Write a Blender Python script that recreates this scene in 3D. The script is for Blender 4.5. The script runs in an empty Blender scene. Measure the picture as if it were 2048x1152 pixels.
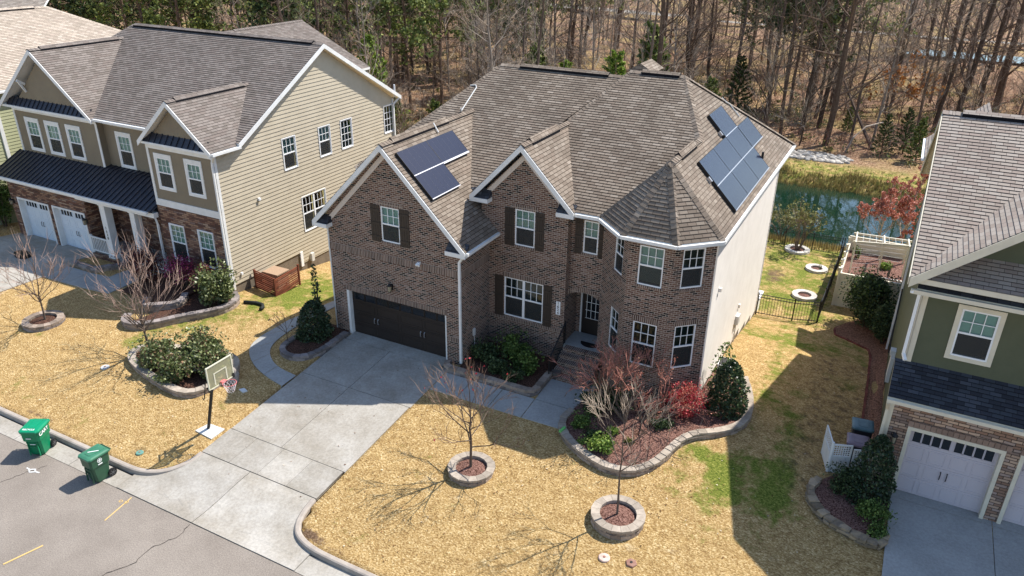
import bpy, math, random
from mathutils import Vector, Matrix, geometry
R = math.radians
random.seed(3)
C = bpy.context.scene.collection
SC = bpy.context.scene
# ---------------------------------------------------------------- camera, sky, sun, exposure
cam = bpy.data.objects.new('camera', bpy.data.cameras.new('camera')); C.objects.link(cam); SC.camera = cam
_yw, _pt, _rl = -0.473236, -0.445735, 0.014483
_f = Vector((math.sin(_yw)*math.cos(_pt), math.cos(_yw)*math.cos(_pt), math.sin(_pt)))
_r = Vector((math.cos(_yw), -math.sin(_yw), 0)); _u = _r.cross(_f)
_r2 = _r*math.cos(_rl)+_u*math.sin(_rl); _u2 = -_r*math.sin(_rl)+_u*math.cos(_rl)
cam.matrix_world = Matrix(((_r2.x, _u2.x, -_f.x, 19.781), (_r2.y, _u2.y, -_f.y, -22.267), (_r2.z, _u2.z, -_f.z, 15.891), (0, 0, 0, 1)))
cam.data.sensor_width = 36; cam.data.lens = 36*1525.27/2048
cam.data.clip_start = .3; cam.data.clip_end = 4000
SUN_AZ, SUN_EL = R(33.7), R(54.0)
w = bpy.data.worlds.new('World'); SC.world = w; w.use_nodes = True
sky = w.node_tree.nodes.new('ShaderNodeTexSky'); sky.sky_type = 'NISHITA'; sky.sun_disc = False
sky.sun_elevation = SUN_EL; sky.sun_rotation = SUN_AZ; sky.air_density = 1.0; sky.dust_density = .6
bg = w.node_tree.nodes['Background']; bg.inputs[1].default_value = .142
w.node_tree.links.new(sky.outputs[0], bg.inputs[0])
sl = bpy.data.lights.new('sun', 'SUN'); sl.energy = 5.0; sl.angle = R(.53); sl.color = (1, .95, .87)
so = bpy.data.objects.new('sun', sl); C.objects.link(so)
sd = Vector((math.sin(SUN_AZ)*math.cos(SUN_EL), math.cos(SUN_AZ)*math.cos(SUN_EL), math.sin(SUN_EL)))
so.rotation_euler = sd.to_track_quat('Z', 'Y').to_euler(); so.location = sd*60
SC.view_settings.view_transform = 'Standard'; SC.view_settings.look = 'None'
SC.view_settings.exposure = .60; SC.view_settings.gamma = 1
SC.cycles.max_bounces = 6; SC.cycles.transparent_max_bounces = 12

# ---------------------------------------------------------------- materials
MT = {}
def mat(name, col=(.5, .5, .5), rough=.8, spec=.3, metal=0., noise=None, bump=None, tint=0.):
    """plain principled surface; noise=(scale, col2[, lo, hi]) object-space blotches; bump=(scale, dist); tint = per-face attribute spread"""
    if name in MT: return MT[name]
    m = bpy.data.materials.new(name); m.use_nodes = True; MT[name] = m
    nt = m.node_tree; n = nt.nodes; l = nt.links; b = n['Principled BSDF']
    b.inputs['Base Color'].default_value = (*col, 1); b.inputs['Roughness'].default_value = rough
    b.inputs['Specular IOR Level'].default_value = spec; b.inputs['Metallic'].default_value = metal
    tc = n.new('ShaderNodeTexCoord'); src = None
    if noise:
        t = n.new('ShaderNodeTexNoise'); t.inputs['Scale'].default_value = noise[0]; t.inputs['Detail'].default_value = 6; t.inputs['Roughness'].default_value = .65
        l.new(tc.outputs['Object'], t.inputs['Vector'])
        rr = n.new('ShaderNodeValToRGB'); rr.color_ramp.elements[0].position = noise[2] if len(noise) > 2 else .35
        rr.color_ramp.elements[1].position = noise[3] if len(noise) > 3 else .65
        rr.color_ramp.elements[0].color = (*col, 1); rr.color_ramp.elements[1].color = (*noise[1], 1)
        l.new(t.outputs[0], rr.inputs[0]); src = rr.outputs[0]
    if tint:
        a = n.new('ShaderNodeAttribute'); a.attribute_name = 'tint'
        mp = n.new('ShaderNodeMapRange'); mp.inputs[3].default_value = 1-tint; mp.inputs[4].default_value = 1+tint
        l.new(a.outputs['Fac'], mp.inputs[0])
        mx = n.new('ShaderNodeMix'); mx.data_type = 'RGBA'; mx.blend_type = 'MULTIPLY'; mx.inputs[0].default_value = 1
        if src: l.new(src, mx.inputs[6])
        else: mx.inputs[6].default_value = (*col, 1)
        cb = n.new('ShaderNodeCombineColor'); [l.new(mp.outputs[0], cb.inputs[i]) for i in range(3)]
        l.new(cb.outputs[0], mx.inputs[7]); src = mx.outputs[2]
    if src: l.new(src, b.inputs['Base Color'])
    if bump:
        t = n.new('ShaderNodeTexNoise'); t.inputs['Scale'].default_value = bump[0]; t.inputs['Detail'].default_value = 4
        l.new(tc.outputs['Object'], t.inputs['Vector'])
        bp = n.new('ShaderNodeBump'); bp.inputs['Distance'].default_value = bump[1]; bp.inputs['Strength'].default_value = 1
        l.new(t.outputs[0], bp.inputs['Height']); l.new(bp.outputs[0], b.inputs['Normal'])
    return m

def brickmat(name, w_, h_, ramp, mortar, msize, rough=.85, warp=0., bumpd=.006, blotch=.12, rot=False, off=.5, mbias=0.):
    """brick texture in UV metres; ramp = [(pos, colour), ...] picked per unit"""
    m = bpy.data.materials.new(name); m.use_nodes = True; MT[name] = m
    nt = m.node_tree; n = nt.nodes; l = nt.links; b = n['Principled BSDF']
    b.inputs['Roughness'].default_value = rough; b.inputs['Specular IOR Level'].default_value = .25
    uv = n.new('ShaderNodeUVMap'); uv.uv_map = 'UVMap'; vec = uv.outputs[0]
    if rot:
        mp = n.new('ShaderNodeMapping'); mp.inputs['Rotation'].default_value[2] = R(90); l.new(vec, mp.inputs[0]); vec = mp.outputs[0]
    if warp:
        t = n.new('ShaderNodeTexNoise'); t.inputs['Scale'].default_value = 2.5; t.inputs['Detail'].default_value = 2; l.new(vec, t.inputs['Vector'])
        vm = n.new('ShaderNodeVectorMath'); vm.operation = 'MULTIPLY_ADD'; vm.inputs[1].default_value = (warp, warp, 0)
        l.new(t.outputs[1], vm.inputs[0]); l.new(vec, vm.inputs[2]); vec = vm.outputs[0]
    bt = n.new('ShaderNodeTexBrick'); l.new(vec, bt.inputs['Vector']); bt.offset = off
    bt.inputs['Color1'].default_value = (0, 0, 0, 1); bt.inputs['Color2'].default_value = (1, 1, 1, 1); bt.inputs['Mortar'].default_value = (.5, .5, .5, 1)
    bt.inputs['Scale'].default_value = 1; bt.inputs['Mortar Size'].default_value = msize; bt.inputs['Mortar Smooth'].default_value = .15
    bt.inputs['Bias'].default_value = 0; bt.inputs['Brick Width'].default_value = w_; bt.inputs['Row Height'].default_value = h_
    rr = n.new('ShaderNodeValToRGB'); cr = rr.color_ramp; cr.interpolation = 'CONSTANT'
    for i, (p, c) in enumerate(ramp):
        e = cr.elements[i] if i < 2 else cr.elements.new(p)
        e.position = p; e.color = (*c, 1)
    l.new(bt.outputs['Color'], rr.inputs[0])
    t2 = n.new('ShaderNodeTexNoise'); t2.inputs['Scale'].default_value = .55; t2.inputs['Detail'].default_value = 5; l.new(uv.outputs[0], t2.inputs['Vector'])
    mr = n.new('ShaderNodeMapRange'); mr.inputs[1].default_value = .3; mr.inputs[2].default_value = .7; mr.inputs[3].default_value = 1-blotch; mr.inputs[4].default_value = 1+blotch
    l.new(t2.outputs[0], mr.inputs[0])
    t3 = n.new('ShaderNodeTexNoise'); t3.inputs['Scale'].default_value = 45; t3.inputs['Detail'].default_value = 2; l.new(uv.outputs[0], t3.inputs['Vector'])
    mr2 = n.new('ShaderNodeMapRange'); mr2.inputs[3].default_value = .78; mr2.inputs[4].default_value = 1.22; l.new(t3.outputs[0], mr2.inputs[0])
    mm = n.new('ShaderNodeMath'); mm.operation = 'MULTIPLY'; l.new(mr.outputs[0], mm.inputs[0]); l.new(mr2.outputs[0], mm.inputs[1])
    hv = n.new('ShaderNodeVectorMath'); hv.operation = 'SCALE'; l.new(rr.outputs[0], hv.inputs[0]); l.new(mm.outputs[0], hv.inputs['Scale'])
    mx = n.new('ShaderNodeMix'); mx.data_type = 'RGBA'; l.new(bt.outputs['Fac'], mx.inputs[0]); l.new(hv.outputs[0], mx.inputs[6]); mx.inputs[7].default_value = (*mortar, 1)
    l.new(mx.outputs[2], b.inputs['Base Color'])
    if bumpd:
        iv = n.new('ShaderNodeMath'); iv.operation = 'SUBTRACT'; iv.inputs[0].default_value = 1; l.new(bt.outputs['Fac'], iv.inputs[1])
        ad = n.new('ShaderNodeMath'); ad.operation = 'MULTIPLY_ADD'; ad.inputs[1].default_value = .25; l.new(t3.outputs[0], ad.inputs[0]); l.new(iv.outputs[0], ad.inputs[2])
        bp = n.new('ShaderNodeBump'); bp.inputs['Distance'].default_value = bumpd; l.new(ad.outputs[0], bp.inputs['Height']); l.new(bp.outputs[0], b.inputs['Normal'])
    return m

brickmat('brick', .205, .076, [(0, (.012, .010, .011)), (.20, (.13, .068, .047)), (.42, (.172, .096, .068)), (.62, (.105, .052, .037)), (.8, (.19, .118, .088)), (.94, (.22, .155, .13))], (.42, .35, .29), .0105, blotch=.22)
brickmat('brick_soldier', .076, .62, [(0, (.10, .062, .047)), (.3, (.16, .10, .078)), (.6, (.085, .05, .04)), (.8, (.18, .12, .095))], (.42, .35, .29), .012, off=0.)
_sh = [(0, (.175, .140, .110)), (.3, (.215, .176, .140)), (.55, (.192, .152, .120)), (.72, (.235, .194, .156)), (.92, (.272, .228, .186))]
brickmat('shingle_brown', .32, .145, _sh, (.055, .04, .03), .009, rough=.95, bumpd=.004, blotch=.2, off=.37)  # dark joint lines double as painted shadow under each shingle course
brickmat('shingle_grey', .32, .145, [(0, (.155, .132, .115)), (.25, (.195, .168, .150)), (.5, (.175, .145, .128)), (.75, (.215, .185, .165))], (.06, .05, .05), .006, rough=.95, bumpd=.004, blotch=.1, off=.37)
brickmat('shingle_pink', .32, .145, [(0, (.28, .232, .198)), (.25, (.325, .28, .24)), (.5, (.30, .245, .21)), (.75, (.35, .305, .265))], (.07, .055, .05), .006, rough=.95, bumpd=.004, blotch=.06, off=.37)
brickmat('shingle_cream', .32, .145, [(0, (.37, .31, .25)), (.3, (.44, .37, .30)), (.6, (.40, .33, .27)), (.8, (.48, .41, .34))], (.14, .11, .09), .006, rough=.95, bumpd=.004, blotch=.06, off=.37)
brickmat('shingle_dark', .30, .145, [(0, (.035, .037, .045)), (.3, (.055, .06, .072)), (.6, (.042, .044, .055)), (.85, (.075, .08, .095))], (.012, .012, .015), .006, rough=.9, bumpd=.004, blotch=.1, off=.37)  # dark bluish tones, used on the shed roofs and eave returns
_st = [(0, (.17, .085, .06)), (.2, (.27, .15, .10)), (.38, (.12, .065, .05)), (.52, (.33, .20, .13)), (.68, (.22, .15, .125)), (.82, (.36, .25, .18)), (.92, (.15, .07, .05))]
brickmat('ledge_stone', .34, .095, _st, (.045, .03, .025), .008, warp=.05, bumpd=.03, blotch=.2, off=.43)
brickmat('ledge_stone_light', .30, .10, [(0, (.28, .17, .12)), (.25, (.42, .29, .21)), (.45, (.24, .17, .14)), (.6, (.48, .34, .25)), (.8, (.36, .27, .23))], (.07, .05, .04), .010, warp=.07, bumpd=.03, blotch=.2, off=.43)
mat('trim_white', (.80, .80, .79), .5, .4, noise=(2.5, (.70, .70, .68)))
mat('trim_cream', (.72, .66, .52), .55, .4, noise=(2.5, (.64, .58, .46)))
mat('vinyl_white', (.85, .86, .87), .35, .5)
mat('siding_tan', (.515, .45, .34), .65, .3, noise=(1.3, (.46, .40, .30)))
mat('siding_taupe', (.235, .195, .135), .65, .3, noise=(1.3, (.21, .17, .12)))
mat('siding_white', (.80, .75, .69), .6, .3, noise=(1.3, (.73, .68, .62)))
mat('siding_green', (.105, .115, .07), .65, .3, noise=(1.3, (.09, .10, .06)))
mat('siding_lightgreen', (.40, .41, .25), .65, .3)
mat('foundation', (.22, .18, .135), .9, .2, noise=(3, (.16, .13, .10)), bump=(30, .01))
mat('shutter_brown', (.050, .036, .027), .6, .35, noise=(4, (.040, .029, .022)))
mat('door_brown', (.030, .022, .018), .42, .45, noise=(.9, (.022, .016, .014)))
mat('door_red', (.085, .022, .014), .4, .5)
mat('door_white', (.68, .73, .78), .45, .4)
mat('door_grey', (.55, .50, .53), .5, .4)
mat('dark_metal', (.018, .018, .02), .45, .5)
mat('standing_seam', (.033, .034, .045), .38, .5, metal=.35, noise=(1.2, (.045, .047, .06)))
mat('interior_dark', (.022, .026, .030), .9, .1, noise=(1.7, (.055, .06, .065), .45, .8))
mat('blind', (.50, .58, .56), .8, .1)
mat('bark_pale', (.34, .29, .245), .95, .1, tint=.3)
mat('curtain', (.50, .50, .47), .9, .1)
mat('vent_dark', (.012, .012, .015), .9, .1)
mat('conduit', (.62, .62, .60), .5, .5)
mat('cell_blue', (.010, .012, .030), .2, .6, noise=(14, (.014, .016, .036)))
mat('alu', (.5, .5, .52), .35, .5, metal=.7)
mat('black', (.012, .012, .013), .5, .4)
mat('iron_black', (.010, .010, .011), .5, .4)
mat('lamp_glass', (.35, .30, .2), .15, .5)

def glassmat():
    m = bpy.data.materials.new('window_glass'); m.use_nodes = True; MT['glass'] = m
    n = m.node_tree.nodes; l = m.node_tree.links; n.remove(n['Principled BSDF']); o = n['Material Output']
    a = n.new('ShaderNodeBsdfTransparent'); a.inputs[0].default_value = (.62, .80, .76, 1)
    g = n.new('ShaderNodeBsdfGlossy'); g.inputs['Roughness'].default_value = .02; g.inputs[0].default_value = (.95, 1, 1, 1)
    f = n.new('ShaderNodeFresnel'); f.inputs[0].default_value = 1.55
    x = n.new('ShaderNodeMixShader'); l.new(f.outputs[0], x.inputs[0]); l.new(a.outputs[0], x.inputs[1]); l.new(g.outputs[0], x.inputs[2]); l.new(x.outputs[0], o.inputs[0])
glassmat()
def screenmat():
    m = bpy.data.materials.new('insect_screen'); m.use_nodes = True; MT['insect_screen'] = m
    n = m.node_tree.nodes; l = m.node_tree.links; b = n['Principled BSDF']; b.inputs['Base Color'].default_value = (.020, .024, .028, 1); b.inputs['Roughness'].default_value = .6; b.inputs['Specular IOR Level'].default_value = .6
    a = n.new('ShaderNodeBsdfTransparent'); x = n.new('ShaderNodeMixShader'); x.inputs[0].default_value = .68; l.new(a.outputs[0], x.inputs[1]); l.new(b.outputs[0], x.inputs[2]); l.new(x.outputs[0], n['Material Output'].inputs[0])
screenmat()
def acrylicmat():
    m = bpy.data.materials.new('clear_board'); m.use_nodes = True; MT['acrylic'] = m
    n = m.node_tree.nodes; l = m.node_tree.links; n.remove(n['Principled BSDF']); o = n['Material Output']
    a = n.new('ShaderNodeBsdfTransparent'); a.inputs[0].default_value = (.80, .80, .66, 1)
    g = n.new('ShaderNodeBsdfDiffuse'); g.inputs[0].default_value = (.55, .53, .38, 1)
    x = n.new('ShaderNodeMixShader'); x.inputs[0].default_value = .35
    l.new(a.outputs[0], x.inputs[1]); l.new(g.outputs[0], x.inputs[2]); l.new(x.outputs[0], o.inputs[0])
acrylicmat()

# ---------------------------------------------------------------- mesh builder
OFF = {}
APART = {'trim_board', 'rake_board', 'frieze_board', 'ridge_vent', 'garage_door_frame', 'vent_hood', 'rail_end', 'solar_rail', 'eave_return', 'stone_header', 'conduit', 'porch_railing', 'porch_beam', 'gable_bracket'}
Z = Vector((0, 0, 1))
class MB:
    lock = 0; cnt = 0
    def __init__(s): s.v = []; s.f = []; s.m = []; s.uv = []; s.t = []; s.b = []
    def face(s, pts, m=0, uv=None, t=.5):
        s.b.append(len(s.b) if not s.lock else s.lock)
        b = len(s.v); s.v += [tuple(p) for p in pts]; s.f.append(tuple(range(b, b+len(pts)))); s.m.append(m); s.uv.append(uv); s.t.append(t)
    def box(s, O, U, V, N, u, v, n, m=0, t=.5):
        MB.cnt -= 1; s.lock = MB.cnt
        P = [[[O+U*a+V*b+N*c for c in n] for b in v] for a in u]
        for q in ((P[0][0][0], P[0][1][0], P[1][1][0], P[1][0][0]), (P[0][0][1], P[1][0][1], P[1][1][1], P[0][1][1]),
                  (P[0][0][0], P[1][0][0], P[1][0][1], P[0][0][1]), (P[0][1][0], P[0][1][1], P[1][1][1], P[1][1][0]),
                  (P[0][0][0], P[0][0][1], P[0][1][1], P[0][1][0]), (P[1][0][0], P[1][1][0], P[1][1][1], P[1][0][1])):
            s.face(q, m, None, t)
        s.lock = 0
    def ab(s, x, y, z, m=0, t=.5): s.box(Vector((0, 0, 0)), Vector((1, 0, 0)), Vector((0, 1, 0)), Z, x, y, z, m, t)
    def bar(s, p, q, w, h, m=0, up=Z, t=.5):
        p = Vector(p); q = Vector(q); d = (q-p); L = d.length
        if L < 1e-6: return
        d /= L; sd_ = d.cross(up)
        if sd_.length < 1e-4: sd_ = d.cross(Vector((1, 0, 0)))
        sd_.normalize(); n = sd_.cross(d)
        s.box(p, d, sd_, n, (0, L), (-w/2, w/2), (-h/2, h/2), m, t)
    def tube(s, pts, rs, k=6, m=0, cap=True, t=.5):
        pts = [Vector(p) for p in pts]; rings = []
        for i, p in enumerate(pts):
            d = (pts[min(i+1, len(pts)-1)]-pts[max(i-1, 0)])
            if d.length < 1e-9: d = Z.copy()
            d.normalize(); a = d.cross(Vector((.3, .9, .1)) if abs(d.y) < .8 else Vector((1, 0, .2))); a.normalize(); b = d.cross(a)
            r = rs[i] if isinstance(rs, (list, tuple)) else rs
            o = len(s.v); s.v += [tuple(p+(a*math.cos(2*math.pi*j/k)+b*math.sin(2*math.pi*j/k))*r) for j in range(k)]; rings.append(o)
        for i in range(len(rings)-1):
            for j in range(k):
                s.f.append((rings[i]+j, rings[i]+(j+1) % k, rings[i+1]+(j+1) % k, rings[i+1]+j)); s.m.append(m); s.uv.append(None); s.t.append(t)
        if cap:
            s.f.append(tuple(rings[-1]+j for j in range(k))); s.m.append(m); s.uv.append(None); s.t.append(t)
            s.f.append(tuple(rings[0]+j for j in reversed(range(k)))); s.m.append(m); s.uv.append(None); s.t.append(t)
    def lathe(s, c, prof, k=16, m=0):
        c = Vector(c)
        for i in range(len(prof)-1):
            (r0, z0), (r1, z1) = prof[i], prof[i+1]
            for j in range(k):
                a, b = 2*math.pi*j/k, 2*math.pi*(j+1)/k
                s.face([c+Vector((r0*math.cos(a), r0*math.sin(a), z0)), c+Vector((r0*math.cos(b), r0*math.sin(b), z0)), c+Vector((r1*math.cos(b), r1*math.sin(b), z1)), c+Vector((r1*math.cos(a), r1*math.sin(a), z1))], m)
    def prism(s, poly, N, m=0, t=.5):
        """polygon extruded by vector N"""
        poly = [Vector(p) for p in poly]; N = Vector(N); q = [p+N for p in poly]; MB.cnt -= 1; s.lock = MB.cnt
        s.face(poly[::-1], m, None, t); s.face(q, m, None, t)
        for i in range(len(poly)):
            j = (i+1) % len(poly); s.face([poly[i], poly[j], q[j], q[i]], m, None, t)
        s.lock = 0
    whole = False
    def pieces(s):
        """the separate pieces of a mesh (trim boards, rake boards, vents), each to become an object of its own"""
        gr = {}
        for i, b in enumerate(s.b): gr.setdefault(b, []).append(i)
        G = []
        for fs in gr.values():
            P = [s.v[k] for i in fs for k in s.f[i]]; G.append([fs, [min(p[a] for p in P) for a in range(3)], [max(p[a] for p in P) for a in range(3)]])
        par = list(range(len(G)))
        def find(i):
            while par[i] != i: i = par[i]
            return i
        for i in range(len(G)):
            for j in range(i):
                g = math.sqrt(sum(max(0, G[i][1][a]-G[j][2][a], G[j][1][a]-G[i][2][a])**2 for a in range(3)))
                if g < .04: par[find(i)] = find(j)
        out = {}
        for i in range(len(G)): out.setdefault(find(i), []).extend(G[i][0])
        res = []
        for fs in out.values():
            q = MB(); q.whole = True
            for i in sorted(fs): q.face([s.v[k] for k in s.f[i]], s.m[i], s.uv[i], s.t[i])
            res.append(q)
        return res
    def mesh(s, name, mats, off=Vector((0, 0, 0)), smooth=False):
        me = bpy.data.meshes.new(name)
        me.from_pydata([(a-off[0], b-off[1], c-off[2]) for a, b, c in s.v], [], s.f)
        for mm in mats: me.materials.append(MT[mm] if isinstance(mm, str) else mm)
        me.polygons.foreach_set('material_index', s.m)
        at = me.attributes.new('tint', 'FLOAT', 'FACE'); at.data.foreach_set('value', s.t)
        uvl = me.uv_layers.new(name='UVMap'); me.update(); buf = [0.]*(2*len(me.loops)); li = 0
        for p, uv in zip(me.polygons, s.uv):
            if uv is None:
                nn = p.normal
                if abs(nn.z) > .995: U = Vector((1, 0, 0)); V = Vector((0, 1, 0))
                else: U = Z.cross(nn); U.normalize(); V = nn.cross(U)
                uv = []
                for k in p.vertices: q = s.v[k]; qv = Vector(q); uv.append((qv.dot(U), qv.dot(V)))
            for a, b in uv: buf[li] = a; buf[li+1] = b; li += 2
        uvl.data.foreach_set('uv', buf)
        if smooth: me.polygons.foreach_set('use_smooth', [True]*len(me.polygons))
        return me
    def build(s, name, mats, parent=None, smooth=False):
        """ONE mesh object, written in world coordinates, hung under its thing"""
        if name in APART and len(s.b) == len(s.f) and not s.whole:
            for q in s.pieces(): o = q.build(name, mats, parent, smooth)
            return o
        off = OFF.get(parent.name, Vector((0, 0, 0))) if parent else Vector((0, 0, 0))
        if isinstance(mats, str): mats = [mats]
        o = bpy.data.objects.new(name, s.mesh(name, mats, off, smooth)); C.objects.link(o)
        if parent: o.parent = parent; OFF[o.name] = off
        return o
def tag(o, label=None, cat=None, group=None, kind=None):
    if label: o['label'] = label
    if cat: o['category'] = cat
    if group: o['group'] = group
    if kind: o['kind'] = kind
    return o
def thing(name, loc, label, cat, group=None, world=True):
    o = bpy.data.objects.new(name, None); C.objects.link(o); o.location = loc; o.empty_display_size = .3
    OFF[o.name] = Vector(loc) if world else Vector((0, 0, 0))
    return tag(o, label, cat, group)
def solo(mb, name, mats, loc, label, cat, group=None, smooth=False):
    """a thing that is one mesh, origin at loc"""
    if isinstance(mats, str): mats = [mats]
    o = bpy.data.objects.new(name, mb.mesh(name, mats, Vector(loc), smooth)); C.objects.link(o); o.location = loc
    return tag(o, label, cat, group)
def copy_tree(o, parent=None):
    c = o.copy(); C.objects.link(c); c.parent = parent
    for ch in list(o.children): copy_tree(ch, c)
    return c

# ---------------------------------------------------------------- walls, lapped cladding, roofs
def interval(poly, v):
    xs = []
    for i in range(len(poly)):
        a, b = poly[i], poly[(i+1) % len(poly)]
        if (a[1]-v)*(b[1]-v) <= 0 and abs(a[1]-b[1]) > 1e-9: xs.append(a[0]+(b[0]-a[0])*(v-a[1])/(b[1]-a[1]))
    return (min(xs), max(xs)) if len(xs) >= 2 else None
def lap(mb, O, U, V, N, poly, band, lip, holes=(), m=0, v0=None):
    """real overlapping courses (siding, shingles): every band stands proud by lip at its lower edge"""
    lo = min(p[1] for p in poly); hi = max(p[1] for p in poly)
    v0 = lo if v0 is None else v0
    br = set(); k = math.floor((lo-v0)/band)
    while v0+k*band < hi: br.add(round(v0+k*band, 5)); k += 1
    edges = set(br)
    for p in poly: br.add(round(p[1], 5))
    for h in holes: br.add(round(h[2], 5)); br.add(round(h[3], 5))
    br = sorted(b for b in br if lo-1e-5 <= b <= hi+1e-5)
    for a, b in zip(br[:-1], br[1:]):
        if b-a < 1e-4: continue
        e = (b-a)*1e-3; ia = interval(poly, a+e); ib = interval(poly, b-e)
        if not ia or not ib: continue
        kb = math.floor((a+1e-5-v0)/band)*band+v0
        oa = lip*(1-(a-kb)/band); ob = lip*(1-(b-kb)/band)
        segs = [(ia[0], ia[1], ib[0], ib[1])]
        for h in holes:
            if h[2] <= a+1e-4 and h[3] >= b-1e-4:
                ns = []
                for s_ in segs:
                    if h[1] <= min(s_[0], s_[2]) or h[0] >= max(s_[1], s_[3]): ns.append(s_); continue
                    if h[0] > min(s_[0], s_[2]): ns.append((s_[0], h[0], s_[2], h[0]))
                    if h[1] < max(s_[1], s_[3]): ns.append((h[1], s_[1], h[1], s_[3]))
                segs = ns
        for q in segs:
            P = lambda u, v, o: O+U*u+V*v+N*o
            mb.face([P(q[0], a, oa), P(q[1], a, oa), P(q[3], b, ob), P(q[2], b, ob)], m, [(q[0], a), (q[1], a), (q[3], b), (q[2], b)])
            if any(abs(a-x) < 2e-5 for x in edges) and a > lo+1e-4:
                mb.face([P(q[0], a, 0), P(q[1], a, 0), P(q[1], a, lip), P(q[0], a, lip)], m, [(q[0], a), (q[1], a), (q[1], a+.001), (q[0], a+.001)])
def frame_of(p0, p1):
    U = Vector((p1[0]-p0[0], p1[1]-p0[1], 0)); L = U.length; U.normalize()
    return Vector((p0[0], p0[1], 0)), U, U.cross(Z), L
def wall(mb, p0, p1, z0, z1, holes=(), poly=None, siding=None, depth=.09, m=0, mj=None):
    """p0->p1 from left to right as seen from outside; holes (u0,u1,z0,z1)"""
    O, U, N, L = frame_of(p0, p1)
    poly = poly or [(0, z0), (L, z0), (L, z1), (0, z1)]
    if siding: lap(mb, O, U, Z, N, poly, siding[0], siding[1], holes, m)
    else:
        loops = [[Vector((a, b, 0)) for a, b in poly]]+[[Vector((h[0], h[2], 0)), Vector((h[1], h[2], 0)), Vector((h[1], h[3], 0)), Vector((h[0], h[3], 0))] for h in holes]
        flat = [p for lp in loops for p in lp]
        for tri in geometry.tessellate_polygon(loops):
            pts = [flat[i] for i in tri]; q = [O+U*p.x+Z*p.y for p in pts]
            if (q[1]-q[0]).cross(q[2]-q[0]).dot(N) < 0: q.reverse(); pts.reverse()
            uo = O.dot(U); mb.face(q, m, [(p.x+uo, p.y) for p in pts])
    for a, b, c, d in holes:
        P = lambda u, v, o: O+U*u+Z*v+N*o
        for (u, v), (u2, v2) in (((a, c), (b, c)), ((b, c), (b, d)), ((b, d), (a, d)), ((a, d), (a, c))):
            mb.face([P(u, v, .001), P(u, v, -depth), P(u2, v2, -depth), P(u2, v2, .001)], m if mj is None else mj)
def window(par, p0, p1, u0, u1, z0, z1, units=1, grid=(3, 2), depth=.09, trim=None, trimw=(.1, .1, .1), blinds='blind', label=None, full=False, tmat='trim_white', bh=None):
    """double hung window in the hole (u0,u1,z0,z1) of wall p0->p1: frame > pane, muntins"""
    O, U, N, L = frame_of(p0, p1); f = MB(); fw = .05
    nb, nf = -depth, -depth+.07
    def bx(mb, a, b, c, d, n0, n1, m=0): mb.box(O, U, Z, N, (a, b), (c, d), (n0, n1), m)
    bx(f, u0, u0+fw, z0, z1, nb, nf); bx(f, u1-fw, u1, z0, z1, nb, nf); bx(f, u0+fw, u1-fw, z0, z0+fw, nb, nf+.012); bx(f, u0+fw, u1-fw, z1-fw, z1, nb, nf)
    zm = z0+(z1-z0)*.5; W_ = (u1-u0)/units
    for k in range(1, units): bx(f, u0+W_*k-.05, u0+W_*k+.05, z0+fw, z1-fw, nb, nf+.004)
    win = f.build('window', 'vinyl_white', par)
    if label: win['label'] = label
    mu = MB(); pn = MB(); bl = MB(); sc_ = MB()
    for k in range(units):
        a = u0+W_*k+fw*(1 if k == 0 else 1.01); b = u0+W_*(k+1)-fw*(1 if k == units-1 else 1.01)
        if not full:
            bx(mu, a, b, zm-.028, zm+.028, nb+.012, nf-.01); P_ = lambda u, v: O+U*u+Z*v+N*(nf-.014); sc_.face([P_(a, z0+fw), P_(b, z0+fw), P_(b, zm-.028), P_(a, zm-.028)])
        zb = z0+fw if full else zm+.028
        for i in range(1, grid[0]): x = a+(b-a)*i/grid[0]; bx(mu, x-.011, x+.011, zb, z1-fw, nb+.03, nf-.022)
        for i in range(1, grid[1]): y = zb+(z1-fw-zb)*i/grid[1]; bx(mu, a, b, y-.011, y+.011, nb+.032, nf-.020)
        P = lambda u, v, o: O+U*u+Z*v+N*o
        c, d = z0+fw, z1-fw
        pn.face([P(a, c, nb+.026), P(b, c, nb+.026), P(b, d, nb+.026), P(a, d, nb+.026)])
        bl.face([P(a, c, nb-.06), P(b, c, nb-.06), P(b, d, nb-.06), P(a, d, nb-.06)], 0)
        if blinds:
            lo = bh if bh is not None else zm
            bl.face([P(a, lo, nb-.02), P(b, lo, nb-.02), P(b, d, nb-.02), P(a, d, nb-.02)], 1)
    mu.build('muntin_grid', 'vinyl_white', win); pn.build('pane', 'glass', win); bl.build('room_behind', ['interior_dark', blinds or 'blind'], win)
    if sc_.f: sc_.build('insect_screen', 'insect_screen', win)
    if trim:
        t = MB(); l_, tp, bt_ = trimw
        bx(t, u0-l_, u0, z0-bt_, z1+tp, 0, .045); bx(t, u1, u1+l_, z0-bt_, z1+tp, 0, .045); bx(t, u0, u1, z1, z1+tp, 0, .045); bx(t, u0, u1, z0-bt_, z0, 0, .048)
        t.build('casing', trim, win)
    return win
def shutter(par, p0, p1, u0, u1, z0, z1):
    O, U, N, L = frame_of(p0, p1); s = MB(); k = 4; w_ = (u1-u0)/k
    for i in range(k): s.box(O, U, Z, N, (u0+w_*i+.004, u0+w_*(i+1)-.004), (z0, z1), (.005, .03))
    for f in (.14, .5, .86):
        z = z0+(z1-z0)*f; s.box(O, U, Z, N, (u0, u1), (z-.045, z+.045), (.03, .05))
    s.build('shutter', 'shutter_brown', par)
def band(par, p0, p1, u0, u1, z0, z1, proud=.012, name='soldier_course', m='brick_soldier'):
    O, U, N, L = frame_of(p0, p1); s = MB(); s.box(O, U, Z, N, (u0, u1), (z0, z1), (-.02, proud)); s.build(name, m, par)

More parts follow.
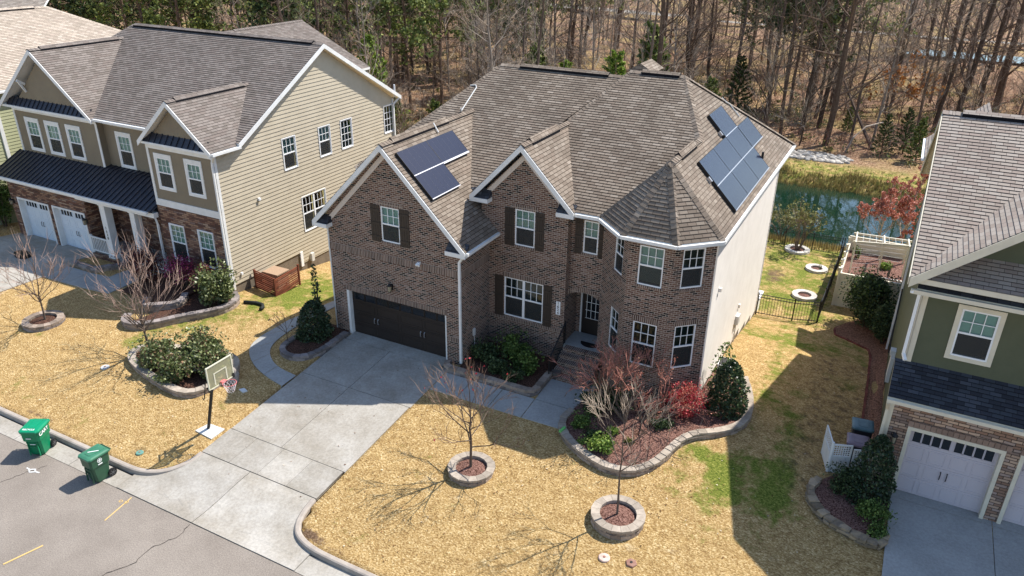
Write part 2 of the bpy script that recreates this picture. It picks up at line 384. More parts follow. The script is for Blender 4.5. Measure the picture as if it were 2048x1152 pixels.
def roof_plane(mb, pts, t=.16, lip=.017, m=0, mw=1, crs=.145):
    """convex planar polygon, lapped shingle courses above, white boards and soffit below"""
    pts = [Vector(p) for p in pts]
    n = Vector((0, 0, 0))
    for i in range(len(pts)): n += pts[i].cross(pts[(i+1) % len(pts)])
    n.normalize()
    if n.z < 0: n = -n; pts.reverse()
    U = Z.cross(n); U.normalize(); V = n.cross(U)
    if V.z < 0: U, V = -U, -V
    O = min(pts, key=lambda p: p.z)
    poly = [((p-O).dot(U), (p-O).dot(V)) for p in pts]
    lap(mb, O+n*.004, U, V, n, poly, crs, lip, (), m)
    dn = Vector((0, 0, -t)); q = [p+dn for p in pts]
    mb.face(q[::-1], mw)
    for i in range(len(pts)):
        j = (i+1) % len(pts); mb.face([pts[i], q[i], q[j], pts[j]], mw)
def caps(mb, p, q, w_=.17, m=0, lift=.03, drop=.09):
    """overlapping cap shingles along a hip or ridge"""
    p = Vector(p); q = Vector(q); d = q-p; L = d.length; d.normalize(); sd_ = d.cross(Z); sd_.normalize(); up = sd_.cross(d)
    n = max(1, int(L/.19)); st = L/n
    for i in range(n):
        a = p+d*(st*i-.03); b = p+d*(st*(i+1)); h0 = lift+.018; h1 = lift; r = random.random()
        for sg in (1, -1):
            f = [a+up*h0, a+sd_*sg*w_+up*(h0-drop), b+sd_*sg*w_+up*(h1-drop), b+up*h1]
            if sg < 0: f.reverse()
            uvx = random.random()*9; mb.face(f, m, [(uvx+.05, .03), (uvx+.05, .12), (uvx+.25, .12), (uvx+.25, .03)], r)
        mb.face([a+up*h0, a+sd_*w_+up*(h0-drop), a+sd_*w_+up*(h0-drop-.018), a+up*(h0-.018)], m)
        mb.face([a+up*h0, a+up*(h0-.018), a-sd_*w_+up*(h0-drop-.018), a-sd_*w_+up*(h0-drop)], m)
def ridge_vent(mb, p, q, slope, m=0, md=1, w_=.17, h=.12):
    """raised shingle vent along a ridge, dark louvre edges"""
    p = Vector(p); q = Vector(q); d = (q-p); d.normalize(); sd_ = d.cross(Z)
    for sg in (1, -1):
        a0 = p+Z*h; a1 = q+Z*h; b0 = p+sd_*sg*w_+Z*(h-slope*w_); b1 = q+sd_*sg*w_+Z*(h-slope*w_)
        mb.face([a0, a1, b1, b0], m); mb.face([b0, b1, b1-Z*.13, b0-Z*.13], md)
        for e, g in ((a0, b0), (a1, b1)): mb.face([e, g, g-Z*.13, e-Z*.16], md)
def gutter(par, pts, w_=.12, m='trim_white'):
    s = MB()
    for a, b in zip(pts[:-1], pts[1:]): s.bar(a, b, w_, .11)
    s.build('gutter', m, par)
def downspout(par, pts, m='trim_white', w_=.085):
    s = MB()
    for a, b in zip(pts[:-1], pts[1:]): s.bar(a, b, w_, w_)
    s.build('downspout', m, par)
def text_mesh(body, size, O, U, V, N, depth=.004, align='CENTER', rot=0):
    cu = bpy.data.curves.new('t', 'FONT'); cu.body = body; cu.size = size; cu.align_x = align; cu.align_y = 'CENTER'; cu.extrude = depth; cu.offset = size*.012
    ob = bpy.data.objects.new('t', cu); C.objects.link(ob); bpy.context.view_layer.update()
    dg = bpy.context.evaluated_depsgraph_get(); me = bpy.data.meshes.new_from_object(ob.evaluated_get(dg)); bpy.data.objects.remove(ob)
    mb = MB()
    for p in me.polygons: mb.face([O+U*me.vertices[i].co.x+V*me.vertices[i].co.y+N*me.vertices[i].co.z for i in p.vertices])
    bpy.data.meshes.remove(me)
    return mb
# ---------------------------------------------------------------- terrain
def sm(a, b, x):
    t = min(1, max(0, (x-a)/(b-a))); return t*t*(3-2*t)
def gz(x, y):
    f = max(.084*y, -.78) if y <= 0 else 0
    if y <= 0: q = f
    elif y < 3: q = -.03*y
    elif y < 7.75: q = -.09-.086*(y-3)
    elif y < 14.2: q = -.5-.21*(y-7.75)
    else: q = -1.854-.04*(min(y, 25.5)-14.2)
    q -= .3*sm(17.5, 21, x)*sm(-6, 0, y)*(1-sm(8, 14, y))
    L = f-.35*sm(-7, 0, y)-.13*min(max(y, 0), 14)-.15*sm(-10, -16, x)*sm(-7, 0, y)
    if y > 14: L += -.02*(min(y, 25)-14)
    t = 1-sm(-3.5, -.5, x); z = q*(1-t)+L*t
    if y > 25.5:
        k = sm(4, 9, x)*(1-sm(24, 30, x)); d = sm(25.5, 32, y)*(1-sm(41, 44.5, y))
        base = z+(-2.7-z)*sm(26, 50, y); z = base*(1-d*k)-4.0*d*k
    return z
APRON = [(.62, -.2), (.62, -8.3), (.60, -8.8), (.3, -9.35), (-.05, -9.62), (-.55, -9.8), (-.55, -12), (7.0, -12), (7.0, -9.85), (6.25, -9.62), (5.88, -9.2), (5.74, -8.3), (5.76, -.2)]
def inside(P, x, y):
    r = False; j = len(P)-1
    for i in range(len(P)):
        a, b = P[i], P[j]
        if (a[1] > y) != (b[1] > y) and x < (b[0]-a[0])*(y-a[1])/(b[1]-a[1])+a[0]: r = not r
        j = i
    return r
def lawnmat():
    m = bpy.data.materials.new('lawn_and_woodland_floor'); m.use_nodes = True; MT['lawn'] = m
    n = m.node_tree.nodes; l = m.node_tree.links; b = n['Principled BSDF']; b.inputs['Roughness'].default_value = .95; b.inputs['Specular IOR Level'].default_value = .1
    tc = n.new('ShaderNodeTexCoord'); at = n.new('ShaderNodeAttribute'); at.attribute_name = 'zone'
    sp = n.new('ShaderNodeSeparateColor'); l.new(at.outputs['Color'], sp.inputs[0])
    def noise(s, d=5, r=.6, sc=None):
        t = n.new('ShaderNodeTexNoise'); t.inputs['Scale'].default_value = s; t.inputs['Detail'].default_value = d; t.inputs['Roughness'].default_value = r
        if sc:
            mp = n.new('ShaderNodeMapping'); mp.inputs['Scale'].default_value = sc; l.new(tc.outputs['Object'], mp.inputs[0]); l.new(mp.outputs[0], t.inputs['Vector'])
        else: l.new(tc.outputs['Object'], t.inputs['Vector'])
        return t.outputs[0]
    def ramp(src, els):
        rr = n.new('ShaderNodeValToRGB'); cr = rr.color_ramp
        for i, (p, c) in enumerate(els):
            e = cr.elements[i] if i < 2 else cr.elements.new(p); e.position = p; e.color = (*c, 1)
        l.new(src, rr.inputs[0]); return rr.outputs[0]
    def mix(f, a, b_):
        x = n.new('ShaderNodeMix'); x.data_type = 'RGBA'; l.new(f, x.inputs[0]); l.new(a, x.inputs[6]); l.new(b_, x.inputs[7]); return x.outputs[2]
    def mth(op, a, b_, c=None):
        x = n.new('ShaderNodeMath'); x.operation = op
        for i, q in enumerate((a, b_, c)):
            if q is None: continue
            if isinstance(q, (int, float)): x.inputs[i].default_value = q
            else: l.new(q, x.inputs[i])
        return x.outputs[0]
    fine = noise(14, 5, .8, (1, 1.5, 1)); med = noise(3.2, 6, .7); big = noise(.55, 4, .55)
    straw = ramp(fine, [(.32, (.12, .064, .022)), (.43, (.38, .235, .088)), (.54, (.62, .43, .19)), (.64, (.92, .76, .47))])
    straw2 = ramp(fine, [(.32, (.10, .055, .020)), (.45, (.31, .19, .075)), (.57, (.52, .35, .15)), (.68, (.78, .61, .34))])
    pale = noise(1.3, 5, .75)
    st = mix(ramp(med, [(.38, (0, 0, 0)), (.62, (1, 1, 1))]), straw, straw2)
    prm = n.new('ShaderNodeMapRange'); prm.inputs[1].default_value = .62; prm.inputs[2].default_value = .74; prm.inputs[4].default_value = .45; l.new(pale, prm.inputs[0])
    st = mix(prm.outputs[0], st, ramp(fine, [(.3, (.42, .30, .16)), (.6, (.85, .70, .46))]))
    pat = noise(1.15, 3, .6)
    grn = ramp(fine, [(.30, (.03, .045, .010)), (.44, (.10, .14, .02)), (.56, (.24, .265, .05)), (.70, (.50, .44, .15))])
    # green patches: zone red channel sets how much of the noise turns green
    gsum = mth('ADD', mth('MULTIPLY_ADD', med, .7, mth('MULTIPLY', pat, .75)), mth('MULTIPLY', fine, .42))
    gth = mth('SUBTRACT', 1.235, mth('MULTIPLY', sp.outputs[0], .52))
    gf = n.new('ShaderNodeMapRange'); gf.inputs[1].default_value = -.08; gf.inputs[2].default_value = .14; l.new(mth('SUBTRACT', gsum, gth), gf.inputs[0])
    c = mix(gf.outputs[0], st, grn)
    soil = ramp(fine, [(.32, (.06, .034, .018)), (.5, (.16, .10, .06)), (.65, (.32, .225, .15))])
    sf = n.new('ShaderNodeMapRange'); sf.inputs[1].default_value = -.08; sf.inputs[2].default_value = .08
    l.new(mth('SUBTRACT', mth('ADD', mth('MULTIPLY', med, .75), mth('MULTIPLY', fine, .25)), mth('SUBTRACT', .95, mth('MULTIPLY', sp.outputs[1], .75))), sf.inputs[0])
    c = mix(sf.outputs[0], c, soil)
    lf = noise(5.5, 6, .75); lb = noise(.16, 4, .6)
    lit1 = ramp(lf, [(.3, (.03, .018, .011)), (.44, (.17, .095, .058)), (.57, (.40, .255, .165)), (.72, (.66, .50, .36))])
    lit2 = ramp(lf, [(.3, (.045, .038, .015)), (.45, (.25, .17, .07)), (.6, (.48, .36, .17)), (.75, (.66, .54, .31))])
    lit = mix(ramp(lb, [(.46, (0, 0, 0)), (.62, (1, 1, 1))]), lit1, lit2)
    c = mix(sp.outputs[2], c, lit)
    l.new(c, b.inputs['Base Color'])
    bp = n.new('ShaderNodeBump'); bp.inputs['Distance'].default_value = .09; bp.inputs['Strength'].default_value = .9; l.new(fine, bp.inputs['Height']); l.new(bp.outputs[0], b.inputs['Normal'])
lawnmat()
def zone(x, y):
    g = .12; d = 0.; f = 0.
    def blob(cx, cy, rx, ry): return math.exp(-(((x-cx)/rx)**2+((y-cy)/ry)**2))
    g += .85*blob(17.1, -1.5, .7, 1.3)+.45*blob(16.0, -2.6, 1.3, .8)+.9*blob(15.9, -.9, .9, .4)+.5*blob(17.3, 4.6, .7, 3.0)+.4*blob(17.2, 9.5, 1.2, 2.6)
    g += .75*blob(18.6, 1.5, .5, 3.0)+.7*blob(18.5, -1.8, .8, 1.3)+.45*blob(19.9, 7.3, .7, 1.0)+.25*blob(17.8, -4.0, 1.2, .8)+.12*blob(14.4, -3.6, 1.5, .4)
    g += .7*blob(-5.0, 3.0, 1.6, 2.6)+.6*blob(-3, 7, 3, 4)+.5*blob(-6.2, -1.4, 1.2, 1.2)+.6*blob(-8.0, -2.6, 1.4, 1.0)+.35*blob(-5.2, -.2, 1.5, 1.2)+.5*blob(-7.6, -4.5, .8, .5)
    if 15 < y < 27 and 5 < x < 18.2: g += .62
    elif y >= 10 and x > 9: g += .35
    if x < 0: g += .12*math.sin(x*1.7+y)*math.sin(y*1.3)
    g += .10*sm(-9.6, -8.8, y)*(1-sm(-8.8, -8, y))
    if y < -3 and x > 8: g -= .05
    # worn and patchy soil, mulch strip against the green house, bank
    d += .50*sm(17.2, 18.8, x)*(1-sm(20.8, 21, x))*sm(-5, 0, y)*(1-sm(9, 13, y))
    d += .6*blob(-1.4, -9.1, 1.0, .5)+.75*blob(6.5, -9.4, .9, .28)+.7*blob(15.0, 20.0, 1.0, 2.4)+.6*blob(-6, -9.4, 2.5, .25)+.45*blob(7.7, -9.6, 1.2, .2)
    if y > 26: g += .22*sm(26, 28, y)*(1-sm(48, 52, y))*sm(2, 6, x); d += .42*sm(26, 28, y)*sm(2, 6, x)
    if y > 42 and x > 4: f = sm(46.5, 50, y)
    elif y > 20: f = sm(24, 30, y)*(1-sm(2, 6, x)) if x > -45 else sm(24, 30, y)
    if x < 2: d += .2*sm(12, 18, y)
    return max(0, min(1.2, g)), max(0, min(1, d)), min(1, f)
def axis(segs):
    r = []
    for a, b, st in segs:
        k = max(1, round((b-a)/st)); r += [a+(b-a)*i/k for i in range(k)]
    r.append(segs[-1][1]); return r
X_ = axis([(-900, -200, 140), (-200, -60, 20), (-60, -24, 3), (-24, -1.6, .45), (-1.6, 7.6, .15), (7.6, 26, .4), (26, 60, 3), (60, 200, 20), (200, 900, 140)])
Y_ = axis([(-300, -40, 65), (-40, -12, 7), (-12, -10.2, .9), (-10.2, -9.9, .15), (-9.9, -7.8, .15), (-7.8, 28, .45), (28, 52, .8), (52, 140, 4), (140, 300, 20), (300, 1500, 200)])
g_v = []; g_c = []
for y in Y_:
    for x in X_:
        z = gz(x, y)
        if y < -9.88: z = -1.25
        elif inside(APRON, x, y): z -= .35
        z += .0 if (-14 < y < 30) else (.9*math.sin(x*.07+1)*math.sin(y*.05)*sm(55, 80, y))
        g_v.append((x, y, z)); g_c.append(zone(x, y))
nx = len(X_); g_f = [(j*nx+i, j*nx+i+1, (j+1)*nx+i+1, (j+1)*nx+i) for j in range(len(Y_)-1) for i in range(nx-1)]
me = bpy.data.meshes.new('ground'); me.from_pydata(g_v, [], g_f); me.materials.append(MT['lawn'])
ca = me.attributes.new('zone', 'FLOAT_COLOR', 'POINT'); ca.data.foreach_set('color', [q for c in g_c for q in (c[0], c[1], c[2], 1.)])
me.polygons.foreach_set('use_smooth', [True]*len(me.polygons))
go = bpy.data.objects.new('ground', me); C.objects.link(go); tag(go, kind='structure')

# paved surfaces
mat('asphalt', (.185, .165, .145), .9, .3, noise=(1.1, (.235, .215, .19)), bump=(70, .008))
def speckle(name, base, c2, c3, s1, s2):
    m = mat(name, base, .88, .25, noise=(s1, c2), bump=(60, .004), tint=.07); nt = m.node_tree; n = nt.nodes; l = nt.links
    b = n['Principled BSDF']; src = b.inputs['Base Color'].links[0].from_socket
    tc = [q for q in n if q.type == 'TEX_COORD'][0]
    t = n.new('ShaderNodeTexNoise'); t.inputs['Scale'].default_value = s2; t.inputs['Detail'].default_value = 3; t.inputs['Roughness'].default_value = .8; l.new(tc.outputs['Object'], t.inputs['Vector'])
    mr = n.new('ShaderNodeMapRange'); mr.inputs[1].default_value = .35; mr.inputs[2].default_value = .65; mr.inputs[3].default_value = c3[0]; mr.inputs[4].default_value = c3[1]; l.new(t.outputs[0], mr.inputs[0])
    v = n.new('ShaderNodeVectorMath'); v.operation = 'SCALE'; l.new(src, v.inputs[0]); l.new(mr.outputs[0], v.inputs['Scale']); l.new(v.outputs[0], b.inputs['Base Color'])
del MT['asphalt']
speckle('asphalt', (.20, .172, .147), (.25, .218, .187), (.72, 1.3), .7, 28)
speckle('concrete', (.285, .258, .217), (.395, .372, .335), (.85, 1.12), .9, 11)
speckle('concrete_grey', (.31, .31, .295), (.38, .38, .365), (.88, 1.1), .9, 12)
mat('joint', (.06, .055, .05), .95, .1)
mat('curb_concrete', (.30, .26, .225), .9, .2, noise=(3, (.40, .355, .31)), bump=(40, .006))
mat('mulch', (.030, .016, .011), .95, .1, noise=(24, (.17, .09, .065), .42, .62), bump=(30, .04))
mat('mulch_red', (.055, .022, .016), .95, .1, noise=(22, (.30, .17, .135), .40, .60), bump=(30, .04))
mat('rock_strip', (.10, .04, .025), .95, .1, noise=(16, (.42, .22, .14), .38, .62), bump=(20, .05))
def sheet(poly, dz, name, m, subdiv=2, zf=None, thick=0.):
    """paved or mulched area that follows the ground"""
    tris = [[Vector((*poly[i], 0)) for i in t] for t in geometry.tessellate_polygon([[Vector((*p, 0)) for p in poly]])]
    for _ in range(subdiv):
        nt_ = []
        for a, b, c in tris:
            ab_, bc, ca_ = (a+b)/2, (b+c)/2, (c+a)/2; nt_ += [[a, ab_, ca_], [ab_, b, bc], [ca_, bc, c], [ab_, bc, ca_]]
        tris = nt_
    zf = zf or gz; mb = MB()
    for t in tris:
        if (t[1]-t[0]).cross(t[2]-t[0]).z < 0: t = t[::-1]
        mb.face([(p.x, p.y, zf(p.x, p.y)+dz) for p in t])
    if thick:
        k = len(poly)
        for i in range(k):
            a, b = Vector(poly[i]), Vector(poly[(i+1) % k]); L = (b-a).length; st = max(1, int(L/.5))
            for j in range(st):
                p, q = a.lerp(b, j/st), a.lerp(b, (j+1)/st)
                mb.face([(p.x, p.y, zf(p.x, p.y)+dz-thick), (q.x, q.y, zf(q.x, q.y)+dz-thick), (q.x, q.y, zf(q.x, q.y)+dz), (p.x, p.y, zf(p.x, p.y)+dz)])
    return mb
def pz(x, y):                     # driveway and apron level
    z = .084*y if y > -8.35 else -.701-.195*sm(-8.35, -10.2, y)*(1) if y > -10.2 else -.905-.01*(-y-10.2)
    return z
def struct(mb, name, m): return tag(mb.build(name, m), kind='structure')
s = MB(); s.face([(-400, -60, -1.0), (400, -60, -1.0), (400, -10.68, -.925), (-400, -10.68, -.925)]); s.face([(-400, -10.68, -.925), (400, -10.68, -.925), (400, -10.68, -1.1), (-400, -10.68, -1.1)])
struct(s, 'road', 'asphalt')
s = MB()
x = -60.
while x < 60:
    a, b = x+.006, x+2.99
    if -60 <= x < -.6 or x >= 8.9: s.face([(a, -10.67, -.915), (b, -10.67, -.915), (b, -10.04, -.90), (a, -10.04, -.90)])
    x += 3.
s.face([(6.97, -10.67, -.915), (8.98, -10.67, -.915), (8.98, -10.0, -.90), (6.97, -10.0, -.90)])
struct(s, 'gutter_pan', 'concrete')
s = MB(); s.face([(-61, -10.675, -.935), (60, -10.675, -.935), (60, -9.9, -.935), (-61, -9.9, -.935)]); struct(s, 'gutter_joint', 'joint')
# driveway: slabs with open joints over a dark bed
def slab(mb, P, dz=.012):
    q = sheet(P, dz, '', '', 3, pz, .1)
    k = len(mb.v); mb.v += q.v; mb.f += [tuple(i+k for i in f) for f in q.f]; mb.m += q.m; mb.uv += q.uv; mb.t += [random.random()]*len(q.t)
s = MB(); g = .011; cx = 3.0
for x0, x1, y0, y1 in ((.66, cx, -.42, -3.1), (cx, 5.84, -.42, -3.1), (.66, cx, -3.1, -6.85), (cx, 5.78, -3.1, -6.85), (.72, 5.52, .28, -.42)):
    slab(s, [(x0+g, y1+g), (x1-g, y1+g), (x1-g, y0-g), (x0+g, y0-g)])
for i in range(4): a = .64+i*1.265; slab(s, [(a+g*.6, -8.2+g), (a+1.265-g*.6, -8.2+g), (a+1.265-g*.6, -6.85-g), (a+g*.6, -6.85-g)])
slab(s, [(-.58, -10.66), (2.85, -10.66), (2.9, -8.22), (.66, -8.22), (.64, -8.7), (.38, -9.28), (.0, -9.6), (-.58, -9.84)])
slab(s, [(2.875, -10.66), (6.95, -10.66), (6.95, -9.9), (6.2, -9.65), (5.86, -9.25), (5.72, -8.7), (5.68, -8.22), (2.925, -8.22)])
struct(s, 'driveway', 'concrete')
s = sheet([(.64, .2), (.64, -8.3), (5.7, -8.3), (5.8, .2)], -.02, '', '', 3, pz); struct(s, 'driveway_joint', 'joint')
def resample(pts, n):
    pts = [Vector(p) for p in pts]; d = [0.]
    for a, b in zip(pts[:-1], pts[1:]): d.append(d[-1]+(b-a).length)
    out = []
    for i in range(n):
        t = d[-1]*i/(n-1); k = 0
        while k < len(d)-2 and d[k+1] < t: k += 1
        out.append(pts[k].lerp(pts[k+1], (t-d[k])/max(1e-6, d[k+1]-d[k])))
    return out
def smooth(pts, it=2):
    pts = [Vector(p) for p in pts]
    for _ in range(it):
        q = [pts[0]]
        for a, b in zip(pts[:-1], pts[1:]): q += [a.lerp(b, .25), a.lerp(b, .75)]
        q.append(pts[-1]); pts = q
    return pts
def offset(pts, d):
    out = []
    for i, p in enumerate(pts):
        t = (pts[min(i+1, len(pts)-1)]-pts[max(i-1, 0)]); t.normalize(); out.append(p+Vector((t.y, -t.x))*d)
    return out
# curved walk beside the garage, in slabs
wo = resample(smooth([(.6, -4.15), (-.58, -3.91), (-1.53, -3.51), (-2.49, -2.82), (-2.94, -2.19), (-3.07, -1.33), (-2.9, -.4), (-2.85, 1.6), (-2.85, 12)]), 61)
wi = resample(smooth([(.64, -3.4), (-.45, -3.27), (-1.2, -2.87), (-1.75, -2.33), (-2.0, -1.77), (-2.08, -1.02), (-1.95, .13), (-1.9, 1.6), (-1.9, 12)]), 61)
s = MB()
for i in range(60):
    a, b, c, d = wo[i], wo[i+1], wi[i+1], wi[i]
    if i % 4 == 3: b = b.lerp(a, .06); c = c.lerp(d, .06)
    s.face([(p.x, p.y, gz(p.x, p.y)+.035) for p in (a, b, c, d)][::-1])
    s.face([(a.x, a.y, gz(*a)+.035), (b.x, b.y, gz(*b)+.035), (b.x, b.y, gz(*b)-.1), (a.x, a.y, gz(*a)-.1)])
struct(s, 'walkway', 'concrete_grey')
s = MB()
for x0, x1 in ((5.88, 7.05), (7.08, 8.38), (8.41, 9.74)): q = sheet([(x0, -1.84), (x1, -1.83), (x1, -.68), (x0, -.68)], .03, '', '', 1, None, .1); k = len(s.v); s.v += q.v; s.f += [tuple(i+k for i in f) for f in q.f]; s.m += q.m; s.uv += q.uv; s.t += q.t
for P in ([(9.77, -1.83), (11.34, -1.8), (11.2, -1.2), (11.25, -.69), (9.77, -.69)], [(9.77, -.66), (11.25, -.66), (11.4, .1), (11.5, 1.15), (9.72, 1.15)]):
    q = sheet(P, .03, '', '', 1, None, .1); k = len(s.v); s.v += q.v; s.f += [tuple(i+k for i in f) for f in q.f]; s.m += q.m; s.uv += q.uv; s.t += q.t
struct(s, 'walkway', 'concrete_grey')
# curbs
def curb(path, name='curb'):
    pts = [Vector(p) for p in path]; prof = [(-.02, -.12), (-.02, .0), (.0, .03), (.03, .045), (.13, .045), (.17, .02), (.20, -.17), (.20, -.3)]
    s = MB(); rows = []
    for i, p in enumerate(pts):
        d = pts[min(i+1, len(pts)-1)]-pts[max(i-1, 0)]; d.normalize(); nrm = Vector((d.y, -d.x))
        b = gz(p.x, p.y) if p.y > -9.85 else -.78
        rows.append([(p.x+nrm.x*a, p.y+nrm.y*a, b+h) for a, h in prof])
    for a, b in zip(rows[:-1], rows[1:]):
        for k in range(len(prof)-1): s.face([a[k], a[k+1], b[k+1], b[k]])
    for r_ in (rows[0], rows[-1]): s.face(r_)
    return struct(s, name, 'curb_concrete')
cl = [(-60, -9.78), (-30, -9.78), (-24, -9.78)]+[(-23+i*1.0, -9.78) for i in range(22)]
curb(cl+[tuple(p) for p in smooth([(-1.2, -9.78), (-.55, -9.76), (.0, -9.56), (.36, -9.2), (.6, -8.7), (.62, -8.24)])])
curb([tuple(p) for p in smooth([(5.72, -8.26), (5.78, -8.8), (5.95, -9.25), (6.28, -9.58), (7.0, -9.78), (8.0, -9.8)])]+[(9+i*2., -9.8) for i in range(26)])
# street paint, sealed crack
mat('paint_white', (.62, .63, .63), .7, .3); mat('paint_yellow', (.62, .42, .16), .8, .2); mat('tar', (.045, .04, .038), .8, .3)
s = MB(); rz = -.917
def stroke(s, a, b, w_): s.bar((a[0], a[1], rz-.003), (b[0], b[1], rz-.003), w_, .006)
for a, b in (((-4.10, -11.42), (-3.93, -11.43)), ((-3.93, -11.43), (-3.78, -11.33)), ((-3.78, -11.33), (-3.66, -11.41)), ((-3.66, -11.41), (-3.49, -11.38)), ((-3.93, -11.44), (-3.80, -11.52)), ((-3.80, -11.52), (-3.66, -11.42))): stroke(s, a, b, .045)
struct(s, 'road_marking', 'paint_white')
s = MB(); stroke(s, (.42, -11.85), (.25, -10.75), .035)
for a in range(8): stroke(s, (.1+.06*math.cos(a*.8), -11.03+.05*math.sin(a*.8)), (.1+.06*math.cos((a+1)*.8), -11.03+.05*math.sin((a+1)*.8)), .02); stroke(s, (.3+.05*math.cos(a*.8), -10.98+.06*math.sin(a*.8)), (.3+.05*math.cos((a+1)*.8), -10.98+.06*math.sin((a+1)*.8)), .02)
stroke(s, (-.55, -14.4), (-.25, -13.4), .05); struct(s, 'road_marking', 'paint_yellow')
def crack(pts, w_=.022):
    rnd = random.Random(4); s = MB(); q = resample(pts, 46); q = [p+Vector((rnd.uniform(-.035, .035), rnd.uniform(-.035, .035))) for p in q]
    for a, b in zip(q[:-1], q[1:]): stroke(s, a, b, w_*rnd.uniform(.5, 1.3))
    return s
struct(crack([(2.87, -10.7), (2.95, -11.3), (2.6, -12.0), (2.7, -12.6), (2.3, -13.3), (2.4, -14.5), (2.1, -16)]), 'road_crack', 'tar')
struct(crack([(-3.6, -11.0), (-3.9, -11.6), (-4.2, -12.4), (-4.6, -13.4), (-4.7, -15)], .012), 'road_crack', 'tar')
# pond
pm = mat('pond_water', (.006, .026, .015), .015, 1.0)
s = MB(); s.face([(0, 25, -3.3), (32, 25, -3.3), (32, 46, -3.3), (0, 46, -3.3)]); wo_ = struct(s, 'pond_water', 'pond_water')
nt = pm.node_tree; bw = nt.nodes.new('ShaderNodeTexNoise'); bw.inputs['Scale'].default_value = 2.2; bw.inputs['Detail'].default_value = 2; bb = nt.nodes.new('ShaderNodeBump'); bb.inputs['Distance'].default_value = .006; bb.inputs['Strength'].default_value = .35; pm.node_tree.nodes['Principled BSDF'].inputs['IOR'].default_value = 1.7
tcn = [q for q in nt.nodes if q.type == 'TEX_COORD'][0]; nt.links.new(tcn.outputs['Object'], bw.inputs['Vector']); nt.links.new(bw.outputs[0], bb.inputs['Height']); nt.links.new(bb.outputs[0], nt.nodes['Principled BSDF'].inputs['Normal'])
s = MB(); s.face([(16, 121, -2.3), (60, 117, -2.3), (60, 126, -2.3), (20, 128, -2.3)]); struct(s, 'far_pond_water', 'pond_water')
s = MB(); s.face([(-80, 158, -2.0), (-30, 150, -2.0), (-28, 155, -2.0), (-80, 165, -2.0)]); s.face([(-20, 146, -2.0), (70, 138, -2.0), (70, 141, -2.0), (-20, 149, -2.0)]); struct(s, 'far_path', 'concrete')
# ================================================================ MAIN BRICK HOUSE
H = thing('brick_house', (7.5, 1.0, 0), 'brown brick house with solar panels, white side wall and dark double garage door', 'house')
G0, G1 = (0, 0), (6.23, 0)
s = MB()
gho = [(.64, 5.52, -.02, 2.08), (2.655, 3.515, 4.657, 6.09)]
wall(s, G0, G1, 0, 0, gho, poly=[(0, -.3), (6.23, -.3), (6.23, 5.05), (6.1, 5.35), (3.05, 8.42), (.02, 5.4), (0, 5.05)], depth=.09)
wall(s, (6.23, 0), (6.23, 2.19), -.4, 5.2)
wall(s, (0, 15.8), (0, 0), -2.6, 5.2, poly=[(0, -2.6), (15.8, -.4), (15.8, 5.1), (13.0, 5.2), (13.0, 6.4), (0, 6.4)])
K0, K1 = (5.88, 2.185), (9.56, 2.185)
wall(s, K0, K1, -.4, 6.3, [(7.349-5.88, 8.197-5.88, 4.657, 6.125), (6.909-5.88, 8.632-5.88, 1.50, 3.206)], poly=[(0, 3.5), (.35, 3.5), (.35, -.4), (3.68, -.4), (3.68, 6.45), (1.84, 8.36), (0, 6.5)])
wall(s, (9.56, 2.185), (9.56, 3.4), -.4, 6.4)
E0_, E1_ = (9.56, 2.5), (10.87, 2.5)
arch = [(0, 2.92), (.2, 3.02), (.45, 3.09), (.66, 3.11), (.87, 3.09), (1.1, 3.02), (1.31, 2.92)]
O, U, N, L = frame_of(E0_, E1_)
for (a, b), (c, d) in zip(arch[:-1], arch[1:]):
    s.face([O+U*a+Z*b, O+U*c+Z*d, O+U*c+Z*4.0, O+U*a+Z*4.0]); s.face([O+U*c+Z*d, O+U*a+Z*b, O+U*a+Z*b+Vector((0, .25, 0)), O+U*c+Z*d+Vector((0, .25, 0))])
wall(s, E0_, E1_, 4.0, 6.45, [(10.06-9.56, 10.65-9.56, 4.77, 6.06)])
wall(s, (9.56, 3.4), (11.5, 3.4), .7, 3.2, [(9.80-9.56, 10.78-9.56, .78, 2.84)], depth=.05)
s.face([(9.56, 2.5, 3.1), (9.56, 3.4, 3.1), (11.5, 3.4, 3.1), (11.5, 2.5, 3.1)])
A0, A1 = (10.87, 2.5), (12.30, 1.07); B1 = (13.91, 1.07); C1 = (15.08, 2.15)
ua = lambda x: (x-10.87)*math.sqrt(2)
wall(s, A0, A1, -.4, 6.5, [(ua(11.57), ua(12.04), 4.70, 6.08), (ua(11.57), ua(12.06), 1.55, 3.22)])
wall(s, A1, B1, -.4, 6.5, [(.389, 1.27, 4.66, 6.123), (.389, 1.27, 1.492, 3.215)])
LC = math.hypot(C1[0]-B1[0], C1[1]-B1[1])
wall(s, B1, C1, -.4, 6.5, [(.33, 1.16, 4.69, 6.15), (.33, 1.16, 1.52, 3.235)])
s.build('brick_wall', 'brick', H)
# white lapped side wall, foundation, back
s = MB(); wall(s, (15.08, 2.15), (15.08, 13.75), 0, 0, (), poly=[(0, .05), (1.4, .05), (1.4, -.15), (4.4, -.15), (4.4, -.45), (7.0, -.45), (7.0, -1.0), (9.2, -1.0), (9.2, -1.5), (11.6, -1.5), (11.6, 6.35), (0, 6.35)], m=0) if False else None
for a, b, z in ((0, 1.6, .12), (1.6, 3.6, -.06), (3.6, 5.4, -.22), (5.4, 7.2, -.42), (7.2, 8.8, -.8), (8.8, 10.2, -1.12), (10.2, 11.6, -1.42)):
    lap(s, Vector((15.08, 2.15, 0)), Vector((0, 1, 0)), Z, Vector((1, 0, 0)), [(a, z), (b, z), (b, 6.35), (a, 6.35)], .18, .020, v0=-1.42)
s.ab((15.06, 15.11), (2.13, 2.24), (.1, 6.35)); s.ab((15.06, 15.115), (13.66, 13.77), (-1.45, 6.35))
s.build('side_wall', 'siding_white', H)
